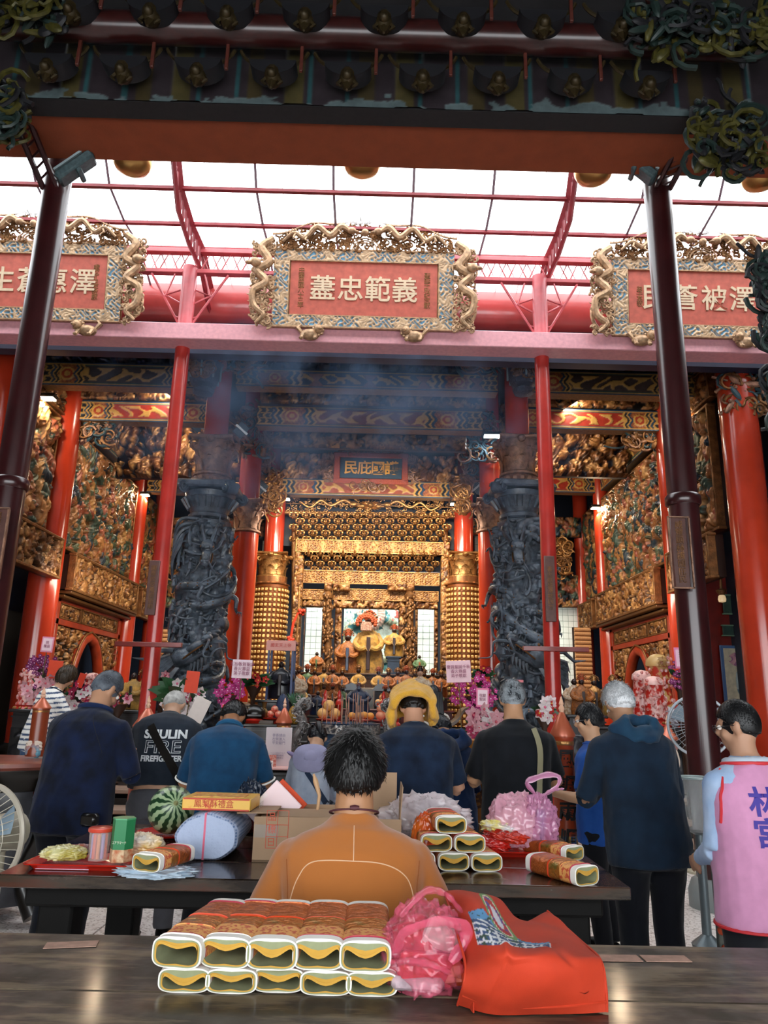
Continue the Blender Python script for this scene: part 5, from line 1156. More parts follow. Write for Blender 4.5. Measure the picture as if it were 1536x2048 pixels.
        if hairk=='long':
            m=MB(); rs2=random.Random(seed)
            for k in range(40):
                x=rs2.uniform(-.085,.085); q=hc+np.array((x,-.06-.03*math.cos(x*20),.04)); m.tube(cr([q,q+np.array((x*.2,-.03,-.16)),q+np.array((x*.3+rs2.uniform(-.02,.02),-.04,-.36)),q+np.array((x*.2+rs2.uniform(-.03,.03),-.02,-.5))],8),[.016,.018,.018,.017,.015,.012,.008,.003],5)
            m.obj('long_hair',hm,t)
    f.bvh=BVHTree.FromPolygons([v.co.copy() for v in f.shirt_me.vertices],[tuple(p.vertices) for p in f.shirt_me.polygons])
    return f
def onback(f,x,z,e=.002,front=False):
    """point of the shirt's back behind local (x,z)"""
    h=f.bvh.ray_cast(Vector((x,-2,z)),Vector((0,1,0))) if not front else f.bvh.ray_cast(Vector((x,2,z)),Vector((0,-1,0)))
    if h[0] is None: h=(Vector((x,0,z)),Vector((0,-1 if not front else 1,0)))
    return np.array(h[0])+np.array(h[1])*e
def seam(f,P,r=.0016,name='seam',mt=None,n=40,flat=1,e=.001):
    Q=cr([(a,0,b) for a,b in P],n); pts=[onback(f,p[0],p[2],e) for p in Q]; return MB().tube(pts,r,6).obj(name,mt,f.t)
def strap(f,P,w_,name,mt,n=30,e=.006,th=.003):
    Q=cr([(a,0,b) for a,b in P],n); T=np.gradient(Q,axis=0); G=[]
    for p,t_ in zip(Q,T):
        sd=np.array((t_[2],0,-t_[0])); sd/=np.linalg.norm(sd)+1e-9; c=onback(f,p[0],p[2],e); l=onback(f,p[0]-sd[0]*w_/2,p[2]-sd[2]*w_/2,e); r=onback(f,p[0]+sd[0]*w_/2,p[2]+sd[2]*w_/2,e)
        nn=np.array((0,-th,0)); G.append([l,r,r+nn,l+nn])
    return MB().loft([np.array(g) for g in G]).obj(name,mt,f.t)
def backtext(f,s_,size,cx,cz,mt,name='printed_lettering',sx=1,bold=0,e=.002,shear=0,fill=True,outline=None):
    o=txt(s_,size,mt,None,(0,0,0),depth=0,bold=bold,sx=sx,name=name,res=4,shear=shear)
    bmx=bmesh.new(); bmx.from_mesh(o.data); bmesh.ops.triangulate(bmx,faces=bmx.faces)
    for _ in range(2):
        ed=[q for q in bmx.edges if q.calc_length()>.02]
        if ed: bmesh.ops.subdivide_edges(bmx,edges=ed,cuts=1)
        bmesh.ops.triangulate(bmx,faces=bmx.faces)
    for v in bmx.verts: v.co=onback(f,v.co.x+cx,v.co.z+cz,e)
    bmx.to_mesh(o.data); bmx.free(); o.parent=f.t; return o
def at(px,py,y_,zz=0): p=PY(px,py,y_); return (p[0],y_,zz)
def glasses(f,mt=None):
    m=MB(); s=f.s
    for sx in(-1,1):
        c=np.array((sx*.033,.106,.006)); m.tube([f.hc+f.Rh@((c+np.array((.025*math.cos(a),0,.018*math.sin(a))))*s) for a in np.arange(16)*PI/8],.0022*s,5,closed=True)
        m.tube([f.hc+f.Rh@(np.array(q)*s) for q in ((sx*.058,.104,.01),(sx*.078,.05,.008),(sx*.084,-.01,.002))],.002*s,5)
    m.tube([f.hc+f.Rh@(np.array(q)*s) for q in ((-.008,.106,.008),(.008,.106,.008))],.002*s,5)
    m.obj('glasses',mt or mat('spectacle frame','#1a1414',.3),f.t)
# 1 navy long sleeve man at the left
f=person('man in a navy long-sleeved shirt bowing at the far left of the table',at(158,1500,4.6),-16,1.78,1.24,1.15,14,24,-22,'pray','#b98a6c','g#3c4048/#5a626c','buzz','#090f1f','long','#0a0e18',shirtlen=.2,seed=3,col2='#101c3a',tufts=1800,wr=.005,vox=.0095)
glasses(f); MB().tube([f.tp(.1*math.cos(a),-.005+.085*math.sin(a),.585) for a in np.arange(18)*PI/9],.016,7,closed=True).obj('stand_collar',cloth('#14254a'),f.t)
sm=mat('dark seam','#070b16',.8); c=f.tp(0,0,.5)
for sx in(-1,1): seam(f,[(sx*.09,f.tp(0,0,.55)[2]),(sx*.15,f.tp(0,0,.45)[2]),(sx*.2,f.tp(0,0,.33)[2])],.0018,'raglan_seam',sm)
MB().box(onback(f,.2,.84,.02),(.1,.06,.07),b=.015).obj('waist_pouch',BLACK,f.t)
# 2 woman in stripes
stm=vmat('striped cotton',.8,noise=.06)
f=person('woman in a white and navy striped tee leaning towards the flowers at far left',at(74,1450,8.45,.17),-30,1.78,.9,.9,16,14,-10,'forward','#c89a7c','#3a2c1c','bob','#ffffff','short','#3c5878',seed=8,smat=stm,female=True,tufts=700,vox=.012,side=10,wr=.002)
v=co(f.shirt_me); q=(v[:,2]-v[:,1]*.15)/.052; C=np.where(((q%1)<.34)[:,None],pal('#2e4466')[0],pal('#ece9e4')[0]); paintv(f.shirt_me,C)
# 3 dark tee with lettering
f=person('bowing grey-haired man in a charcoal tee with white fire brigade lettering and sling bag',at(326,1500,5.25),8,1.78,1.08,1.1,33,26,-14,'pray','#c09478','g#9a9894/#c8c6c2','buzz','#1c232e','short','#56565c',seed=4,col2='#262e3a',tufts=1500,shirtlen=.03)
WT=mat('white print','#dfe3e6',.7); zt=f.tp(0,0,.43)[2]
backtext(f,'SHULIN',.075,.01,zt+.012,WT,sx=1.1,bold=.003); 
o=backtext(f,'FIRE',.11,.0,zt-.07,WT,sx=1.2,e=.002,bold=.0025); backtext(f,'FIRE',.11,.0,zt-.07,cloth('#1c232e','#262e3a'),name='lettering_core',sx=1.2,e=.0045,bold=-.0012)
backtext(f,'FIREFIGHTER',.05,.0,zt-.14,WT,sx=.92,bold=.002)
strap(f,[(-.1,f.tp(0,0,.55)[2]-.02),(-.02,zt-.05),(.09,zt-.2),(.19,zt-.36)],.05,'bag_strap',BLACK)
MB().box(onback(f,.17,zt-.31,.02),(.06,.02,.04),R=rotm('y',.9),b=.005).obj('strap_buckle',mat('grey buckle','#b8bcc2',.3,metal=.5),f.t)
# 4 teal polo
f=person('bowing man in a teal blue polo shirt with white-edged sleeves and thinning black hair',at(446,1500,4.65),3,1.7,1.12,1.12,30,34,-8,'pray','#9c6c4c','#1c1c1e','short','#16466a','short','#16181e',seed=6,col2='#0f3554',hairthin=.75,tufts=2200,wr=.005)
MB().tube([f.tp(.082*math.cos(a),-.01+.078*math.sin(a),.575+.014*(math.sin(a)<0)) for a in np.arange(20)*PI/10],.017,7,closed=True).obj('polo_collar',cloth('#1f5478'),f.t)
for k in(0,1):
    a0,el,_=f.J[k]; e2=a0+(el-a0)*.84; d=(el-a0)/np.linalg.norm(el-a0); u_=np.cross(d,(0,1,0)); u_/=np.linalg.norm(u_); v_=np.cross(d,u_)
    MB().tube([e2+(u_*math.cos(a)+v_*math.sin(a))*.0675*f.s*1.05 for a in np.arange(18)*PI/9],.006,5,closed=True).obj('sleeve_edge',WHITE,f.t)
# 5 woman with lilac sun hat
f=person('short woman in a pale blue striped shirt with a lilac sun hat on her back',at(622,1500,5.3),-4,1.5,.88,.95,27,30,16,'pray','#c89a7c','#14161c','pony','#b4bccb','long','#3a3c44',seed=7,female=True,col2='#9aa6ba',tufts=900,wr=.004)
hm=mat('lilac canvas','#8f8caa',.85,noise=.1); c=f.tp(0,-.19,.435); 
R_=rotm('x',math.radians(58)); m=MB(); G=[]
for r_ in np.linspace(0,1,9): G.append([c+R_@(np.array((r_*.125*math.cos(a),r_*.11*math.sin(a),-.03*r_**2+ .012*math.sin(a*3)*r_))) for a in np.arange(28)*PI/14])
m.grid(np.array(G),closeu=True); m.grid(np.array(G)[::-1]-R_@np.array((0,0,.006)),closeu=True); m.obj('sun_hat_brim',hm,f.t); MB().ell(c+R_@np.array((0,0,-.03)),(.06,.055,.04),R_).obj('sun_hat_crown',hm,f.t)
MB().ell(f.tp(-.17,-.06,.5),(.05,.03,.015),rotm('y',.4)).obj('hat_ribbon',mat('mauve ribbon','#8a7ba0',.8),f.t)
strap(f,[(-.02,f.tp(0,0,.4)[2]),(.05,f.tp(0,0,.28)[2]),(.14,f.tp(0,0,.1)[2])],.03,'bag_strap',cloth('#27364e'))
# 6 man in orange, seated at the table
OM=mat('orange jersey','#a86222',.85,noise=.08,nscale=5,bump=.1,bscale=500,sheen=.3)
f=person('man in an ochre orange tee with thick black hair sitting with back to the camera',at(707,1700,2.5),2,1.86,1.1,1.05,14,-20,0,'forward','#a87a58','#0b0a0a','thick','#c8742c','short','#1a1a20',seat=.45,seed=21,smat=OM,tufts=7000,vox=.0085,wr=.0022,armL=((-.13,.05,-.25),(.02,.22,-.09)),armR=((.13,.05,-.25),(-.02,.22,-.09)),headx=1.13)
ST=mat('pale stitching','#d8b08c',.7); z5=f.tp(0,0,.5)[2]; zz=f.tp(0,0,.57)[2]-.09
seam(f,[(0,z5+.075),(0,z5),(0,zz+.01)],.0017,'centre_seam',ST); seam(f,[(-.2,zz-.2),(-.19,zz-.12),(-.165,zz-.04),(-.12,zz+.005),(0,zz+.01),(.1,zz),(.165,zz-.04),(.19,zz-.12),(.2,zz-.2)],.0018,'yoke_seam',ST,70)
for sx in(-1,1): seam(f,[(sx*.205,z5-.02),(sx*.195,z5-.12),(sx*.205,z5-.26)],.0014,'sleeve_seam',mat('tone seam','#8a4a18',.8))
P=[f.tp(.08*math.cos(a),-.002+.079*math.sin(a),.603+.006*math.sin(a)) for a in np.arange(24)*PI/12]; MB().tube(P,.0035,5,closed=True).tube([f.tp(x,-.088,.6) for x in(-.015,0,.015)],[.006,.009,.006],6).obj('knotted_cord',mat('maroon cord','#4a1c24',.7),f.t)
# 7 navy tee man with yellow towel
f=person('big man in a navy tee with a crumpled yellow towel draped over his head',at(832,1500,4.5),2,1.72,1.22,1.2,18,26,0,'pray','#c8967a','#1a1410','short','#0e1728','short','#101117',seed=9,col2='#1a2a42',tufts=900,wr=.004)
TWM=mat('yellow towel','#e2a830',.9,noise=.12,bump=.5,bscale=200,sheen=.3); m=MB(); rs=random.Random(4)
HL=lambda x,y,z:f.hc+f.Rh@np.array((x,y,z))
for k in range(9):
    yy=-.085+.024*k; hh=.125*math.sqrt(max(.1,1-(yy/.13)**2)); j=lambda q:rs.uniform(-q,q)
    m.tube(cr([HL(-.13,yy+j(.02),-.05+j(.03)),HL(-.12+j(.01),yy,.04),HL(-.075,yy+j(.02),hh-.02+j(.012)),HL(0,yy,hh+.012+j(.015)),HL(.075,yy+j(.02),hh-.02+j(.012)),HL(.115+j(.01),yy,.03),HL(.12+j(.01),yy+j(.02),-.04+j(.02))],20),[.02+.007*math.sin(i*1.1+k*2) for i in range(20)],9)
for k in range(6): # bunch hanging on the left, shorter one on the right
    m.tube(cr([HL(-.12,-.06+.03*k,.03),f.hc+np.array((-.14+.01*(k%2),-.05+.03*k,-.04)),f.hc+np.array((-.135+.012*(k%3),-.05+.03*k,-.11-.012*(k%3)))],9),[.022,.024,.026,.028,.03,.029,.027,.024,.016],8)
    m.tube(cr([HL(.11,-.06+.03*k,.03),f.hc+np.array((.13,-.05+.03*k,-.02)),f.hc+np.array((.145,-.05+.03*k,-.07-.008*(k%3)))],9),[.02,.021,.022,.023,.024,.024,.022,.02,.014],8)
for k in range(6): # folds over the back of the head
    zz=.11-.03*k; m.tube(cr([HL(-.125,-.01-.01*k,zz-.05),HL(-.1,-.07-.008*k,zz-.01+rs.uniform(-.01,.01)),HL(-.03,-.1-.008*k,zz+.012),HL(.03,-.105-.008*k,zz+rs.uniform(-.008,.014)),HL(.1,-.06-.006*k,zz-.01),HL(.125,0,zz-.05)],20),[.021+.006*math.sin(i*.9+k*2.3) for i in range(20)],9)
for k in range(4): m.tube(cr([HL(-.08+.02*k,-.05,.11),HL(-.01+.02*k,.0+.02*k,.15+.008*k),HL(.07,.03,.12)],9),.022,8)
me=remesh(m,.0085,3); wrinkle(me,5,.006); fin(me,'yellow_towel',TWM,f.t)
MB().tube([f.tp(.085*math.cos(a),-.006+.078*math.sin(a),.585) for a in np.arange(24)*PI/12],.003,5,closed=True).obj('neck_cord',BLACK,f.t)
# 8 woman in navy hooded jacket
f=person('woman in a navy hooded rain jacket bowing behind the man with the yellow towel',at(905,1500,5.2),10,1.6,1.0,1.0,26,34,10,'pray','#c09070','#20242c','short','#16294c','long','#141820',seed=10,col2='#1e355c',female=True,shirtlen=.3,tufts=900,wr=.009)
def hood(f,mt,s=1.,seed=2):
    c=f.tp(0,-.075,.505); m=MB(); 
    for k in range(5):
        P=[c+np.array(((.135-.014*k)*s*math.cos(a),(.06+.0*k)*math.sin(a)*s-.012*k,.03+.008*k-.05*k*(.35 if math.sin(a)<0 else -.15)+.006*math.sin(a*7+k+seed))) for a in np.arange(28)*PI/14]
        m.tube(P,.024*s,8,closed=True)
    me=remesh(m,.010,4); wrinkle(me,seed,.009); fin(me,'hood',mt,f.t)
hood(f,cloth('#16294c','#1e355c'),1.05)
# 9 long haired woman far at the altar table
f=person('woman with long black hair standing far back at the altar table',at(866,1420,8.3,.17),-6,1.6,.9,.9,4,6,0,'hold','#c89a80','#0e1018','long','#c9c2b8','short','#20222a',seed=12,female=True,tufts=300,vox=.014)
# 10 black tee man
f=person('grey-haired man in a plain black tee with an olive shoulder strap',at(1032,1500,4.72),-2,1.75,1.12,1.05,7,18,0,'pray','#b88a68','g#22262c/#9aa2a8','short','#0d0f14','short','#101116',seed=13,col2='#13161c',tufts=2600,wr=.004)
zt=f.tp(0,0,.54)[2]; strap(f,[(.1,zt),(.125,zt-.12),(.115,zt-.3),(.1,zt-.48)],.034,'shoulder_strap',mat('olive webbing','#8a8468',.8)); MB().tube([onback(f,.1,zt-.48,.01),onback(f,.09,zt-.56,.02),onback(f,.1,zt-.64,.02)],[.012,.009,.012],6).obj('strap_knot',mat('dark webbing','#33342e',.8),f.t)
# 11 boy in blue tee, profile
f=person('young man in a royal blue tee and glasses seen in profile holding a phone',at(1194,1500,5.1),58,1.6,1.08,1.1,3,8,12,'hold','#d8a884','#15161a','short','#1f4c9a','short','#14151b',seed=14,col2='#285aac',tufts=1500,wr=.004,shirtlen=.17)
glasses(f,mat('silver frame','#8a8a92',.3,metal=.7)); wp=(f.J[0][2]+f.J[1][2])/2
MB().box(wp+np.array((0,.09,.03)),(.075,.012,.15),R=rotm('x',-.7),b=.004).obj('smartphone',BLACK,f.t)
# 12 grey haired man in hooded jacket
f=person('silver-haired man in a dark teal hooded windbreaker bowing right of the table',at(1290,1600,4.05),10,1.76,1.1,1.15,18,14,0,'pray','#a67c60','g#a8acb0/#e0e2e4','short','#101e2e','long','#0d1018',seed=15,col2='#16293c',tufts=4200,shirtlen=.17,wr=.007)
hood(f,cloth('#163048','#1e4058'),1.0,5)
# 13 temple volunteer in pink vest at the right edge
f=person('temple volunteer with cropped black hair and glasses in a pink red-trimmed vest',at(1508,1600,3.3),13,1.62,1.04,1.05,4,8,42,'down','#b0866c','#0c0c0e','buzz','#a9bdd8','long','#15161c',seed=16,col2='#8aa4c8',tufts=3000,armL=((-.03,.02,-.28),(.05,.2,-.08)))
glasses(f)
b=MB(); s=f.s; R=[]
for h,w_,d in ((-.2,.245,.18),(-.05,.24,.178),(.1,.235,.172),(.25,.232,.17),(.38,.235,.165),(.45,.228,.155),(.49,.205,.14),(.525,.165,.122),(.555,.12,.105)):
    R.append(np.array([f.tp(w_*math.cos(a),-.012+d*np.sign(math.sin(a))*abs(math.sin(a))**.9,h) for a in np.arange(24)*PI/12]))
b.loft(R); me=remesh(b,.0095,4); wrinkle(me,33,.006); f.shirt_me=me; fin(me,'pink_vest',mat('pink vest cloth','#c98ab0',.8,noise=.1,sheen=.2),f.t)
f.bvh=BVHTree.FromPolygons([v.co.copy() for v in me.vertices],[tuple(p.vertices) for p in me.polygons])
PB=mat('purple blue print','#3a2c8a',.7); z4=f.tp(0,0,.36)[2]
backtext(f,'林\n宮',.115,-.06,z4-.03,PB,bold=.003); backtext(f,'樹\n濟',.115,.08,z4-.03,PB,bold=.003)
RB=mat('red piping','#c0242c',.6)
MB().tube([f.tp(.122*math.cos(a),-.012+.107*math.sin(a),.555) for a in np.arange(24)*PI/12],.008,6,closed=True).obj('neck_trim',RB,f.t)
MB().tube([f.tp(.246*math.cos(a),-.012+.181*math.sin(a),-.2) for a in np.arange(30)*PI/15],.007,6,closed=True).obj('hem_trim',RB,f.t)
seam(f,[(-.15,f.tp(0,0,.535)[2]),(-.18,f.tp(0,0,.47)[2]),(-.195,f.tp(0,0,.4)[2]),(-.2,f.tp(0,0,.3)[2])],.006,'armhole_trim',RB)
m=MB(); [m.tube([f.tp(.1*math.cos(a)*(1+.05*k),-.01+.088*math.sin(a),.565-.02*k) for a in np.arange(20)*PI/10],.02,7,closed=True) for k in range(2)]; me=remesh(m,.01,4); wrinkle(me,4,.004); fin(me,'grey_hood',cloth('#b8c4d2'),f.t)

t=thing('wooden_stool','dark wooden stool under the seated man in orange','stool',at(707,1700,2.56)); MB().box((0,-.02,.425),(.36,.34,.04),b=.01).obj('stool_seat',WOODD,t)
lm_=MB().box((0,0,.2),(.035,.035,.41),b=.004).mesh('leg',WOODD)
for sx in(-1,1):
    for sy in(-1,1): inst('leg',lm_,t,(sx*.15,sy*.14-.02,0))
# ================= TABLES AND OFFERINGS =================
TZ=.87
def woodtop(name,c1,c2,rough=.22):
    m=mat(name,c1,rough,coat=.15,spec=.5); nt=m.node_tree; b=nt.nodes['Principled BSDF']; tc=nt.nodes.new('ShaderNodeTexCoord'); mp=nt.nodes.new('ShaderNodeMapping'); mp.inputs['Scale'].default_value=(1.2,7,7)
    n=nt.nodes.new('ShaderNodeTexNoise'); n.inputs['Scale'].default_value=2.2; n.inputs['Detail'].default_value=7; n.inputs['Roughness'].default_value=.65
    nt.links.new(tc.outputs['Object'],mp.inputs[0]); nt.links.new(mp.outputs[0],n.inputs['Vector']); r=nt.nodes.new('ShaderNodeValToRGB'); e=r.color_ramp.elements; e[0].position=.38; e[0].color=hx(c1); e[1].position=.62; e[1].color=hx(c2); x=e.new(.5); x.color=hx('#3a3026')
    nt.links.new(n.outputs['Fac'],r.inputs[0]); nt.links.new(r.outputs[0],b.inputs['Base Color'])
    n2=nt.nodes.new('ShaderNodeTexNoise'); n2.inputs['Scale'].default_value=5; n2.inputs['Detail'].default_value=5; nt.links.new(tc.outputs['Object'],n2.inputs['Vector'])
    mr=nt.nodes.new('ShaderNodeMapRange'); mr.inputs['From Min'].default_value=.35; mr.inputs['From Max'].default_value=.65; mr.inputs['To Min'].default_value=rough*.6; mr.inputs['To Max'].default_value=rough*1.9; nt.links.new(n2.outputs['Fac'],mr.inputs[0]); nt.links.new(mr.outputs[0],b.inputs['Roughness'])
    return m
FT=woodtop('worn olive brown lacquer','#3c362a','#6e604c',.5); MT=woodtop('glossy reddish brown lacquer','#1e1511','#4a2c20',.16)
MBK=mat('matte black wood','#0b0a09',.75,spec=.2)
def offering_table(label,x0,x1,y0,y1,mt,nb,th=.045,leg=.13,inset=.12):
    t=thing('offering_table',label,'table',((x0+x1)/2,(y0+y1)/2,0)); w_,d_=x1-x0,y1-y0
    me=MB().box((0,0,0),(w_,d_/nb-.002,th),b=.004).mesh('top_board',mt)
    for k in range(nb): inst('top_board',me,t,(0,-d_/2+d_/nb*(k+.5),TZ-th/2))
    MB().box((0,0,TZ-th-.04),(w_-.16,d_-.16,.08),b=.01).obj('apron',MBK,t)
    lm=MB().box((0,0,(TZ-th)/2-.01),(leg,leg,TZ-th-.02),b=.01).box((0,0,.03),(leg+.04,leg+.04,.06),b=.01).mesh('leg',MBK)
    for sx in(-1,1):
        for sy in(-1,1): inst('leg',lm,t,(sx*(w_/2-inset-leg/2),sy*(d_/2-inset-leg/2),0))
    for sy in(-1,1): MB().box((0,sy*(d_/2-inset-leg/2),.22),(w_-2*inset,.06,.08),b=.01).obj('stretcher',MBK,t)
    return t
offering_table('long worn brown offering table across the bottom of the view',-2.3,2.5,1.05,2.27,FT,3)
offering_table('dark glossy offering table in the middle, with a watermelon and boxes on it',-1.36,.955,2.95,4.12,MT,4)
# stickers and flecks
for px,py,w_,a,lab in ((143,1889,.13,.2,'faded paper slip stuck on the left of the front table'),(1234,1916,.12,.03,'pale paper slip stuck right of the tote bag'),(1331,1917,.12,.03,'second pale paper slip, furthest right on the front table')):
    p=PZ(px,py,TZ+.002); t=MB().box((0,0,0),(w_,.05,.0015)).obj('paper_slip',mat('faded slip','#b08a78',.6,noise=.3,nscale=30)); t.location=p; t.rotation_euler=(0,0,a); tag(t,lab,'paper')
p=PZ(1050,1703,TZ+.002); t=MB().box((0,0,0),(.2,.16,.0015)).obj('paper_sheet',mat('aged sheet','#a88f78',.5,noise=.2)); t.location=p; tag(t,'aged paper sheet glued on the middle table before the right tray','paper')
# ---- joss paper bundles ----
JW=mat('joss paper white','#ece8e0',.85); JY=mat('joss yellow fold','#c99a3c',.85,noise=.15); JS=mat('joss sage edge','#8f9470',.9,noise=.12,nscale=40); JP=mat('rose stripe','#b8384a',.7); JC=mat('cream red print','#e0a058',.6,col2='#c05030',nscale=90,nlow=.42,nhigh=.5); JF=mat('crinkled copper foil','#b06a2a',.3,metal=.5,col2='#7a6a30',nscale=30,nlow=.3,nhigh=.5,bump=.5,bscale=50); JR=mat('orange red string','#d8481e',.5)
JF2=mat('red foil','#b8602c',.32,metal=.45,noise=.35,nscale=30,bump=.4)
def joss(w_=.118,h_=.064,L=.25,seed=0,dip=.5,skew=0,label='',loc=(0,0,0),rz=0,group=None):
    """folded bundle: hollow tube of paper, its top fold sagging inside; open end at -Y"""
    rs=random.Random(seed); n=48; t=thing('joss_paper_bundle',label,'joss paper',loc,rz,group); e=3.6
    def out(k,f=1.,g=0):
        a=2*PI*k/n+PI/2; c,s_=math.cos(a),math.sin(a); return np.array((w_/2*f*np.sign(c)*abs(c)**(2/e)+skew*s_*.006, h_/2*f*np.sign(s_)*abs(s_)**(2/e)+h_/2 - g))
    ys=[0,.02,.021,.03,.031,.085,.0855,.15,.1505,.162,.1625,L-.05,L-.049,L-.04,L-.039,L]; ys=[(y*(L-.09)/.16 if .03<y<.17 else y) for y in ys]; ys=[0,.024,.025,.03,.031,.03+(L-.06)*.24,.0305+(L-.06)*.24,.03+(L-.06)*.52,.0305+(L-.06)*.52,.03+(L-.06)*.56,.0305+(L-.06)*.56,L-.032,L-.0315,L-.026,L-.0255,L]; ms=[0,0,3,3,4,4,5,5,6,6,5,5,3,3,0]
    ms=[0,0,3,3,4,4,5,5,6,6,8,8,3,3,0]
    sag=[.004*(1-abs(((i/15)*2-1)))*0 for i in range(16)]
    mb=MB(); rings=[]
    for i,y in enumerate(ys):
        sq=-.004 if ms[min(i,14)]==6 else 0; top=.004*math.sin(i*1.7+seed)*(0<i<15)
        rings.append([(out(k,1+sq/w_*2)[0],y-L/2*0,out(k)[1]+top*(out(k)[1]>h_*.7)*.5+(sq if out(k)[1]>h_*.9 else 0)) for k in range(n)])
    R=np.array(rings); 
    for i in range(len(ys)-1): mb.loft([R[i],R[i+1]],cap=False,m=ms[i])
    # end face: white outer ply, sage ply, then inner cavity with sagging yellow fold
    th=.006
    def inner(f_,z,dz=0):
        q=[]
        for k in range(n):
            p=out(k,1); c=np.array((0,h_/2)); d=p-c; ln=np.linalg.norm(d); p=c+d*(1-f_/ln); x=p[0]/(w_/2)
            if p[1]>h_/2: p=np.array((p[0], p[1]-dz*h_*math.cos(min(1,abs(x)/.86)*PI/2)**1.15*((p[1]-h_/2)/(h_/2))**.5))
            q.append((p[0],z,p[1]))
        return np.array(q)
    a0=inner(.0,0);a1=inner(.0035,-.001,.05);a2=inner(.0065,-.0005,dip*.55);a3=inner(.0095,.001,dip*.95); a4=inner(.0095,L*.8,dip*.8)
    mb.loft([a1,a0],cap=False,m=0); mb.loft([a2,a1],cap=False,m=7); mb.loft([a3,a2],cap=False,m=1); 
    tp_=[i for i in range(n) if a3[i][2]>h_*.5 or i in()]
    mb.loft([a4,a3],cap=False,m=7); mb.add(a4,[tuple(range(n))],m=7)
    o=mb.obj('folded_paper',[JW,JY,JS,JP,JC,JF,JR,JS,JF2],t)
    # yellow lining of the sagging fold
    G=[[ (a3[i][0]*.97,y,a3[i][2]-.0012) for i in range(n) if a3[i][2]>h_*.42 and True] for y in(.0015,L*.5)]
    # ordered across the top: from k where x>0 to x<0
    idx=sorted([i for i in range(n) if a1[i][2]>h_*.55],key=lambda i:a3[i][0]); G=[[(a3[i][0]*.97,y,a3[i][2]-.0015) for i in idx] for y in(-.0005,.02,L*.6)]; G2=[[(a3[i][0]*.97,-.0008,a3[i][2]+q) for i in idx] for q in(.0015,-.004)]
    m=MB().grid(np.array(G2)); m.grid(np.array(G)); m.obj('yellow_fold',JY,t,smooth='all')
    m=MB(); m.tube([(p[0]*1.01,ys[9]-.004,p[2]) for p in R[9]],.0022,5,closed=True); m.obj('tie_string',JR,t)
    # red printed scrolls on the cream band
    m=MB()
    for k in range(7): swirl(m,(0,0,0),.008,rs.random(),0,1.2,.0012)
    return t
jl=[]
cols_b=(366,461,554,651,743); cols_t=(356,452,545,637,731)
orde=['first','second','third','fourth','fifth']
yb_=PZ(555,1990,TZ)[1]; LT=PZ(545,1796,TZ+.115)[1]-yb_
for k,px in enumerate(cols_b):
    p=PY(px,1985,yb_+.0); joss(.1155,.05,.33,k,[.6,.36,.42,.46,.52][k],0,'joss paper bundle in the bottom row of the front stack, %s from the left'%orde[k],(p[0],yb_+.012*(k==2),TZ),.0,'joss bundles in the front stack')
for k,px in enumerate(cols_t):
    p=PY(px,1900,yb_-.0); joss(.116,.064,LT,k+10,[.22,.3,.5,.55,.45][k],0,'joss paper bundle in the top row of the front stack, %s from the left'%orde[k],(p[0]-.0,yb_-.012+.006*(k%2),TZ+.0515),[-.16,-.09,-.03,-.01,.0][k],'joss bundles in the front stack')
yb2=PZ(900,1742,TZ)[1]
for k,(px,r,c,dx) in enumerate(((868,0,0,-.135),(915,0,1,0),(952,0,2,.13),(885,1,0,-.068),(928,1,1,.064),(895,2,0,-.01))):
    xc=WX(908,1740,yb2); joss(.125,.066,.25,30+k,.5,0,'joss paper bundle %s of the small pyramid behind the seated man'%['bottom left','bottom centre','bottom right','middle left','middle right','at the top'][k],(xc+dx,yb2+.0,TZ+r*.068),.12,'joss bundles in the pyramid')
p=PZ(1175,1772,TZ); joss(.12,.07,.27,40,.4,0,'joss paper bundle near the right corner of the middle table, nearer one',(p[0],p[1],TZ),.52)
p=PZ(1150,1722,TZ); joss(.12,.06,.27,41,.4,0,'joss paper bundle on the right of the middle table, farther one',(p[0],p[1],TZ),.62)
p=PZ(290,1748,TZ+.02); joss(.12,.062,.22,42,.5,0,'joss paper bundle on a folded plastic bag by the left red tray',(p[0],p[1],TZ+.026),-.35)
# ---- orange tote bag ----
TB=vmat('non-woven orange red fabric',.75,noise=.06,bump=.15,bscale=900)
def Q(px,py,z): return tuple(PZ(px,py,z))
z0=TZ+.003
# control rows from the front bottom edge, up the gusset, over the top and back down; left to right
rows=[[Q(915,2010,z0),Q(985,2029,z0),Q(1070,2029,z0),Q(1150,2028,z0),Q(1214,2024,z0)],
      [Q(925,1975,z0+.05),Q(990,1985,z0+.055),Q(1070,1985,z0+.06),Q(1145,1980,z0+.055),Q(1212,1975,z0+.045)],
      [Q(930,1935,z0+.085),Q(1000,1938,z0+.105),Q(1065,1932,z0+.115),Q(1140,1925,z0+.11),Q(1203,1925,z0+.09)],
      [Q(925,1895,z0+.10),Q(990,1908,z0+.13),Q(1055,1905,z0+.135),Q(1125,1895,z0+.125),Q(1192,1912,z0+.09)],
      [Q(915,1850,z0+.12),Q(975,1862,z0+.15),Q(1045,1880,z0+.12),Q(1110,1875,z0+.10),Q(1170,1888,z0+.08)],
      [Q(900,1810,z0+.14),Q(960,1818,z0+.165),Q(1020,1850,z0+.11),Q(1080,1845,z0+.095),Q(1130,1850,z0+.09)],
      [Q(890,1786,z0+.15),Q(945,1782,z0+.17),Q(1000,1800,z0+.13),Q(1045,1846,z0+.07),Q(1095,1822,z0+.095)],
      [Q(893,1790,z0+.11),Q(946,1788,z0+.12),Q(1000,1806,z0+.08),Q(1047,1848,z0+.03),Q(1098,1826,z0+.05)],
      [Q(895,1800,z0+.0),Q(945,1798,z0),Q(1000,1815,z0),Q(1050,1850,z0),Q(1110,1840,z0)]]
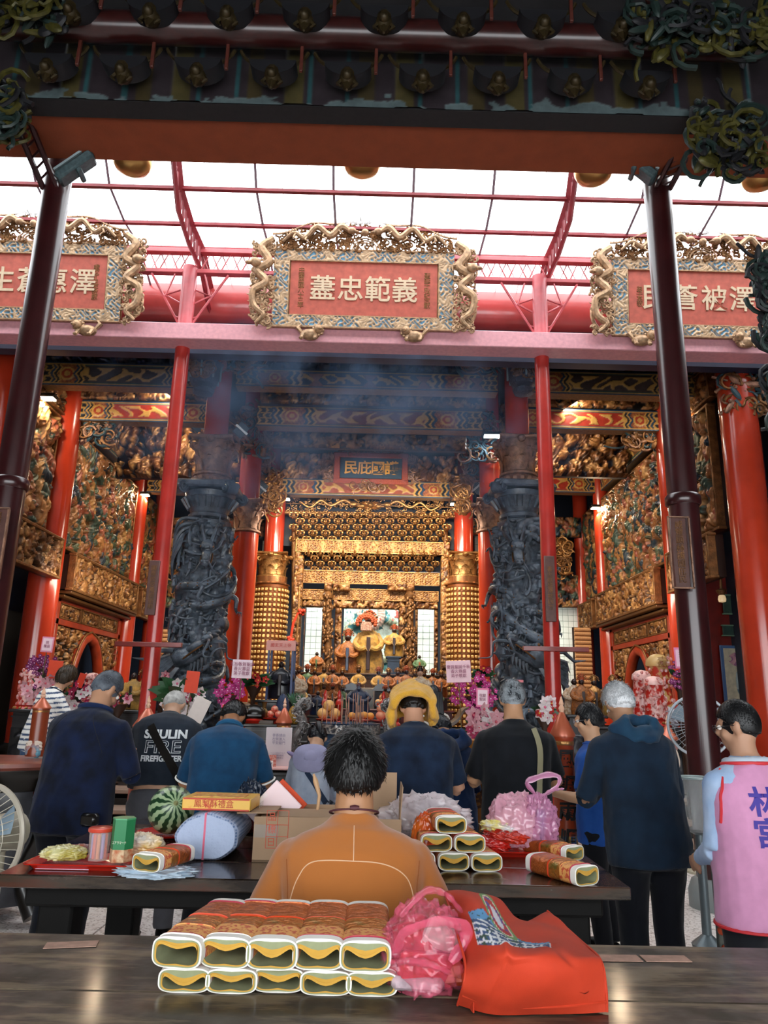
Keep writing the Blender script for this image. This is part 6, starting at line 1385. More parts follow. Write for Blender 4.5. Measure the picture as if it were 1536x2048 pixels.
G=cr2(rows,150,120); ny,nx=G.shape[:2]; v,u=np.meshgrid(np.linspace(0,8,ny),np.linspace(0,4,nx),indexing='ij')
wr=(.003*np.sin(u*2.1+v*2+2*np.sin(v*1.3))+.0015*np.sin(u*4-v*3))+.007*np.exp(-((u-.9-.15*v)/.12)**2)*(v<3.5)-.006*np.exp(-((u-3.1+.25*(v-2))/.13)**2)*(v>1)*(v<3.5)
G[...,2]+=wr*np.clip(v,0,1)*np.clip(8-v,0,1)
C=np.ones((ny,nx,3))*pal('#bd3412')[0]
# printed temple photo and green badge
def inq(u,v,a,b,c,d): return (v>np.interp(u,[a[0],b[0]],[a[1],b[1]]))&(v<np.interp(u,[c[0],d[0]],[c[1],d[1]]))&(u>min(a[0],c[0]))&(u<max(b[0],d[0]))
ph=(u>.55)&(u<2.75)&(v>3.35)&(v<np.interp(u,[.55,1.1,1.4,2.0,2.75],[4.75,5.05,4.6,4.0,3.75])); sky=fbm(u*3,v*3,8)
C[ph]=pal('#5a96c4')[0]; k=ph&(v<np.interp(u,[.55,1.2,1.5,2.1,2.75],[4.3,4.7,4.1,3.8,3.6])); C[k]=np.where(((np.sin(v*26+2.2*np.sin(u*5.))>.35)|((np.sin(u*26)>.75)&(v<4.1)))[...,None],pal('#d8dce0')[0],pal('#34507a')[0])[k]; C[ph&(fbm(u*9,v*9,2)>.62)]=pal('#2c4c3c')[0]
e=((u-1.55-.0*(v-5))/.36)**2+((v-5.0+1.6*(u-1.55))/1.0)**2; C[e<1]=pal('#6f9a5c')[0]; C[e<.62]=pal('#e8d8c8')[0]; C[(e<.5)]=pal('#b83028')[0]; C[(e<.5)&(fbm(u*10,v*7,4)>.5)]=pal('#5a4a90')[0]; C[(e<.14)]=pal('#d8d8e0')[0]
t=thing('tote_bag','orange red tote bag with printed temple photo and badge slumped on the front table','bag',(0,0,0))
gridobj('bag_body',G,C,TB,t)
om=mat('orange red fabric plain','#bd3412',.75,bump=.15,bscale=900)
L_=cr([Q(915,2010,z0),Q(928,1965,z0+.06),Q(930,1925,z0+.09),Q(915,1870,z0+.12),Q(890,1786,z0+.15)],30); R_=cr([Q(1214,2024,z0),Q(1212,1975,z0+.045),Q(1200,1918,z0+.09),Q(1160,1880,z0+.08),Q(1095,1822,z0+.095)],30)
m=MB(); m.tube(L_,.003,6); m.tube(R_,.003,6); m.tube(cr([Q(925,1990,z0+.03),Q(1000,2012,z0+.02),Q(1120,2012,z0+.02),Q(1212,2003,z0+.02)],20)-np.array((0,.003,0)),.0025,5); m.obj('seam_piping',om,t)
for S,sg in((L_,-1),(R_,1)):
    Gs=np.array([[p,p*(1,1,.5)+np.array((-sg*.02,.01,TZ*.5)),np.array((p[0]-sg*.02,p[1]+.01,z0))] for p in S]); MB().grid(Gs).obj('side_gusset',om,t)
# ---- crumpled plastic bags ----
def film(name,col,al=.45,rough=.12):
    m=bpy.data.materials.new(name); m.use_nodes=True; nt=m.node_tree; b=nt.nodes['Principled BSDF']; b.inputs['Base Color'].default_value=hx(col); b.inputs['Roughness'].default_value=rough; b.inputs['Alpha'].default_value=al; b.inputs['Coat Weight'].default_value=.6; b.inputs['Coat Roughness'].default_value=.08; b.inputs['Specular IOR Level'].default_value=.8
    return m
PF=film('pink translucent film','#ee6a88',.34,.07); PF2=film('pale pink film','#f0b0c4',.6); CF=film('clear film','#f4e6ea',.45); BF=film('clear blue film','#5a6c88',.6)
def bag(label,c,r,mt,seed,flat=.35,neck=True,stuffing=None,crump=.12,sm=None,cat='plastic bag',handle=None):
    rs=np.random.RandomState(seed); t=thing('plastic_bag',label,cat,tuple(c)); nu,nv=90,60; th=np.linspace(0,PI,nv); ph_=np.linspace(0,2*PI,nu,endpoint=False); T,P_=np.meshgrid(th,ph_,indexing='ij'); D=np.stack([np.sin(T)*np.cos(P_),np.sin(T)*np.sin(P_),np.cos(T)],-1)
    d=0
    for k in range(12): a=rs.randn(3)*(2+k*.9); d=d+(1-np.abs(np.sin(D@a+rs.rand()*6+1.2*np.sin(D@(rs.randn(3)*4)))))**1.8/(1+.25*k)
    d=(d-d.mean())*crump*1.1; R_=np.array(r); G=D*R_*(1+d[...,None]); z=G[...,2]; G[...,2]=np.where(z<-r[2]*.75,-r[2]*.75+(z+r[2]*.75)*.1,z)+r[2]*.77
    gridobj('film_skin',G,None,mt,t,closeu=True)
    if stuffing:
        for k,(p,s_,col,rz) in enumerate(stuffing): 
            o=MB().box((0,0,0),s_,b=min(s_)*.3).obj('packet',mat('packet'+col,col,.3,noise=.4,nscale=40,coat=.3),t); o.location=p; o.rotation_euler=(rz*.5,rz*.7,rz)
    if handle:
        for P in handle: 
            Pc=cr(P,22); m=MB(); m.tube(Pc,np.interp(np.linspace(0,1,22),[0,.5,1],[.012,.02,.01])+.003*np.sin(np.arange(22)*1.7),8,flat=.45); m.obj('twisted_handle',mt,t)
    return t
RDK='#c8301e'
c=PZ(850,1962,TZ); c=np.array((WX(850,1890,1.93),1.93,TZ))
bag('pink translucent plastic bag full of red packets between the joss paper and the tote bag',c,(.098,.11,.098),PF,3,crump=.12,stuffing=[((0,-.05,.05),(.13,.03,.07),RDK,.2),((-.03,.0,.09),(.1,.03,.1),'#b83a2a',-.6),((.04,-.01,.11),(.1,.02,.07),'#d8d0cc',.5),((.0,.05,.07),(.14,.06,.1),RDK,.1),((.05,-.04,.04),(.08,.03,.05),'#d85a3a',-.2),((-.02,-.06,.025),(.12,.03,.03),'#c8b0b8',.1)],
    handle=[[(-.07,-.06,.09),(-.05,-.1,.14),(.02,-.11,.165),(.08,-.09,.15),(.085,-.085,.12),(.05,-.1,.08)],[(-.06,-.02,.15),(0,-.0,.2),(.05,.02,.19),(.09,.03,.15)],[(-.08,-.07,.07),(-.02,-.115,.085),(.05,-.1,.06)]])
y1=3.75; 
bag('whitish pink plastic bag heaped behind the joss paper pyramid',np.array((WX(850,1650,3.62),3.62,TZ)),(.2,.15,.13),CF,5,crump=.12,stuffing=[((-.05,-.04,.1),(.16,.08,.1),'#f0e8e8',.3),((.1,0,.08),(.12,.1,.12),'#e8c8c8',-.4)])
bag('orange snack packet leaning left of the joss paper pyramid',np.array((WX(852,1690,3.3),3.3,TZ)),(.06,.05,.11),mat('orange snack foil','#d86a1e',.25,col2='#c83a1a',nscale=14,coat=.5),6,crump=.06)
bag('pale pink plastic bag standing on the right red tray',np.array((WX(1032,1650,3.62),3.62,TZ+.02)),(.13,.1,.125),PF2,7,crump=.1,stuffing=[((0,0,.1),(.16,.1,.12),'#e8c0c4',.2)])
bag('knotted pink plastic bag holding blue packets on the right tray',np.array((WX(1078,1660,3.6),3.6,TZ+.02)),(.085,.085,.125),film('violet pink film','#d890b8',.55),8,crump=.12,stuffing=[((0,-.02,.1),(.05,.06,.13),'#4a70a0',.1),((.03,0,.08),(.04,.08,.1),'#b04a70',.3)],
    handle=[[(0,0,.19),(-.02,-.01,.23),(-.05,0,.27),(-.02,.0,.29),(.05,0,.31),(.1,0,.3),(.09,0,.26),(.03,0,.22)],[(0,0,.2),(.06,0,.24),(.12,0,.25)]])
def tray(label,c,w_,d_,mt,rz=0):
    t=thing('tray',label,'tray',tuple(c),rz); m=MB(); R=[]
    def rr(a,b,z,n=8,r=.03):
        P=[]
        for cx_,cy_,s0 in((a,b,0),(-a,b,1),(-a,-b,2),(a,-b,3)):
            for q in range(n): an=s0*PI/2+q*PI/2/(n-1); P.append((cx_-np.sign(cx_)*r+r*math.cos(an),cy_-np.sign(cy_)*r+r*math.sin(an),z))
        return P
    m.loft([rr(w_/2-.02,d_/2-.02,0),rr(w_/2,d_/2,.022),rr(w_/2+.008,d_/2+.008,.024),rr(w_/2+.006,d_/2+.006,.019),rr(w_/2-.006,d_/2-.006,.018),rr(w_/2-.025,d_/2-.025,.006)]); m.obj('tray_body',mt,t); return t
RT=mat('glossy red plastic','#c8281a',.25,coat=.4)
pt=PZ(175,1742,TZ); tray('red plastic tray of snacks at the left of the middle table',(pt[0],pt[1]+.12,TZ),.48,.26,RT,.0)
tray('red plastic tray of packages at the right of the middle table',(WX(1000,1685,3.55),3.6,TZ),.46,.3,RT,0)
for k,(px,py,dx,col,lab) in enumerate(((970,1672,.2,'#c8241a','red foil packet lying on the right tray, lower'),(1010,1668,.2,'#d03a20','red foil packet on the right tray, upper one'),(1000,1650,.17,'#d8d4dc','silver and yellow wrapped cake on the right tray'))):
    o=bag(lab,(WX(px,py,3.55),3.5+.04*k,TZ+.02+.03*k),(dx*.5,.07,.03),mat('pk%d'%k,col,.22,coat=.5,col2=('#e8d860' if k==2 else '#a01810'),nscale=14),20+k,crump=.12,cat='packet'); o.name='snack_packet'; o.rotation_euler=(0,.1,.2-.2*k)
y2=pt[1]+.1
o=bag('olive gold chip packet lying on the left red tray',(WX(127,1715,y2),y2,TZ+.02),(.085,.06,.028),mat('olive gold foil','#a89a3c',.22,coat=.5,col2='#d8d4a0',nscale=16),30,crump=.1,cat='packet'); o.name='snack_packet'
o=bag('yellow and white snack packet behind the cookie carton',(WX(285,1705,y2+.12),y2+.12,TZ+.02),(.08,.05,.045),mat('yellow white foil','#e8c070',.25,coat=.5,col2='#e8e4e0',nscale=12),31,crump=.12,cat='packet'); o.name='snack_packet'
o=bag('dark blue and orange candy packet flat on the left tray',(WX(165,1700,y2+.1),y2+.1,TZ+.02),(.1,.03,.02),mat('blue orange foil','#2c3c60',.25,coat=.5,col2='#c86a2c',nscale=16),32,crump=.12,cat='packet'); o.name='snack_packet'
# jelly cup
x=WX(196,1715,y2); t=thing('snack_jar','clear cup of coloured sticks with a red lid on the left tray','jar',(x,y2,TZ+.02)); MB().lathe([(.036,0),(.036,.006),(.042,.1),(.042,.104)],24).obj('cup',film('clear cup','#e8d8d0',.35),t); MB().lathe([(.046,.103),(.047,.106),(.047,.116),(.04,.119)],24).obj('lid',mat('red lid','#c8402a',.3,coat=.3),t)
for k in range(9): a=k*.7; MB().box((.024*math.cos(a),.024*math.sin(a),.05),(.012,.012,.09),b=.003).obj('candy_stick',mat('stick%d'%(k%3),('#d8382a','#d87a3c','#8a7ac0')[k%3],.4),t)
# hexagonal biscuit carton
x=WX(242,1710,y2-.01); t=thing('biscuit_carton','green hexagonal biscuit carton with Japanese lettering on the left tray','carton',(x,y2-.01,TZ+.02)); MB().lathe([(.044,0),(.044,.15),(.04,.153)],6).obj('carton',mat('carton green','#1f7a48',.4),t)
MB().lathe([(.0445,.0),(.0445,.045)],6,cap=False).obj('lower_print',mat('cream picture band','#d8c098',.4,col2='#b8683c',nscale=60),t); MB().lathe([(.045,.151),(.045,.157),(.04,.157)],6).obj('lid',mat('pale green lid','#4a9a68',.35),t)
txt('コアラマーチ',.0125,mat('cream print','#e8e6d0',.5),t,(.0,-.0395,.07),depth=.0006,name='printed_name',sx=.75)
# folded blue plastic under the small bundle
p=PZ(300,1752,TZ+.012); o=bag('folded pale blue plastic bag under the left joss bundle',(p[0],p[1]+.07,TZ),(.14,.09,.018),film('pale blue film','#c0d4e4',.8),33,crump=.14)
p=PZ(70,1738,TZ+.003); t=MB().prism([(0,0),(.2,0),(.06,.04)],.002,O=(0,0,0),U=(1,0,0),V=(0,1,0)).obj('pink_slip',mat('pink paper','#e0b8c8',.7)); t.location=p; tag(t,'pink paper corner sticking out from under the left red tray','paper')
# watermelon
ym=3.78; p=PY(342,1627,ym); r=.108
WM=bpy.data.materials.new('watermelon rind'); WM.use_nodes=True; nt=WM.node_tree; b=nt.nodes['Principled BSDF']; b.inputs['Roughness'].default_value=.3; tc=nt.nodes.new('ShaderNodeTexCoord'); n=nt.nodes.new('ShaderNodeTexNoise'); n.inputs['Scale'].default_value=14; n.inputs['Detail'].default_value=5
a=nt.nodes.new('ShaderNodeAttribute'); a.attribute_name='Col'; add=nt.nodes.new('ShaderNodeMath'); add.operation='ADD'; nt.links.new(tc.outputs['Object'],n.inputs['Vector']); nt.links.new(n.outputs['Fac'],add.inputs[0]); sp=nt.nodes.new('ShaderNodeSeparateColor'); nt.links.new(a.outputs['Color'],sp.inputs[0]); nt.links.new(sp.outputs[0],add.inputs[1]); rr_=nt.nodes.new('ShaderNodeValToRGB'); el=rr_.color_ramp.elements; el[0].position=.62; el[0].color=hx('#9cb088'); el[1].position=.74; el[1].color=hx('#1f3c24'); x_=el.new(.68); x_.color=hx('#4a7a48'); dv=nt.nodes.new('ShaderNodeMath'); dv.operation='MULTIPLY'; dv.inputs[1].default_value=.66; nt.links.new(add.outputs[0],dv.inputs[0]); nt.links.new(dv.outputs[0],rr_.inputs[0]); nt.links.new(rr_.outputs[0],b.inputs['Base Color'])
nu,nv=160,90; th=np.linspace(0,PI,nv); ph_=np.linspace(0,2*PI,nu,endpoint=False); T,P_=np.meshgrid(th,ph_,indexing='ij'); D=np.stack([np.sin(T)*np.cos(P_),np.sin(T)*np.sin(P_),np.cos(T)],-1); G=D*r*np.array((1,1,1.06)); st=.5+.5*np.cos(P_*13+.5*np.sin(T*9)+.4*np.sin(T*23+P_*2)); st=st*np.clip(np.sin(T)*3,0,1)+.35*(1-np.clip(np.sin(T)*3,0,1)); C=np.repeat(st[...,None],3,-1)
t=thing('watermelon','striped green watermelon on a red plate on the middle table','watermelon',(p[0],ym,TZ+.012+r*1.0)); o=gridobj('rind',G,C,WM,t,closeu=True); o.rotation_euler=(1.15,.5,.2); 
m=MB().lathe([(.006,0),(.012,.004),(.004,.012)],8); o2=m.obj('stem_scar',mat('dry stem','#8a8a5a',.8),t); 
from mathutils import Euler
v_=Euler((1.15,.5,.2)).to_matrix()@Vector((0,0,1)); o2.location=v_*r*1.055; o2.rotation_euler=(1.15,.5,.2)
t=thing('plate','red plastic plate under the watermelon','plate',(p[0]+.0,ym,TZ)); MB().lathe([(.07,0),(.1,.004),(.15,.02),(.153,.024),(.146,.022),(.1,.009),(.0,.007)],36).obj('plate_body',RT,t)
# wrapped roll and cake box
yr=3.42; x=WX(417,1690,yr-.12); t=thing('wrapped_roll','big round roll wrapped in blue patterned paper tied with pink tape on the middle table','parcel',(x,yr,TZ)); 
WP=mat('blue patterned wrap','#8a9fc4',.6,bump=.2,bscale=30); nt=WP.node_tree; b=nt.nodes['Principled BSDF']; tc=nt.nodes.new('ShaderNodeTexCoord'); vo=nt.nodes.new('ShaderNodeTexVoronoi'); vo.inputs['Scale'].default_value=85; vo.inputs['Randomness'].default_value=.1; nt.links.new(tc.outputs['Object'],vo.inputs['Vector']); rp=nt.nodes.new('ShaderNodeValToRGB'); rp.color_ramp.elements[0].position=.3; rp.color_ramp.elements[0].color=hx('#5f7aa8'); rp.color_ramp.elements[1].position=.5; rp.color_ramp.elements[1].color=hx('#a8b6d2'); nt.links.new(vo.outputs['Distance'],rp.inputs[0]); nt.links.new(rp.outputs[0],b.inputs['Base Color'])
m=MB(); RR=[]
for y_,f_ in((-.17,.9),(-.155,1.),(-.05,1.02),(.07,1.),(.17,.97),(.185,.85)):
    RR.append([(.13*f_*math.cos(a)*(1+.03*math.sin(a*5+y_*9)),y_,.088+.09*f_*math.sin(a)*(1+.04*math.sin(a*7+y_*20))) for a in np.arange(40)*PI/20])
m.loft(RR); m.obj('wrapping',WP,t); MB().box((-.01,-.165,.09),(.008,.012,.172)).box((-.01,.0,.178),(.008,.34,.004)).obj('pink_tape',mat('pink tape','#d8607c',.4),t)
t=thing('cake_box','yellow and orange pastry box lying on the wrapped blue roll','box',(x+.02,yr+.0,TZ+.181)); t.rotation_euler=(0,0,-.05); YB=mat('yellow printed box','#e0b048',.45,col2='#cc5a20',nscale=16,nlow=.34,nhigh=.42); MB().box((0,0,.025),(.29,.2,.05),b=.003).obj('box',YB,t)
MB().box((0,-.101,.046),(.28,.003,.006)).box((0,-.101,.004),(.28,.003,.006)).obj('red_border',mat('print red','#b83418',.5),t); MB().box((0,0,.051),(.22,.14,.002)).obj('lid_print',mat('lid print','#c8602c',.45,col2='#e8c860',nscale=40),t); txt('鳳梨酥禮盒',.034,mat('print red','#b83418',.5),t,(-.01,-.1025,.025),depth=.0006,name='printed_name')
# cardboard box
yc=3.3; xa=WX(503,1750,yc); xb=WX(800,1750,yc); CB=mat('corrugated cardboard','#a3866a',.85,noise=.1,nscale=9); h=.165; d_=.42
t=thing('cardboard_box','open taped cardboard box with red printing behind the seated man','box',((xa+xb)/2,yc+d_/2,TZ)); W=xb-xa
for nm,c,s_ in (('side',(0,-d_/2,h/2),(W,.005,h)),('side',(0,d_/2,h/2),(W,.005,h)),('side',(-W/2,0,h/2),(.005,d_,h)),('side',(W/2,0,h/2),(.005,d_,h)),('bottom',(0,0,.003),(W,d_,.005))): MB().box(c,s_).obj(nm,CB,t)
o=MB().box((0,.0,.075),(W*.46,.004,.15)).obj('flap',CB,t); o.location=(W*.26,d_/2-.0,h); o.rotation_euler=(.05,0,0)
o=MB().box((.0,0,.06),(.004,d_*.6,.12)).obj('flap',CB,t); o.location=(W/2,-.02,h); o.rotation_euler=(0,.08,0)
o=MB().box((0,-.07,0),(W*.55,.14,.004)).obj('flap',CB,t); o.location=(-W*.2,.0,h+.005); o.rotation_euler=(.1,0,0)
o=MB().box((-.06,0,0),(.16,d_*.9,.004)).obj('flap',CB,t); o.location=(-W/2+.06,0,h+.012); o.rotation_euler=(0,-.02,0)
MB().box((-W/2+.05,-d_/2-.003,.11),(.1,.001,.05)).box((-W/2-.001,-.02,.1),(.002,.12,.2)).obj('clear_tape',film('packing tape','#d8ccc0',.4),t)
m=MB(); X0=-W/2+.05
for z in(.19,.135,.09,.045): m.box((X0+.045,-d_/2-.0035,z),(.09,.001,.0022))
for xx in(X0,X0+.045,X0+.09): m.box((xx,-d_/2-.0035,.118),(.0022,.001,.145))
m.obj('printed_table',mat('red print','#c04a30',.7),t); txt('品\n標\n日',.036,mat('red print','#c04a30',.7),t,(X0+.022,-d_/2-.0035,.115),depth=.0004,line=1.35,name='printed_lettering')
# red fruit net, fans of paper money and folders at the back left
t=thing('fruit_net','red mesh bag of fruit behind the wrapped roll','bag',(WX(500,1640,3.9),3.9,TZ))
for k,(a,b_,c_) in enumerate(((0,0,.05),(.06,.02,.05),(-.05,.03,.05),(.02,.0,.12),(.01,.05,.1))): MB().ell((a,b_,c_),.045,None,14,10).obj('fruit',mat('netted red fruit','#a83848',.5,noise=.5,nscale=90,bump=.6,bscale=120),t)
bag('dark navy plastic bag with white print standing behind the fruit net',(WX(500,1600,4.02),4.02,TZ),(.085,.06,.13),mat('navy printed plastic','#1c2638',.3,col2='#8a94a8',nscale=40,nlow=.3,nhigh=.36),41,crump=.12)
for k,(px,col,lab) in enumerate(((528,'#f0d8dc','pink paper folder leaning behind the cardboard box'),(540,'#d8502c','red and white paper packet leaning on the cardboard box'))):
    p=(WX(px,1640,3.55+.06*k),3.55+.06*k,TZ+.12); t=MB().box((0,0,.06),(.16,.01,.2),b=.003).obj('paper_packet',mat('pp%d'%k,col,.6,col2='#f0ece8',nscale=5,nlow=.4,nhigh=.45)); t.location=p; t.rotation_euler=(.2,.75,.1); tag(t,lab,'paper packet')
t=MB().tube([(0,0,0),(.01,0,.1),(-.01,.0,.16),(-.02,0,.19)],[.006,.008,.012,.004],7).obj('incense_stub',mat('pale wood','#c8a078',.7)); t.location=(WX(634,1600,3.5),3.5,TZ+.13); tag(t,'pale wooden stick poking up from the cardboard box beside the seated man','stick')
# ================= ALTAR, CENSER AND SURROUNDINGS =================
YEL=mat('yellow brocade','#c8963c',.5,noise=.6,nscale=12,bump=.4,bscale=60,sheen=.2); ORB=mat('orange brocade','#b0682c',.5,noise=.6,nscale=30,bump=.4); GRB=mat('green brocade','#5a7a50',.5,noise=.4,nscale=30); NVB=mat('navy glaze','#1c2c4c',.35,noise=.4,nscale=20,coat=.3); DKF=mat('black smoked face','#2a1712',.35,coat=.2); CRM=mat('cream floral robe','#d8c8b0',.5,col2='#a8805c',nscale=30); FLF=mat('pale carved face','#c89878',.5); RBR=mat('red brown lacquer face','#5a2418',.35,coat=.2); ORP=mat('orange pompom','#b8522a',.7,noise=.3,nscale=60)
def statue(label,loc,h,robe,face,crown=ORP,beard=None,wide=1.,group=None,trim=DKF,name='deity_statue',flare=1.):
    t=thing(name,label,'statue',tuple(loc),0,group); w_=h*.27*wide
    mb=MB(); R=[]
    for z,a,b_ in ((0,.95*flare,.6),(.12,1.0*flare,.66),(.3,.92*flare,.62),(.45,.85,.6),(.56,.78,.5),(.63,.6,.4),(.68,.28,.25),(.72,.2,.2)):
        R.append([(w_*a*math.cos(q)*(1+.05*math.sin(q*9+z*9)),w_*b_*math.sin(q)*(1+.05*math.sin(q*7)),z*h) for q in np.arange(22)*PI/11])
    mb.loft(R); mb.obj('robe',robe,t)
    m=MB()
    for s_ in(-1,1): m.tube(cr([(s_*w_*.6,0,.6*h),(s_*w_*.95,-w_*.3,.45*h),(s_*w_*.5,-w_*.75,.36*h),(s_*w_*.15,-w_*.85,.38*h)],10),np.linspace(.055,.062,10)*h*wide,9)
    m.obj('sleeves',robe,t)
    m=MB().box((0,-w_*.68,.3*h),(w_*.28,w_*.12,.5*h),b=.01); m.obj('front_sash',trim,t)
    m=MB().ell((0,-.02*h,.78*h),(.065*h,.07*h,.085*h),None,14,10); m.ell((0,-.09*h,.775*h),(.015*h,.02*h,.02*h),None,8,6); [m.ell((s_*.066*h,-.01*h,.775*h),(.01*h,.015*h,.03*h),None,6,5) for s_ in(-1,1)]; [m.ell((s_*.028*h,-.078*h,.8*h),(.014*h,.01*h,.008*h),None,6,4) for s_ in(-1,1)]
    m.obj('head',face,t)
    if beard: MB().tube([(0,-.08*h,.75*h),(0,-.11*h,.68*h),(0,-.1*h,.56*h)],[.045*h,.05*h,.008*h],8).obj('beard',beard,t)
    if crown:
        m=MB().lathe([(.075*h,.82*h),(.08*h,.86*h),(.085*h,.9*h),(.05*h,.95*h),(.01*h,.99*h)],12)
        for k in range(11): a=PI*k/10; m.ell((.12*h*math.cos(a),-.05*h,.83*h+.13*h*math.sin(a)),.018*h,None,6,5,m=k%2)
        for k in range(7): a=PI*(k+.5)/7; m.ell((.09*h*math.cos(a),-.08*h,.84*h+.08*h*math.sin(a)),.014*h,None,6,5,m=1)
        m.obj('crown',[crown,GOLDD],t)
    return t
BK=mat('black altar lacquer','#171210',.3,coat=.4,noise=.3)
def plinth(name,label,x0,x1,y0,y1,z0,z1,mt=BK,cat='altar table',carv=None,lip=True):
    t=thing(name,label,cat,((x0+x1)/2,(y0+y1)/2,z0)); w_,d_,h=x1-x0,y1-y0,z1-z0
    MB().box((0,0,h/2),(w_-.06,d_-.06,h),b=.005).obj('body',mt,t)
    if lip: MB().box((0,0,h-.02),(w_+.02,d_+.02,.04),b=.01).box((0,0,h-.09),(w_-.03,d_-.03,.02)).obj('top_lip',mt,t)
    if carv:
        n=max(1,int(w_/.5))
        for k in range(n):
            ww=w_/n-.06; H,C=figures(ww,h*.62,.02,int(ww*h*.62/(.05*.05*3)),int(abs(x0*13)+k+h*7),.05,pal(*carv),pal('#0e0e10')[0],.03); sheet('carved_front',(-w_/2+.03+k*w_/n,-d_/2+.025,h*.12),(1,0,0),(0,0,1),ww,h*.62,H,C,vmat('carved black wood',.35,noise=.2),t)
    return t
ZS=lambda px,py,y_: WZ(px,py,y_)
# tiers of the main altar
tiers=[]
zA=ZS(740,1452,9.9); plinth('front_altar_table','long black front altar table behind the bronze censer',WX(488,1450,9.9),WX(1000,1450,9.9),9.75,10.45,.3+.2,zA,carv=('#241c18','#3a2a20'))
for px,s_ in((516,-1),(900,1)):
    t=thing('scroll_end','%s upturned scroll end of the front altar table'%('left' if s_<0 else 'right'),'table end',(WX(px,1440,9.9)+.0,10.1,zA)); P=cr([(s_*-.2,0,.02),(s_*-.02,0,.03),(s_*.1,0,.1),(s_*.18,0,.22),(s_*.3,0,.24),(s_*.34,0,.17)],18)
    m=MB(); m.loft([np.array([(p[0],-.25,p[2]+.02),(p[0],.25,p[2]+.02),(p[0],.25,p[2]-.025),(p[0],-.25,p[2]-.025)]) for p in P]); m.obj('scroll',mat('brown scroll wood','#5a4434',.4,noise=.3,coat=.2),t)
zB=ZS(740,1418,14.0); plinth('middle_altar','middle altar tier carrying offerings and small gods',WX(560,1418,14),WX(905,1418,14),13.7,14.6,FZ,zB,mat('red altar front','#7a1c12',.4,noise=.4,nscale=20))
zC=ZS(740,1392,15.4); plinth('rear_altar_tier','rear altar tier with the row of crowned gods',WX(580,1392,15.4),WX(895,1392,15.4),15.1,16.2,FZ,zC,mat('dark red tier','#3a1410',.5))
zD=ZS(740,1348,16.6); plinth('shrine_dais','raised dais under the main deity',WX(588,1348,16.6),WX(892,1348,16.6),16.3,17.0,FZ,zD,mat('gilt brown dais','#4a2c14',.5,noise=.4))
# main deity and attendants
b_=lambda px,y_,z_:(WX(px,1400,y_),y_,z_)
statue('main seated deity in a broad yellow brocade robe at the centre of the altar',b_(734,16.55,zD),1.42,YEL,RBR,ORP,wide=.8,trim=mat('dark inner robe','#3a2420',.5),flare=1.1)
t=thing('tassel_crown','pale beaded crown panel hanging before the face of the main deity','crown',(WX(734,1200,16.2),16.35,WZ(734,1252,16.3))); MB().box((0,0,0),(.26,.03,.2),b=.01).obj('panel',mat('pale beaded panel','#c8a890',.5,col2='#8a4a34',nscale=50),t)
m=MB(); [m.ell((.2*math.cos(a),0,.08+.16*math.sin(a)),.045,None,8,6) for a in np.linspace(-.3,PI+.3,14)]; [m.ell((.13*math.cos(a),-.02,.1+.1*math.sin(a)),.035,None,8,6) for a in np.linspace(0,PI,9)]; m.obj('pompoms',ORP,t)
statue('large deity in yellow and orange robe left of the main deity',b_(692,16.5,zD),.98,ORB,DKF,ORP,wide=.95,trim=NVB)
statue('deity wrapped in a yellow shawl right of the main deity on a blue cabinet',b_(786,16.5,zD+.38),.72,YEL,DKF,ORP,wide=1.1)
plinth('blue_cabinet','small dark blue cabinet under the shawled deity',WX(772,1340,16.5),WX(801,1340,16.5),16.35,16.75,zD,zD+.38,mat('dark blue cabinet','#26384e',.4,noise=.3),'cabinet')
statue('black-faced guardian statue at the upper left of the altar against the tiled wall',b_(630,16.6,zD),.52,ORB,DKF,None,trim=GRB); statue('black-faced guardian statue at the upper right of the altar against the tiled wall',b_(838,16.6,zD),.5,GRB,DKF,None,trim=ORB)
R=random.Random(5); gl=['yellow','orange','green and gold','yellow','orange']; RM=[YEL,ORB,GRB,YEL,ORB]
xs1=[596,612,628,646,664,683,716,756,776,795,812,830,848,866,882]
for k,px in enumerate(xs1):
    j=R.randrange(5); side='left' if px<735 else 'right'; n_=k+1 if k<6 else len(xs1)-k
    statue('small god in %s robe, %s from %s end of the rear row'%(gl[j],['','first','second','third','fourth','fifth','sixth','seventh','eighth','ninth'][n_],'left' if k<6 else 'right'),(WX(px,1390,15.5),15.45+.1*(k%2),zC),.56+.08*R.random(),RM[j],DKF,[GOLDD,ORP,GOLD][k%3],wide=.85,group='small crowned gods in the rear row',trim=NVB if k%2 else DKF)
xs2=[603,646,664,684,770,788,806,858,876]
for k,px in enumerate(xs2):
    j=R.randrange(5); statue('tiny god in %s robe on the middle tier, %s'%(gl[j],['leftmost','second from left','third from left','fourth from left','fifth from left','sixth from left','seventh from left','second from right','rightmost'][k]),(WX(px,1418,14.2),14.2,zB),.42+.06*R.random(),RM[j],DKF,GOLDD if k%2 else ORP,wide=.85,group='tiny gods on the middle tier')
statue('dark blue glazed warrior figure with raised weapon in front of the altar centre',(WX(716,1440,12.5),12.5,WZ(716,1432,12.5)),.62,NVB,RBR,None,beard=NVB,wide=1.1)
statue('small dark blue figure left of the glazed warrior',(WX(634,1430,12.5),12.5,WZ(634,1432,12.5)),.46,NVB,DKF,None,wide=1.)
plinth('warrior_stand','black stand under the blue glazed figures',WX(618,1430,12.5),WX(800,1430,12.5),12.2,12.9,FZ,WZ(716,1432,12.5),cat='stand')
statue('bearded statue in a cream robe left of the censer',(WX(586,1410,11.6),11.6,WZ(586,1412,11.6)),.62,CRM,DKF,None,beard=NVB,wide=1.15); statue('pale-faced statue in a white floral robe right of the censer',(WX(840,1410,11.6),11.6,WZ(840,1412,11.6)),.62,CRM,FLF,DKF,wide=1.0)
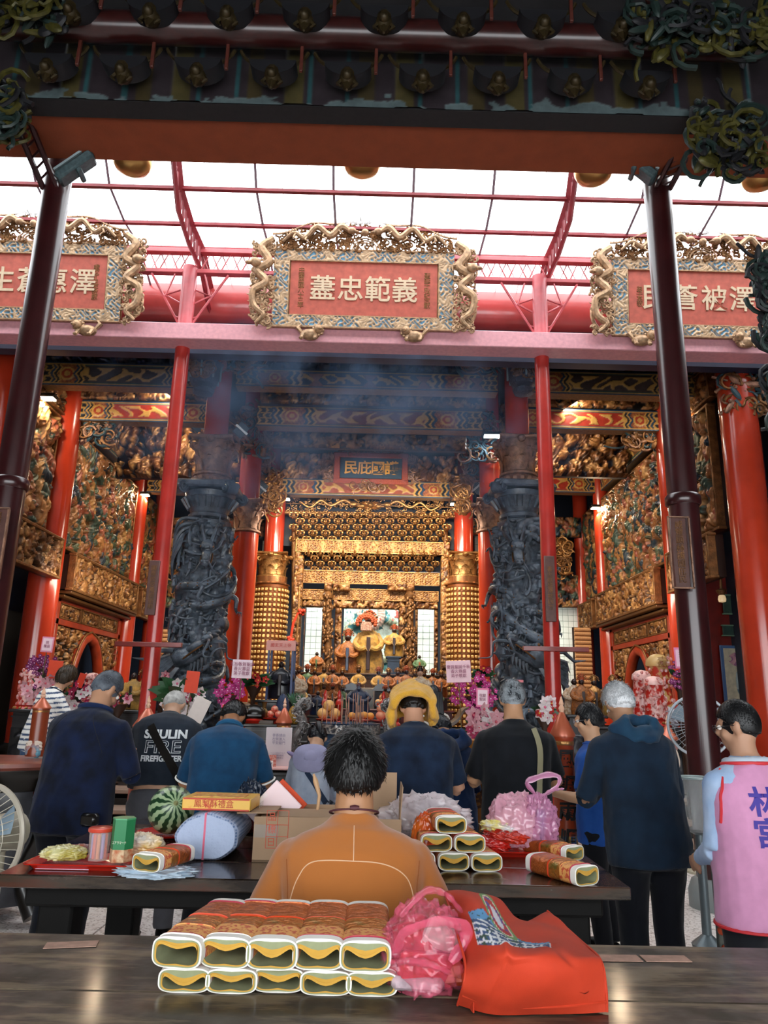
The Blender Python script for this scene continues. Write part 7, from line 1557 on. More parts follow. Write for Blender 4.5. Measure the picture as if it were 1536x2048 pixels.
for px in(586,840): plinth('statue_stand','black stand under the %s robed statue beside the censer'%('left' if px<700 else 'right'),WX(px-26,1412,11.6),WX(px+26,1412,11.6),11.35,11.85,FZ,WZ(px,1412,11.6),cat='stand')
# portrait and shrine boxes
t=thing('portrait_frame','pale framed portrait standing at the centre of the altar','picture frame',(WX(733,1385,14.3),14.3,zB)); MB().box((0,0,.19),(.3,.03,.38),b=.005).obj('frame',mat('pale frame','#c8b8a0',.5),t); MB().box((0,-.017,.19),(.25,.005,.32)).obj('portrait',mat('pale portrait','#b0b8b0',.5,col2='#6a7a78',nscale=7,nlow=.42,nhigh=.5),t)
for px,lab in ((703,'left'),(763,'right')):
    t=thing('shrine_box','small dark wooden shrine box %s of the portrait'%lab,'shrine',(WX(px,1390,14.35),14.4,zB)); MB().box((0,.1,.17),(.26,.04,.34)).box((-.12,0,.17),(.03,.2,.34)).box((.12,0,.17),(.03,.2,.34)).obj('case',WOODD,t); MB().prism([(-.18,0),(.18,0),(.12,.09),(0,.14),(-.12,.09)],.24,O=(0,.12,.33)).obj('roof',BLACK,t); MB().ell((0,0,.12),(.06,.05,.1)).ell((0,-.02,.25),.04).obj('inner_figure',GOLDD,t)
# fruit, candlesticks
FR_=mat('pomelo skin','#e0a860',.55,noise=.15,nscale=20,bump=.2); RL=mat('red lacquer small','#b8281a',.3,coat=.3)
def fruitplate(px,py,y_,z_,lab,pos,r=.055,mt=FR_,plate=RL):
    c=(WX(px,py,y_),y_,z_); t=thing('offering_plate','red footed plate under '+lab,'plate',c); MB().lathe([(.06,0),(.05,.03),(.16,.06),(.17,.075),(.15,.07),(0,.06)],22).obj('plate_body',plate,t)
    for k,(a,b__,cc) in enumerate(pos): o=MB().ell((0,0,0),(r,r,r*.95),None,16,12).obj('pomelo' if r>.05 else 'orange',mt); o.location=(c[0]+a,c[1]+b__,c[2]+.075+r*.9+cc); tag(o,'round fruit, %s of %s'%(['left one','right one','top one','front one','rear one','far left one'][k],lab),'fruit','fruit on the altar plates')
fruitplate(657,1440,9.95,zA,'the fruit pyramid left of the incense',((-.075,0,0),(.075,0,0),(.0,0,.1)),.075)
fruitplate(722,1440,9.95,zA,'the row of oranges behind the incense',((-.12,0,0),(.12,0,0),(.04,0,.01),(-.04,-.05,0),(.0,.06,0)),.05,mat('orange skin','#d8902c',.5))
fruitplate(765,1440,9.95,zA,'the peach pair right of the incense',((-.03,0,0),(.06,0,.02),(-.02,.02,.09)),.06,mat('peach skin','#dc9a70',.6,col2='#d86a4a',nscale=8))
fruitplate(765,1400,13.9,zB,'the small fruit mound on the middle tier',((-.08,0,0),(.08,0,0),(0,0,.08),(0,-.08,0)),.055,mat('pale peach','#e0b078',.6))
CS=[(649,1400),(673,1400)]
for k,px in enumerate((649,677,766,794)):
    t=thing('candlestick','red turned candlestick behind the censer, %s'%['first from left','second from left','third from left','rightmost'][k],'candlestick',(WX(px,1440,10.2),10.2,zA),0,'red candlesticks'); MB().lathe([(.05,0),(.05,.02),(.02,.05),(.035,.1),(.02,.14),(.03,.22),(.05,.25),(.045,.3),(.02,.33),(.03,.38),(.01,.44)],14).obj('stem',RL,t)
def pineapple(c,lab,s_=1.):
    t=thing('pineapple',lab,'pineapple',c); nu,nv=60,50; th=np.linspace(0,PI,nv); ph_=np.linspace(0,2*PI,nu,endpoint=False); T,P_=np.meshgrid(th,ph_,indexing='ij'); bmp=.06*np.abs(np.sin(P_*6+T*9)*np.sin(P_*6-T*9)); D=np.stack([np.sin(T)*np.cos(P_)*.07,np.sin(T)*np.sin(P_)*.07,np.cos(T)*.105],-1)*(1+bmp[...,None]); D[...,2]+=.1; gridobj('fruit_body',D*s_,None,mat('pineapple rind','#c08a34',.6,col2='#6a5a24',nscale=50,bump=.4),t,closeu=True)
    m=MB(); 
    for k in range(34): a=k*2.4; q=k/34; o=np.array((math.cos(a),math.sin(a),0)); l=.16*(1-.3*q); m.tube([o*.02+np.array((0,0,.2)),o*(.05+.04*(1-q))+np.array((0,0,.2+l*.6)),o*(.1*(1-q)+.03)+np.array((0,0,.2+l*(.8+.5*q)))],[.011,.009,.001],4,flat=.4)
    o=m.obj('leaf_crown',mat('pineapple leaves','#4a7a5a',.5,noise=.3),t); o.scale=(s_,)*3
pineapple((WX(588,1440,9.9),9.95,zA),'green-crowned pineapple on the front altar table left of the dragon handle',1.15)
t=thing('red_lantern_jar','squat black lacquered wooden fish on the left of the front altar table','wooden fish',(WX(508,1440,9.95),9.95,zA)); t.name='wooden_fish'; MB().ell((0,0,.12),(.15,.12,.12)).box((0,-.1,.1),(.22,.05,.02)).obj('fish_body',BLACK,t); MB().lathe([(.12,0),(.14,.04),(.1,.07)],20).obj('cushion_ring',RL,t)
for px,lab,c1 in ((478+62,'left',RL),(505+38,'',None)):
    if c1: fruitplate(548,1440,10.0,zA,'the wrapped candies on the left of the altar table',((-.05,0,0),(.05,0,0),(0,0,.06)),.05,mat('wrapped candy','#d8a080',.3,col2='#c83a2a',nscale=30,coat=.4))
t=thing('brass_vase','small brass vase beside the wooden fish','vase',(WX(527,1440,10.0),10.0,zA)); MB().lathe([(.04,0),(.045,.02),(.02,.04),(.06,.1),(.065,.14),(.025,.19),(.03,.25),(.045,.27)],18).obj('vase_body',mat('brass','#8a6a3c',.3,metal=.8),t)
# censer with dragon handles and incense
yc=8.0; xc=WX(691,1450,yc); zr=WZ(691,1446,yc); SIL=mat('tarnished silver bronze','#8a8684',.35,metal=.7,noise=.4,nscale=16,bump=.3)
t=thing('incense_censer','round tarnished bronze censer with dragon handles in the courtyard centre','censer',(xc,yc,0))
MB().lathe([(.2,zr-.55),(.32,zr-.5),(.4,zr-.4),(.41,zr-.28),(.36,zr-.16),(.34,zr-.1),(.35,zr-.02),(.37,zr),(.33,zr+.0),(.31,zr-.04),(.0,zr-.06)],44).obj('bowl',mat('blue bronze bowl','#2c4460',.4,metal=.4,noise=.4,nscale=8),t)
H,C=scroll(2.24,.09,.01,3,pal('#b8b0a8')[0],pal('#4a4a50')[0],.012,.8,.5); ny,nx=H.shape; a=np.linspace(0,2*PI,nx); Rr=.353+H; G=np.stack([Rr*np.cos(a),Rr*np.sin(a),np.repeat(np.linspace(zr-.1,zr-.01,ny)[:,None],nx,1)],-1); gridobj('fretted_rim',G,C,vmat('worn silver',.35,metal=.5),t)
m=MB(); [m.box((.17*math.cos(a),.17*math.sin(a),(zr-.5)/2+.1),(.08,.08,zr-.6),R=rotm('z',a),b=.01) for a in(.8,2.4,3.9,5.5)]; m.box((0,0,.12),(.75,.75,.24),b=.03); m.obj('pedestal',STONE,t)
for s_ in(-1,1):
    m=MB(); P=cr([(s_*.36,-.02,zr-.28),(s_*.47,-.02,zr-.36),(s_*.52,-.02,zr-.2),(s_*.44,-.02,zr-.02),(s_*.5,-.02,zr+.13),(s_*.44,-.02,zr+.22),(s_*.38,-.02,zr+.16),(s_*.42,-.02,zr+.12)],40); m.tube(P,np.interp(np.arange(40),[0,15,39],[.05,.055,.012]),9)
    rs=random.Random(s_+4)
    for k in range(60): i=rs.randrange(34); p=P[i]; q=p+np.array((rs.uniform(-.05,.05),rs.uniform(-.06,.03),rs.uniform(-.04,.04))); swirl(m,q,.03,rs.random(),0,1.,.009)
    for k in range(2,36,2): m.tube([P[k],P[k]+np.array((s_*.06,-.01,.015))],[.014,.003],4)
    m.ell((s_*.48,-.06,zr-.33),(.06,.05,.05)); m.ell((s_*.52,-.1,zr-.36),(.035,.04,.02)); m.obj('dragon_handle',SIL,t)
rs=random.Random(9); im=MB().cyl((0,0,0),(0,0,.34),.0035,n=5).mesh('stick',mat('incense brown','#b8846a',.7))
for k in range(26):
    o=bpy.data.objects.new('incense_stick',im); link(o); a=rs.random()*6.28; r_=rs.random()**.5*.26; o.location=(xc+r_*math.cos(a),yc+r_*math.sin(a),zr-.06); o.rotation_euler=(rs.uniform(-.08,.08),rs.uniform(-.08,.08),0); o.scale=(1.2,1.2,rs.uniform(.7,1.1)); tag(o,'thin burning incense stick standing in the bronze censer','incense','incense sticks in the censer')
# incense canisters: red column with conical roof
def canister(label,px,y_,ztop,zbot,r,col='#b8401e',chars=None,scene=False,cloud=False):
    x=WX(px,1500,y_); t=thing('canister_pillar',label,'canister',(x,y_,zbot)); h=ztop-zbot; q_=min(1,h/.9); CM=mat('can'+col,col,.4,noise=.15,coat=.3)
    MB().lathe([(r*1.2,0),(r*1.25,.04),(r,.09),(r,h-.24*q_),(r*1.04,h-.235*q_),(r*1.04,h-.215*q_)],28).obj('drum',CM,t); MB().lathe([(r*1.18,h-.215*q_),(r*1.2,h-.2*q_),(r*.25,h-.06*q_),(.01,h-.05*q_)],28).obj('cone_roof',mat('copper cone','#c8694a',.35,metal=.3,coat=.3),t); MB().lathe([(.012,h-.06*q_),(.022,h-.03*q_),(.012,h-.01*q_),(.018,h),(.003,h+.05)],12).obj('finial',mat('pale flame bulb','#e8b89a',.3),t)
    MB().lathe([(r*1.01,h-.27*q_),(r*1.03,h-.268*q_),(r*1.03,h-.245*q_),(r*1.01,h-.243*q_)],28).obj('gilt_band',GOLD,t)
    if chars:
        for k,ch in enumerate(chars): txt(ch,.125,mat('black ink','#16100c',.6),t,(-.005,-r-.002,h-.36-.165*k),depth=.0015,name='brush_character',bold=.003,shear=.12)
    if scene:
        nx,ny=60,90; a=np.linspace(-PI*.92,-PI*.08,nx); v=np.linspace(0,1,ny); U,V=np.meshgrid(a,v); C=np.ones((ny,nx,3))*pal('#b8843c')[0]; n=fbm(U*3+9,V*7,6); C[n>.52]=pal('#4a7ab0')[0]; C[n>.62]=pal('#2c5488')[0]; C[n<.34]=pal('#c8a050')[0]; C[V<.1]=pal('#5a9ac8')[0]; C[(np.abs(U+PI*.5)<.2)&(V>.45)]=pal('#d8b060')[0]
        G=np.stack([(r+.003)*np.cos(U),(r+.003)*np.sin(U),.13+V*.38],-1); gridobj('painted_scene',G,C,PAINT,t); txt('天\n官\n賜\n福',.036,mat('black ink','#16100c',.6),t,(0,-r-.005,.42),depth=.001,name='scroll_lettering')
    if cloud:
        m=MB()
        for s_ in(-1,1): m.tube(cr([(s_*r*(.5+.35*math.sin(k*1.9)),-r*.8,h*.1+(h-.4)*k/9) for k in range(10)],50),.016,7)
        m.obj('white_cloud_trim',mat('white enamel','#e0d0c0',.4),t); m=MB(); [m.ell((r*.6*math.sin(k*2.1),-r*.8,h*.15+(h-.5)*k/7),(.03,.02,.035)) for k in range(8)]; m.obj('blue_orange_studs',mat('turquoise enamel','#4a98b0',.4,col2='#c8602c',nscale=6),t)
    return t
y_=5.25; canister('tall orange incense canister with brush characters beside the man in the black tee',1126,y_,WZ(1126,1408,y_),.18,.072,'#b8481e','風調雨順',True)
MB_st=MB().lathe([(.12,0),(.13,.04),(.1,.08),(.1,.19)],20).obj('canister_base',STONE); MB_st.location=(WX(1126,1500,y_),y_,0); tag(MB_st,'stone base under the tall orange canister','pedestal')
y_=6.6; canister('copper-roofed orange canister behind the grey-haired man in the lettered tee',288,y_,WZ(288,1403,y_),.0,.095,'#b04a24',None)
y_=5.9; z_=WZ(65,1512,y_); canister('slim red pillar lamp with white cloud trim on the left carved table',72,y_,WZ(72,1398,y_)+.04,z_,.06,'#8a3a1c',cloud=True)
y_=8.4; canister('small cloud-trimmed red pillar lamp left of the censer',565,y_,WZ(565,1405,y_),.0,.075,'#7a3a1e',cloud=True)
y_=8.6; canister('small cloud-trimmed red pillar lamp below the right red towers',1338,y_,WZ(1338,1440,y_),.0,.09,'#7a3a1e',cloud=True)
y_=5.85; x=WX(958,1600,y_); t=thing('ochre_lantern','ochre canister with brush characters between the navy jacket and the black tee','canister',(x,y_,.3)); MB().lathe([(.1,0),(.115,.05),(.125,.4),(.11,.62),(.12,.8),(.13,.95)],24).obj('drum',mat('ochre lacquer','#b8762c',.5,noise=.2),t); 
for k,ch in enumerate('賽淺'): txt(ch,.16,mat('brown ink','#5a3416',.6),t,(-.01,-.125,.78-.24*k),depth=.002,bold=.004,name='brush_character')
MB().lathe([(.13,-.3),(.14,-.25),(.1,0)],20).obj('foot',STONE,t)
# notice stand in front of the altar
y_=7.2; x0,x1=WX(497,1545,y_),WX(600,1545,y_); zt=WZ(550,1543,y_); t=plinth('notice_table','small altar table with pink top and dark carved front behind the bowing people',x0-.1,x1-.06,7.2,7.75,.02,zt,BK,'table',carv=('#26221e','#383028'))
MB().box((0,0,zt-.0),(x1-x0+.06,.57,.012)).obj('pink_cloth',mat('pink table film','#d8a8a0',.4),t)
t=thing('notice_board','pale acrylic notice board with rows of small print on the small altar table','sign',(WX(556,1510,7.5),7.5,zt)); MB().box((0,0,.19),(.25,.012,.38),b=.003).obj('board',mat('pale notice','#d8ccd0',.4),t)
txt('參香請由\n左側進入\n平安龍門',.032,mat('grey violet print','#8a7a98',.6),t,(0,-.008,.27),depth=.0006,line=1.1,name='printed_lettering'); txt('一二三四五六七八\n香火請勿插滿\n金紙請放桌上',.018,mat('grey violet print','#8a7a98',.6),t,(0,-.008,.12),depth=.0006,line=1.2,name='printed_lettering')
t=thing('card_holder','small white card box with blue characters beside the notice board','card box',(WX(533,1540,7.4),7.4,zt)); MB().box((0,0,.04),(.12,.06,.08),b=.004).obj('box',WHITE,t); txt('護身符紙',.03,mat('navy print','#2a2c6a',.6),t,(0,-.032,.05),depth=.0006,name='printed_lettering'); MB().box((.05,0,.07),(.07,.03,.12)).obj('slips',mat('red slips','#e0b8a8',.6,col2='#c84a3c',nscale=60),t)
t=thing('red_cabinet','red lacquer cabinet with black lettering left of the notice board','cabinet',(WX(512,1500,8.2),8.2,.02)); MB().box((0,0,.5),(.24,.3,1.05),b=.01).obj('cabinet_body',RL,t)
# pink canopy sedan with black warrior
y_=10.9; x=WX(562,1350,y_); z_=WZ(562,1400,y_); t=thing('sedan_shrine','open sedan shrine with a pink lettered valance left of the altar','shrine',(x,y_,z_)); h=WZ(562,1286,y_)-z_
for sx in(-1,1):
    for sy in(-1,1): MB().box((sx*.17,sy*.15,h/2),(.03,.03,h)).obj('corner_post',mat('blue post','#2a3c6a',.4),t)
MB().box((0,0,h),(.42,.36,.05),b=.01).obj('roof',mat('pink valance','#d8988c',.6),t); MB().box((0,-.18,h-.06),(.42,.01,.12)).obj('valance',mat('pink valance','#d8988c',.6),t); txt('國玄天上帝',.06,mat('red embroidery','#c04038',.6),t,(0,-.187,h-.05),depth=.002,name='valance_lettering')
statue('black armoured warrior statue inside the pink sedan shrine',(x,y_,z_+.02),.6,mat('black armour','#1a1c28',.35,coat=.4,noise=.4,nscale=30),DKF,None,wide=1.1)
plinth('shrine_stand','dark stand under the pink sedan shrine',x-.3,x+.3,y_-.3,y_+.3,FZ,z_,cat='stand')
# ---- flowers ----
def bloom_mesh(c1,c2,s_=.035,pet=5):
    m=MB()
    for k in range(pet):
        a=k*2*PI/pet; o=np.array((math.cos(a),0,math.sin(a))); sd=np.array((-o[2],0,o[0])); G=[[o*q*s_+sd*ww*s_*.42*math.sin(PI*min(.95,q*.9+.12))+np.array((0,-.35*s_*q*q+.0,0)) for ww in(-1,0,1)] for q in(0,.4,.75,1.0)]; m.grid(np.array(G),m=0)
    m.ell((0,-.006,0),s_*.2,None,6,5,m=1); return m.mesh('bloom',[mat('petal'+c1,c1,.6,noise=.2,nscale=60),mat('throat'+c2,c2,.6)],True)
ORC=bloom_mesh('#c83c8c','#f0d0e0',.042); ORD=bloom_mesh('#8a2c6c','#e8c8dc',.03); LIL=bloom_mesh('#d8a0a8','#c85a6a',.07,6); WHL=bloom_mesh('#e8dcdc','#c85a7a',.075,6); REDF=bloom_mesh('#c02828','#e8c040',.05,5); MAG=bloom_mesh('#a82050','#e8a0b0',.045,8)
LEAFM=mat('dark green leaf','#2c5a34',.45,noise=.3,coat=.1); LEAF2=mat('mid green leaf','#3c7a40',.45,noise=.3)
def leaves(c,n,L,seed,spread=1.,mt=None,parent=None,up=.5):
    rs=random.Random(seed); 
    for k in range(n):
        a=rs.uniform(0,6.28); e=rs.uniform(.1,1.1)*up; d=np.array((math.cos(a)*spread,-abs(math.sin(a))*.6,e)); d/=np.linalg.norm(d); l=L*rs.uniform(.6,1.1); sd=np.cross(d,(0,1,0)); sd/=np.linalg.norm(sd)+1e-6
        G=[[np.array(c)+d*l*q+sd*ww*l*.16*math.sin(PI*min(.98,q+.03))-np.array((0,.0,.25*l*q*q)) for ww in(-1,0,1)] for q in np.linspace(0,1,6)]
        MB().grid(np.array(G)).obj('leaf',mt or LEAFM,parent,smooth='all')
def bouquet(label,px,py,y_,rx,rz,specs,nl=14,seed=1,L=.25,pot=True,zb=None):
    c=PY(px,py,y_); t=thing('flower_arrangement',label,'flowers',tuple(c)); rs=random.Random(seed)
    leaves((0,.05,-.02),nl,L,seed,parent=t,up=1.)
    for me,n in specs:
        for k in range(n):
            a=rs.random()*6.28; r_=rs.random()**.5; inst('bloom',me,t,(rx*r_*math.cos(a),-.06-rs.random()*.08,rz*r_*math.sin(a)),0,rs.uniform(.8,1.2)).rotation_euler=(rs.uniform(-.5,.5),rs.uniform(0,6),rs.uniform(-.6,.6))
    z_=zb if zb is not None else (FZ if y_>9.25 else 0.)
    m=MB(); m.lathe([(.09,z_-c[2]),(.1,z_-c[2]+.02),(.03,z_-c[2]+.06),(.03,-.2),(.1,-.08),(.11,-.05)],14); m.obj('stand',mat('stand brown','#3a2418',.5),t); return t
bouquet('magenta orchid cascade left of the altar beside the left red column',463,1382,9.4,.16,.2,[(ORC,44)],8,1,.2)
bouquet('magenta orchid cascade right of the altar in front of the right golden pillar',945,1385,9.4,.27,.22,[(ORC,60)],8,2,.2)
bouquet('dark pink orchid ball at the far left by the thick red column',92,1330,9.6,.2,.13,[(ORD,70)],3,3,.15)
bouquet('dark pink orchids at the right beside the pink greeting card',1357,1352,9.6,.16,.2,[(ORD,46)],10,4,.22)
bouquet('pink lilies with dark greens behind the woman in stripes',95,1378,9.2,.24,.14,[(LIL,16),(ORD,6)],22,5,.3)
bouquet('white and magenta lilies right of the woman in stripes',158,1395,9.2,.16,.16,[(WHL,8),(MAG,14)],14,6,.25)
bouquet('white lilies and palm leaves behind the man in the lettered tee',365,1395,8.8,.25,.16,[(WHL,14),(MAG,12)],34,7,.42)
bouquet('red anthurium and green leaves left of the sedan shrine',508,1365,10.2,.18,.1,[(REDF,7)],40,8,.3)
bouquet('pink lily bouquet between the navy jacket woman and the black tee man',965,1460,7.2,.17,.22,[(LIL,16),(WHL,7),(MAG,8)],26,9,.25)
bouquet('small white and red flowers at the foot of the right dragon column',1088,1420,8.6,.14,.12,[(REDF,7),(WHL,6)],12,10,.2)
bouquet('mixed pale flowers left of the left slim post',238,1400,9.4,.18,.14,[(LIL,6),(MAG,6)],8,11,.2)
bouquet('pale flower cluster right of the left slim post',325,1370,9.6,.14,.16,[(MAG,6),(LIL,5)],8,12,.2)
bouquet('spiky foliage ball with red blooms right of the golden pillar',965,1350,9.8,.08,.1,[(REDF,3),(MAG,3)],40,13,.22)
bouquet('red poinsettia at the foot of the right towers',1366,1420,8.8,.12,.1,[(REDF,10)],8,14,.15)
# greeting cards and envelopes
def card(label,px,py,y_,w_,h_,col,col2=None,rot=0,text=None,tc='#8a3a5a',ts=.03):
    c=PY(px,py,y_); t=thing('greeting_card',label,'card',tuple(c)); t.rotation_euler=(0,rot,0); MB().box((0,0,0),(w_,.008,h_),b=.002).obj('paper',mat('card'+col,col,.6,noise=.06),t)
    if col2: MB().box((0,-.005,0),(w_*.78,.003,h_*.8)).obj('inner_panel',mat('card'+col2,col2,.6),t)
    if text: txt(text,ts,mat('cardink'+tc,tc,.6),t,(0,-.009,0),depth=.0008,name='card_lettering',line=1.1)
    MB().cyl((0,.01,-h_/2),(0,.01,(FZ if y_>9.25 else 0.)-c[2]+.0),.006,n=6).obj('card_stick',mat('card stick','#6a5a3a',.7),t)
card('white greeting card with pink lines before the left red column',484,1338,9.2,.24,.22,'#e8d0d8',None,.02,'玉旨敬賀聖誕\n善火壽益\n弟子敬獻',ts=.05)
card('pale pink greeting card in front of the right golden pillar',917,1343,9.2,.3,.26,'#ecc4cc',None,-.05,'慶賀聖誕千秋\n香火鼎盛\n弟子敬獻',ts=.048)
card('pink bordered card on the right orchid cascade',965,1395,9.1,.15,.22,'#e87aa0','#ecd0d8',.02,'敬獻\n聖誕',ts=.04)
card('pink greeting card on the far left column',95,1289,9.4,.15,.19,'#e090a8','#ecccd4',.04,'賀\n聖誕',ts=.04)
card('pink greeting card at the right behind the right dark post',1361,1316,9.4,.15,.26,'#e080a8','#e8c0d0',-.02,'大\n吉\n賀',ts=.05)
card('orange red envelope with white marks above the woman in stripes',110,1339,9.1,.17,.21,'#d8421e',None,.06); card('plain red envelope right of the woman in stripes',162,1361,9.1,.08,.17,'#d83a1c',None,.25)
card('red envelope before the left dragon column',384,1364,8.6,.15,.24,'#d8401c',None,.08); card('red envelope beside the left red column foot',452,1425,8.4,.1,.16,'#d8401c',None,.1)
card('large white card leaning behind the man in the lettered tee',398,1419,7.2,.15,.22,'#e8dcd4',None,.4)
card('pink card edge above the grey-haired man in black',1030,1362,9.0,.2,.03,'#e08088')
# ---- left and right side altars with towers ----
def tower(label,px,py0,py1,y_,r,cols,dome=True):
    z0_,z1_=WZ(px,py1,y_),WZ(px,py0,y_); h=z1_-z0_; t=thing('offering_tower',label,'offering tower',(WX(px,py1,y_),y_,z0_)); A,B=cols
    MB().lathe([(r*1.15,0),(r*1.2,.03),(r,.06),(r*.95,h*.16),(r*1.02,h*.17)],24).obj('base',mat('tower'+A,A,.35,coat=.3,noise=.15),t)
    MB().lathe([(r*.85,h*.17),(r*.78,h*.5),(r*.7,h*.8),(r*.75,h*.82)],24).obj('shaft',mat('tw'+A+B,A,.35,col2=B,nscale=14,nlow=.45,nhigh=.55,coat=.3),t)
    MB().lathe([(r*.8,h*.82),(r*.82,h*.85),(r*.75,h*.92),(r*.45,h*.98),(.005,h)],24).obj('dome_top',mat('towertop'+B,B,.4,coat=.2),t)
    m=MB(); rs=random.Random(px)
    for k in range(46): a=-PI/2+rs.uniform(-1.4,1.4); z_=rs.uniform(.05,.95)*h; m.ell((r*.88*math.cos(a),r*.88*math.sin(a),z_),(.012+r*.06,.015,.012+r*.07),None,6,4)
    m.obj('sugar_ornaments',mat('white pink ornaments','#e8c8c4',.5,col2='#c84a3a',nscale=20),t)['kind']='stuff'; m=MB(); [m.ell((r*1.02*math.cos(a),r*1.02*math.sin(a),h*.1),.022,None,6,5) for a in np.arange(14)*PI/7]; m.obj('base_studs',GOLD,t)
T1=('#c8281c','#f0c0b8'); T2=('#c8341e','#d8b070')
tower('red and white sugar tower with a pink dome on the right side altar',1289,1340,1450,10.2,.16,T1); tower('tall red and gold tower with a longevity dome on the right side altar',1324,1308,1452,10.4,.2,T2); tower('glass-fronted red tower in front on the right side altar',1313,1352,1456,9.9,.16,T1)
tower('small pinkish tower cluster behind the silver-haired man',1262,1385,1450,10.3,.16,('#d8604c','#f0d0cc')); tower('broad red candle tower at the left side altar',57,1336,1425,9.8,.17,T1); tower('small red tower right of the flowers at the left side altar',178,1345,1420,10.4,.12,T1)

lc=txt('壽',.16,GOLD,None,(0,0,0),depth=.004,name='longevity_character'); tw_=[o for o in scn.objects if 'longevity' in str(o.get('label',''))][0]; lc.parent=tw_; lc.location=(0,-.19,WZ(1324,1326,10.25)-tw_.location[2])
CARV=('#1c1a1e','#2a2830','#303038'); 
def side_altar(lab,px0,px1,py0,py1,y_):
    x0,x1=sorted((WX(px0,py0,y_),WX(px1,py0,y_))); plinth('side_altar',lab,x0,x1,y_,y_+.9,FZ-.3 if y_<9.3 else FZ,WZ((px0+px1)/2,py0,y_),mat('carved black cabinet','#1c1a1c',.35,coat=.3,noise=.3),'side altar',carv=CARV)
side_altar('black carved side altar under the right red towers',1195,1385,1455,1540,9.6); side_altar('black carved side altar at the left behind the woman in stripes',20,70,1418,1520,9.5); side_altar('low dark altar between the left slim post and the left wall',180,335,1420,1500,9.7)
side_altar('low dark altar right of the right slim post',1135,1215,1430,1520,9.9)
for k,(px,py,y_,lab) in enumerate(((1165,1425,10.2,'orange draped standing idol right of the right slim post'),(1150,1425,10.4,'white idol right of the right slim post'),(1190,1425,10.5,'gold idol with tall back halo by the right altar'),(1228,1430,10.3,'seated idol under a gold brocade hood behind the blue tee man'),(262,1418,10.2,'yellow robed idol left of the left slim post'),(282,1418,10.3,'gold idol with tall halo left of the left slim post'),(210,1418,10.4,'gilt idol near the left arch screen'))):
    zt={True:WZ(1165,1430,9.9)}.get(px>1130,WZ(260,1420,9.7)); statue(lab,(WX(px,py,y_),y_,zt),.55,[ORB,CRM,GOLD,YEL,YEL,GOLD,GOLDD][k],DKF,[ORP,None,GOLD,GOLD,None,GOLD,None][k],wide=1.)
bag('white plastic bag on the right side altar',(WX(1352,1440,9.75),9.95,WZ(1290,1455,9.6)),(.12,.1,.14),film('milky film','#e0e4ec',.8),55)
# ---- left carved table, fans ----
y_=5.6; zt=WZ(30,1520,5.7); t=thing('carved_altar_table','dark carved octagonal table with red top at the left edge','table',(WX(-10,1540,5.7)-.1,5.75,0))
def octa(r,z,sx=1.): return [(r*sx*math.cos(a+PI/8),r*.7*math.sin(a+PI/8),z) for a in np.arange(8)*PI/4]
MB().loft([octa(.64,zt-.05),octa(.67,zt-.03),octa(.67,zt-.005),octa(.65,zt)]).obj('red_top',mat('worn red top','#8a4a3c',.35,noise=.4,nscale=8,coat=.2),t)
MB().loft([octa(.5,zt-.2),octa(.58,zt-.12),octa(.63,zt-.06),octa(.63,zt-.05)]).obj('moulded_edge',BLACK,t); 
CVB=vmat('worn grey black carving',.4,noise=.3)
MB().loft([octa(.46,.1),octa(.5,zt-.45),octa(.46,zt-.2)]).obj('body',mat('grey worn lacquer','#34343a',.35,noise=.5,nscale=8,coat=.2),t)
for k in range(4):
    a=PI/8+k*PI/2-PI/2*0-PI/4*2; a=(-PI/2+ (k-1.5)*PI/4*1.); 
    m=MB(); o=np.array((math.cos(a)*.5,math.sin(a)*.38,0)); m.tube(cr([o*1.1+(0,0,zt-.2),o*1.28+(0,0,zt-.32),o*1.2+(0,0,zt-.5),o*.95+(0,0,.3),o*1.25+(0,0,.06)],14),np.interp(np.arange(14),[0,4,9,13],[.07,.1,.06,.08]),10); rs=random.Random(k)
    for q in range(20): m.ell(o*1.28+np.array((rs.uniform(-.07,.07),-.06,zt-.32+rs.uniform(-.1,.1))),.03,None,7,5)
    m.obj('cabriole_leg',BLACK,t)
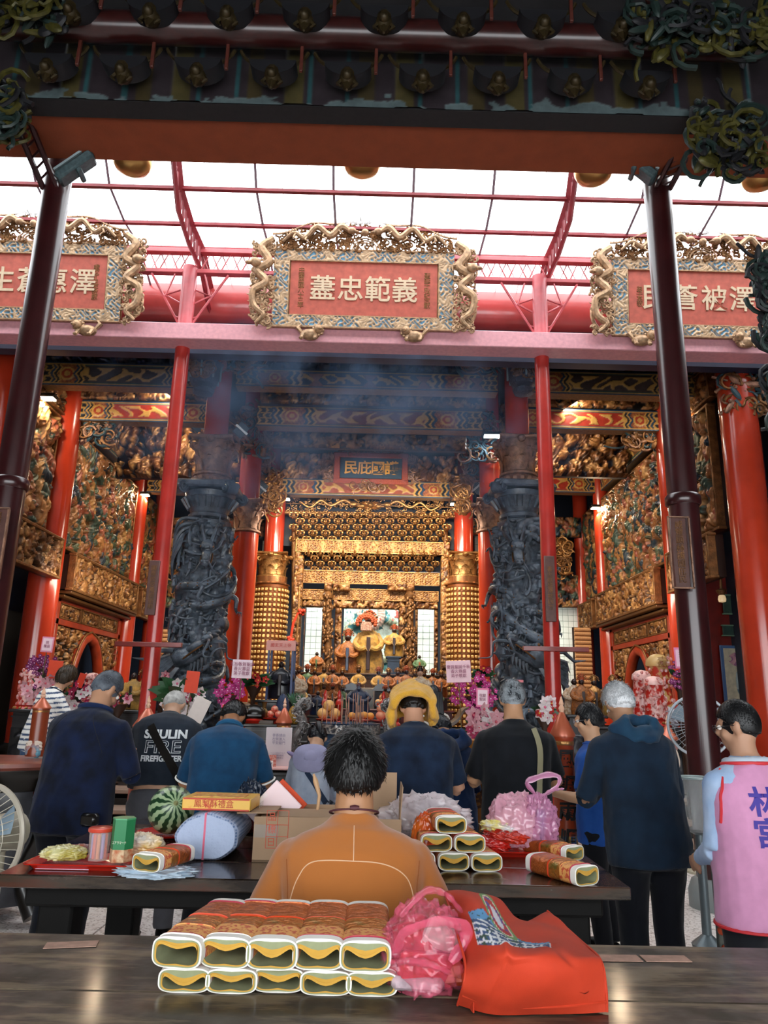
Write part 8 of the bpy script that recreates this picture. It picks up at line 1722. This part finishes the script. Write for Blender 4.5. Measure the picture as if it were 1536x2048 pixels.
# floor fan at left edge
def fan(label,px,py,y_,R,yaw,frame):
    c=PY(px,py,y_); t=thing('floor_fan',label,'fan',tuple(c),yaw); WH=mat('fan wire '+frame,frame,.4,metal=.2)
    m=MB(); m.tube([(R*math.cos(a),0,R*math.sin(a)) for a in np.arange(40)*PI/20],.014,7,closed=True); m.obj('rim',WH,t)
    m=MB(); 
    for k in range(40):
        a=k*PI/20; m.tube(cr([(.05*math.cos(a),-.09,.05*math.sin(a)),(.55*R*math.cos(a+.08),-.1,.55*R*math.sin(a+.08)),(R*math.cos(a+.12),0,R*math.sin(a+.12))],6),.0022,4)
    for rr in(.35,.6,.82): m.tube([(rr*R*math.cos(a),-.1*(1-.35*rr*rr),rr*R*math.sin(a)) for a in np.arange(30)*PI/15],.0022,4,closed=True)
    o=m.obj('wire_guard',WH,t); o['kind']='stuff'
    MB().lathe([(.0,-.1),(.06,-.1),(.07,-.08),(.02,-.06)],18).obj('hub_badge',mat('pale hub','#d8d0c0',.4),t).rotation_euler=(-PI/2*-1*-1,0,0)
    for k in range(3):
        a=k*2*PI/3+.4; G=[[(r_*math.cos(a+w_*.5*(1-.2*r_/R)),-.03+.04*w_,r_*math.sin(a+w_*.5*(1-.2*r_/R))) for w_ in np.linspace(-.6,.9,5)] for r_ in np.linspace(.05,R*.92,6)]; MB().grid(np.array(G)).obj('blade',mat('blue grey blade','#9ab0c0',.3,metal=.3),t,smooth='all')
    MB().cyl((0,.02,0),(0,.2,0),.09,n=20).obj('motor',mat('beige motor','#a8a08c',.4),t); MB().cyl((0,.12,0),(0,.12,-c[2]+.03),.022,n=10).lathe([(.24,-c[2]),(.24,-c[2]+.02),(.1,-c[2]+.05),(.03,-c[2]+.06)],20,c=(0,.12,0)).obj('stand',mat('beige motor','#a8a08c',.4),t)
fan('beige floor fan cut off by the left edge next to the carved table',-32,1672,3.9,.235,-.35,'#b8b0a0'); fan('silver floor fan behind the right dark post',1398,1452,7.6,.29,-.3,'#a8b0b8')
# clear bin and bulb strips at the right post
t=thing('clear_bin','tall clear acrylic bin strapped beside the right dark post','bin',(WX(1393,1600,5.3),5.3,.72)); MB().lathe([(.07,0),(.1,.33),(.105,.34),(.097,.33),(.068,.01),(.0,.01)],24).obj('shell',film('clear acrylic','#d0d8d8',.14,.05),t); MB().tube([(.105*math.cos(a),.105*math.sin(a),.34) for a in np.arange(24)*PI/12],.008,6,closed=True).obj('rim',mat('grey rim','#8a9a9a',.3),t); MB().lathe([(.09,-.72),(.1,-.68),(.03,-.62),(.03,-.02),(.07,0)],16).obj('stand',mat('grey post stand','#5a6468',.4,metal=.5),t)
for px,lab in ((1432,'left'),(1462,'right')):
    x=WX(px+8,1800,3.75); t=thing('bulb_strip','%s of two metal strips of orange knobs standing beside the pink vest'%lab,'rack',(x,3.75,0)); MB().box((0,0,.52),(.05,.04,1.04),b=.006).box((0,0,.01),(.12,.14,.02)).obj('strip',mat('dull aluminium','#8a9088',.4,metal=.5,noise=.4,nscale=20),t)
    km=MB().ell((0,-.035,0),(.017,.02,.017),None,9,7).ell((0,-.02,0),(.012,.02,.012),None,8,5).mesh('knob',mat('orange knob','#c84a1c',.3,coat=.4))
    for k in range(13): inst('knob',km,t,(-.02+.01*(k%2),0,.1+k*.072))
for k,(x_,y_,z_,sx) in enumerate(((-3.6,9.0,.0,1),)): pass
# blue tunic figure and red banner at left of the altar
t=thing('draped_idol','idol under a dark blue drape left of the pineapple','statue',(WX(562,1440,9.95)-.02,10.2,zA)); MB().loft([[(.1*f_*math.cos(a)*(1+.06*math.sin(a*5)),.08*f_*math.sin(a),z_) for a in np.arange(18)*PI/9] for z_,f_ in((0,1.2),(.15,1.),(.3,.75),(.36,.4),(.38,.1))]).obj('drape',mat('dark blue drape','#1c2c4c',.6,bump=.3),t)
t=thing('hanging_tassel','red rosette and orange ribbon hanging left of the altar opening','ornament',tuple(PY(602,1224,16.8))); m=MB(); [m.ell((rs.uniform(-.07,.07),rs.uniform(-.04,.04),rs.uniform(-.05,.05)),.04,None,7,5) for k in range(16)]; [m.ell((-.2+rs.uniform(-.06,.06),-.02,-.62+rs.uniform(-.05,.05)),.035,None,7,5) for k in range(12)]; m.tube([(-.05,0,0),(-.16,0,-.25),(-.2,0,-.6)],.03,6); m.obj('red_rosette',mat('scarlet silk','#d03a1c',.6),t); m=MB(); m.cyl((-.06,.0,.6),(-.06,.0,-.85),.025,n=8); m.obj('brass_rod',GOLD,t)
# haze of incense smoke (real volume, over the altar and under the eaves)
def smoke(name,c,d,dens,label,col=(.42,.62,1,1),sc=1.6,th=.42):
    o=MB().box((0,0,0),d).obj(name,None or mat('tmpm','#000000')); m=bpy.data.materials.new(name); m.use_nodes=True; nt=m.node_tree; nt.nodes.clear(); ou=nt.nodes.new('ShaderNodeOutputMaterial'); pv=nt.nodes.new('ShaderNodeVolumePrincipled'); pv.inputs['Color'].default_value=col; pv.inputs['Anisotropy'].default_value=.3
    tc=nt.nodes.new('ShaderNodeTexCoord'); n=nt.nodes.new('ShaderNodeTexNoise'); n.inputs['Scale'].default_value=sc; n.inputs['Detail'].default_value=3; nt.links.new(tc.outputs['Object'],n.inputs['Vector'])
    mr=nt.nodes.new('ShaderNodeMapRange'); mr.inputs['From Min'].default_value=th; mr.inputs['From Max'].default_value=.75; mr.inputs['To Max'].default_value=dens; nt.links.new(n.outputs['Fac'],mr.inputs[0])
    # fade to the box sides
    vm=nt.nodes.new('ShaderNodeVectorMath'); vm.operation='DIVIDE'; vm.inputs[1].default_value=[q/2 for q in d]; nt.links.new(tc.outputs['Object'],vm.inputs[0]); ln=nt.nodes.new('ShaderNodeVectorMath'); ln.operation='LENGTH'; nt.links.new(vm.outputs[0],ln.inputs[0]); f2=nt.nodes.new('ShaderNodeMapRange'); f2.inputs['From Min'].default_value=1.; f2.inputs['From Max'].default_value=.35; nt.links.new(ln.outputs['Value'],f2.inputs[0]); mu=nt.nodes.new('ShaderNodeMath'); mu.operation='MULTIPLY'; nt.links.new(mr.outputs[0],mu.inputs[0]); nt.links.new(f2.outputs[0],mu.inputs[1]); nt.links.new(mu.outputs[0],pv.inputs['Density']); nt.links.new(pv.outputs[0],ou.inputs['Volume'])
    o.data.materials.clear(); o.data.materials.append(m); o.location=c; tag(o,label,'smoke',kind='stuff'); return o
smoke('incense_haze',(-.7,9.75,5.3),(7.5,1.9,3.6),1.3,'blue haze of incense smoke hanging under the hall eaves'); smoke('incense_smoke',(xc+.25,8.0,1.7),(1.3,.8,1.5),.55,'thin smoke rising from the bronze censer',sc=4,th=.48)

# pieces that sit on a part belong to that part
SUB={'eye':'body','collar':'shirt','stand_collar':'shirt','polo_collar':'shirt','sleeve_edge':'shirt','centre_seam':'shirt','yoke_seam':'shirt','raglan_seam':'shirt','sleeve_seam':'shirt','lettering_core':'shirt','strap_buckle':'bag_strap','strap_knot':'shoulder_strap','ponytail':'hair','hair_tie':'hair','neck_trim':'pink_vest','hem_trim':'pink_vest','armhole_trim':'pink_vest','character':'panel','small_inscription':'panel','card_lettering':'paper','lettering':'board','brush_character':'drum','gilt_band':'drum','finial':'cone_roof','scroll_lettering':'painted_scene','printed_name':'carton','lower_print':'carton','sun_hat_crown':'sun_hat_brim','hat_ribbon':'sun_hat_brim','valance_lettering':'valance','rosette':'board','beard':'head','crown':'head','gilt_edge':'fascia_core','gilded_jaw_line':'dragon_head','gilded_scales':'dragon_body','hub_badge':'wire_guard'}
import re as _re
for o in list(scn.objects):
    if o.parent is None or o.parent.type!='EMPTY': continue
    base=_re.sub(r'\.\d+$','',o.name); tgt=SUB.get(base); 
    if base=='printed_lettering': tgt='pink_vest' if any(c.name.startswith('pink_vest') for c in o.parent.children) else ('shirt' if 'person' in o.parent.name else 'board')
    if not tgt: continue
    c=[q for q in o.parent.children if _re.sub(r'\.\d+$','',q.name)==tgt]
    if c and c[0] is not o and c[0].location.length<1e-6 and max(abs(a) for a in c[0].rotation_euler)<1e-6: o.parent=c[0]
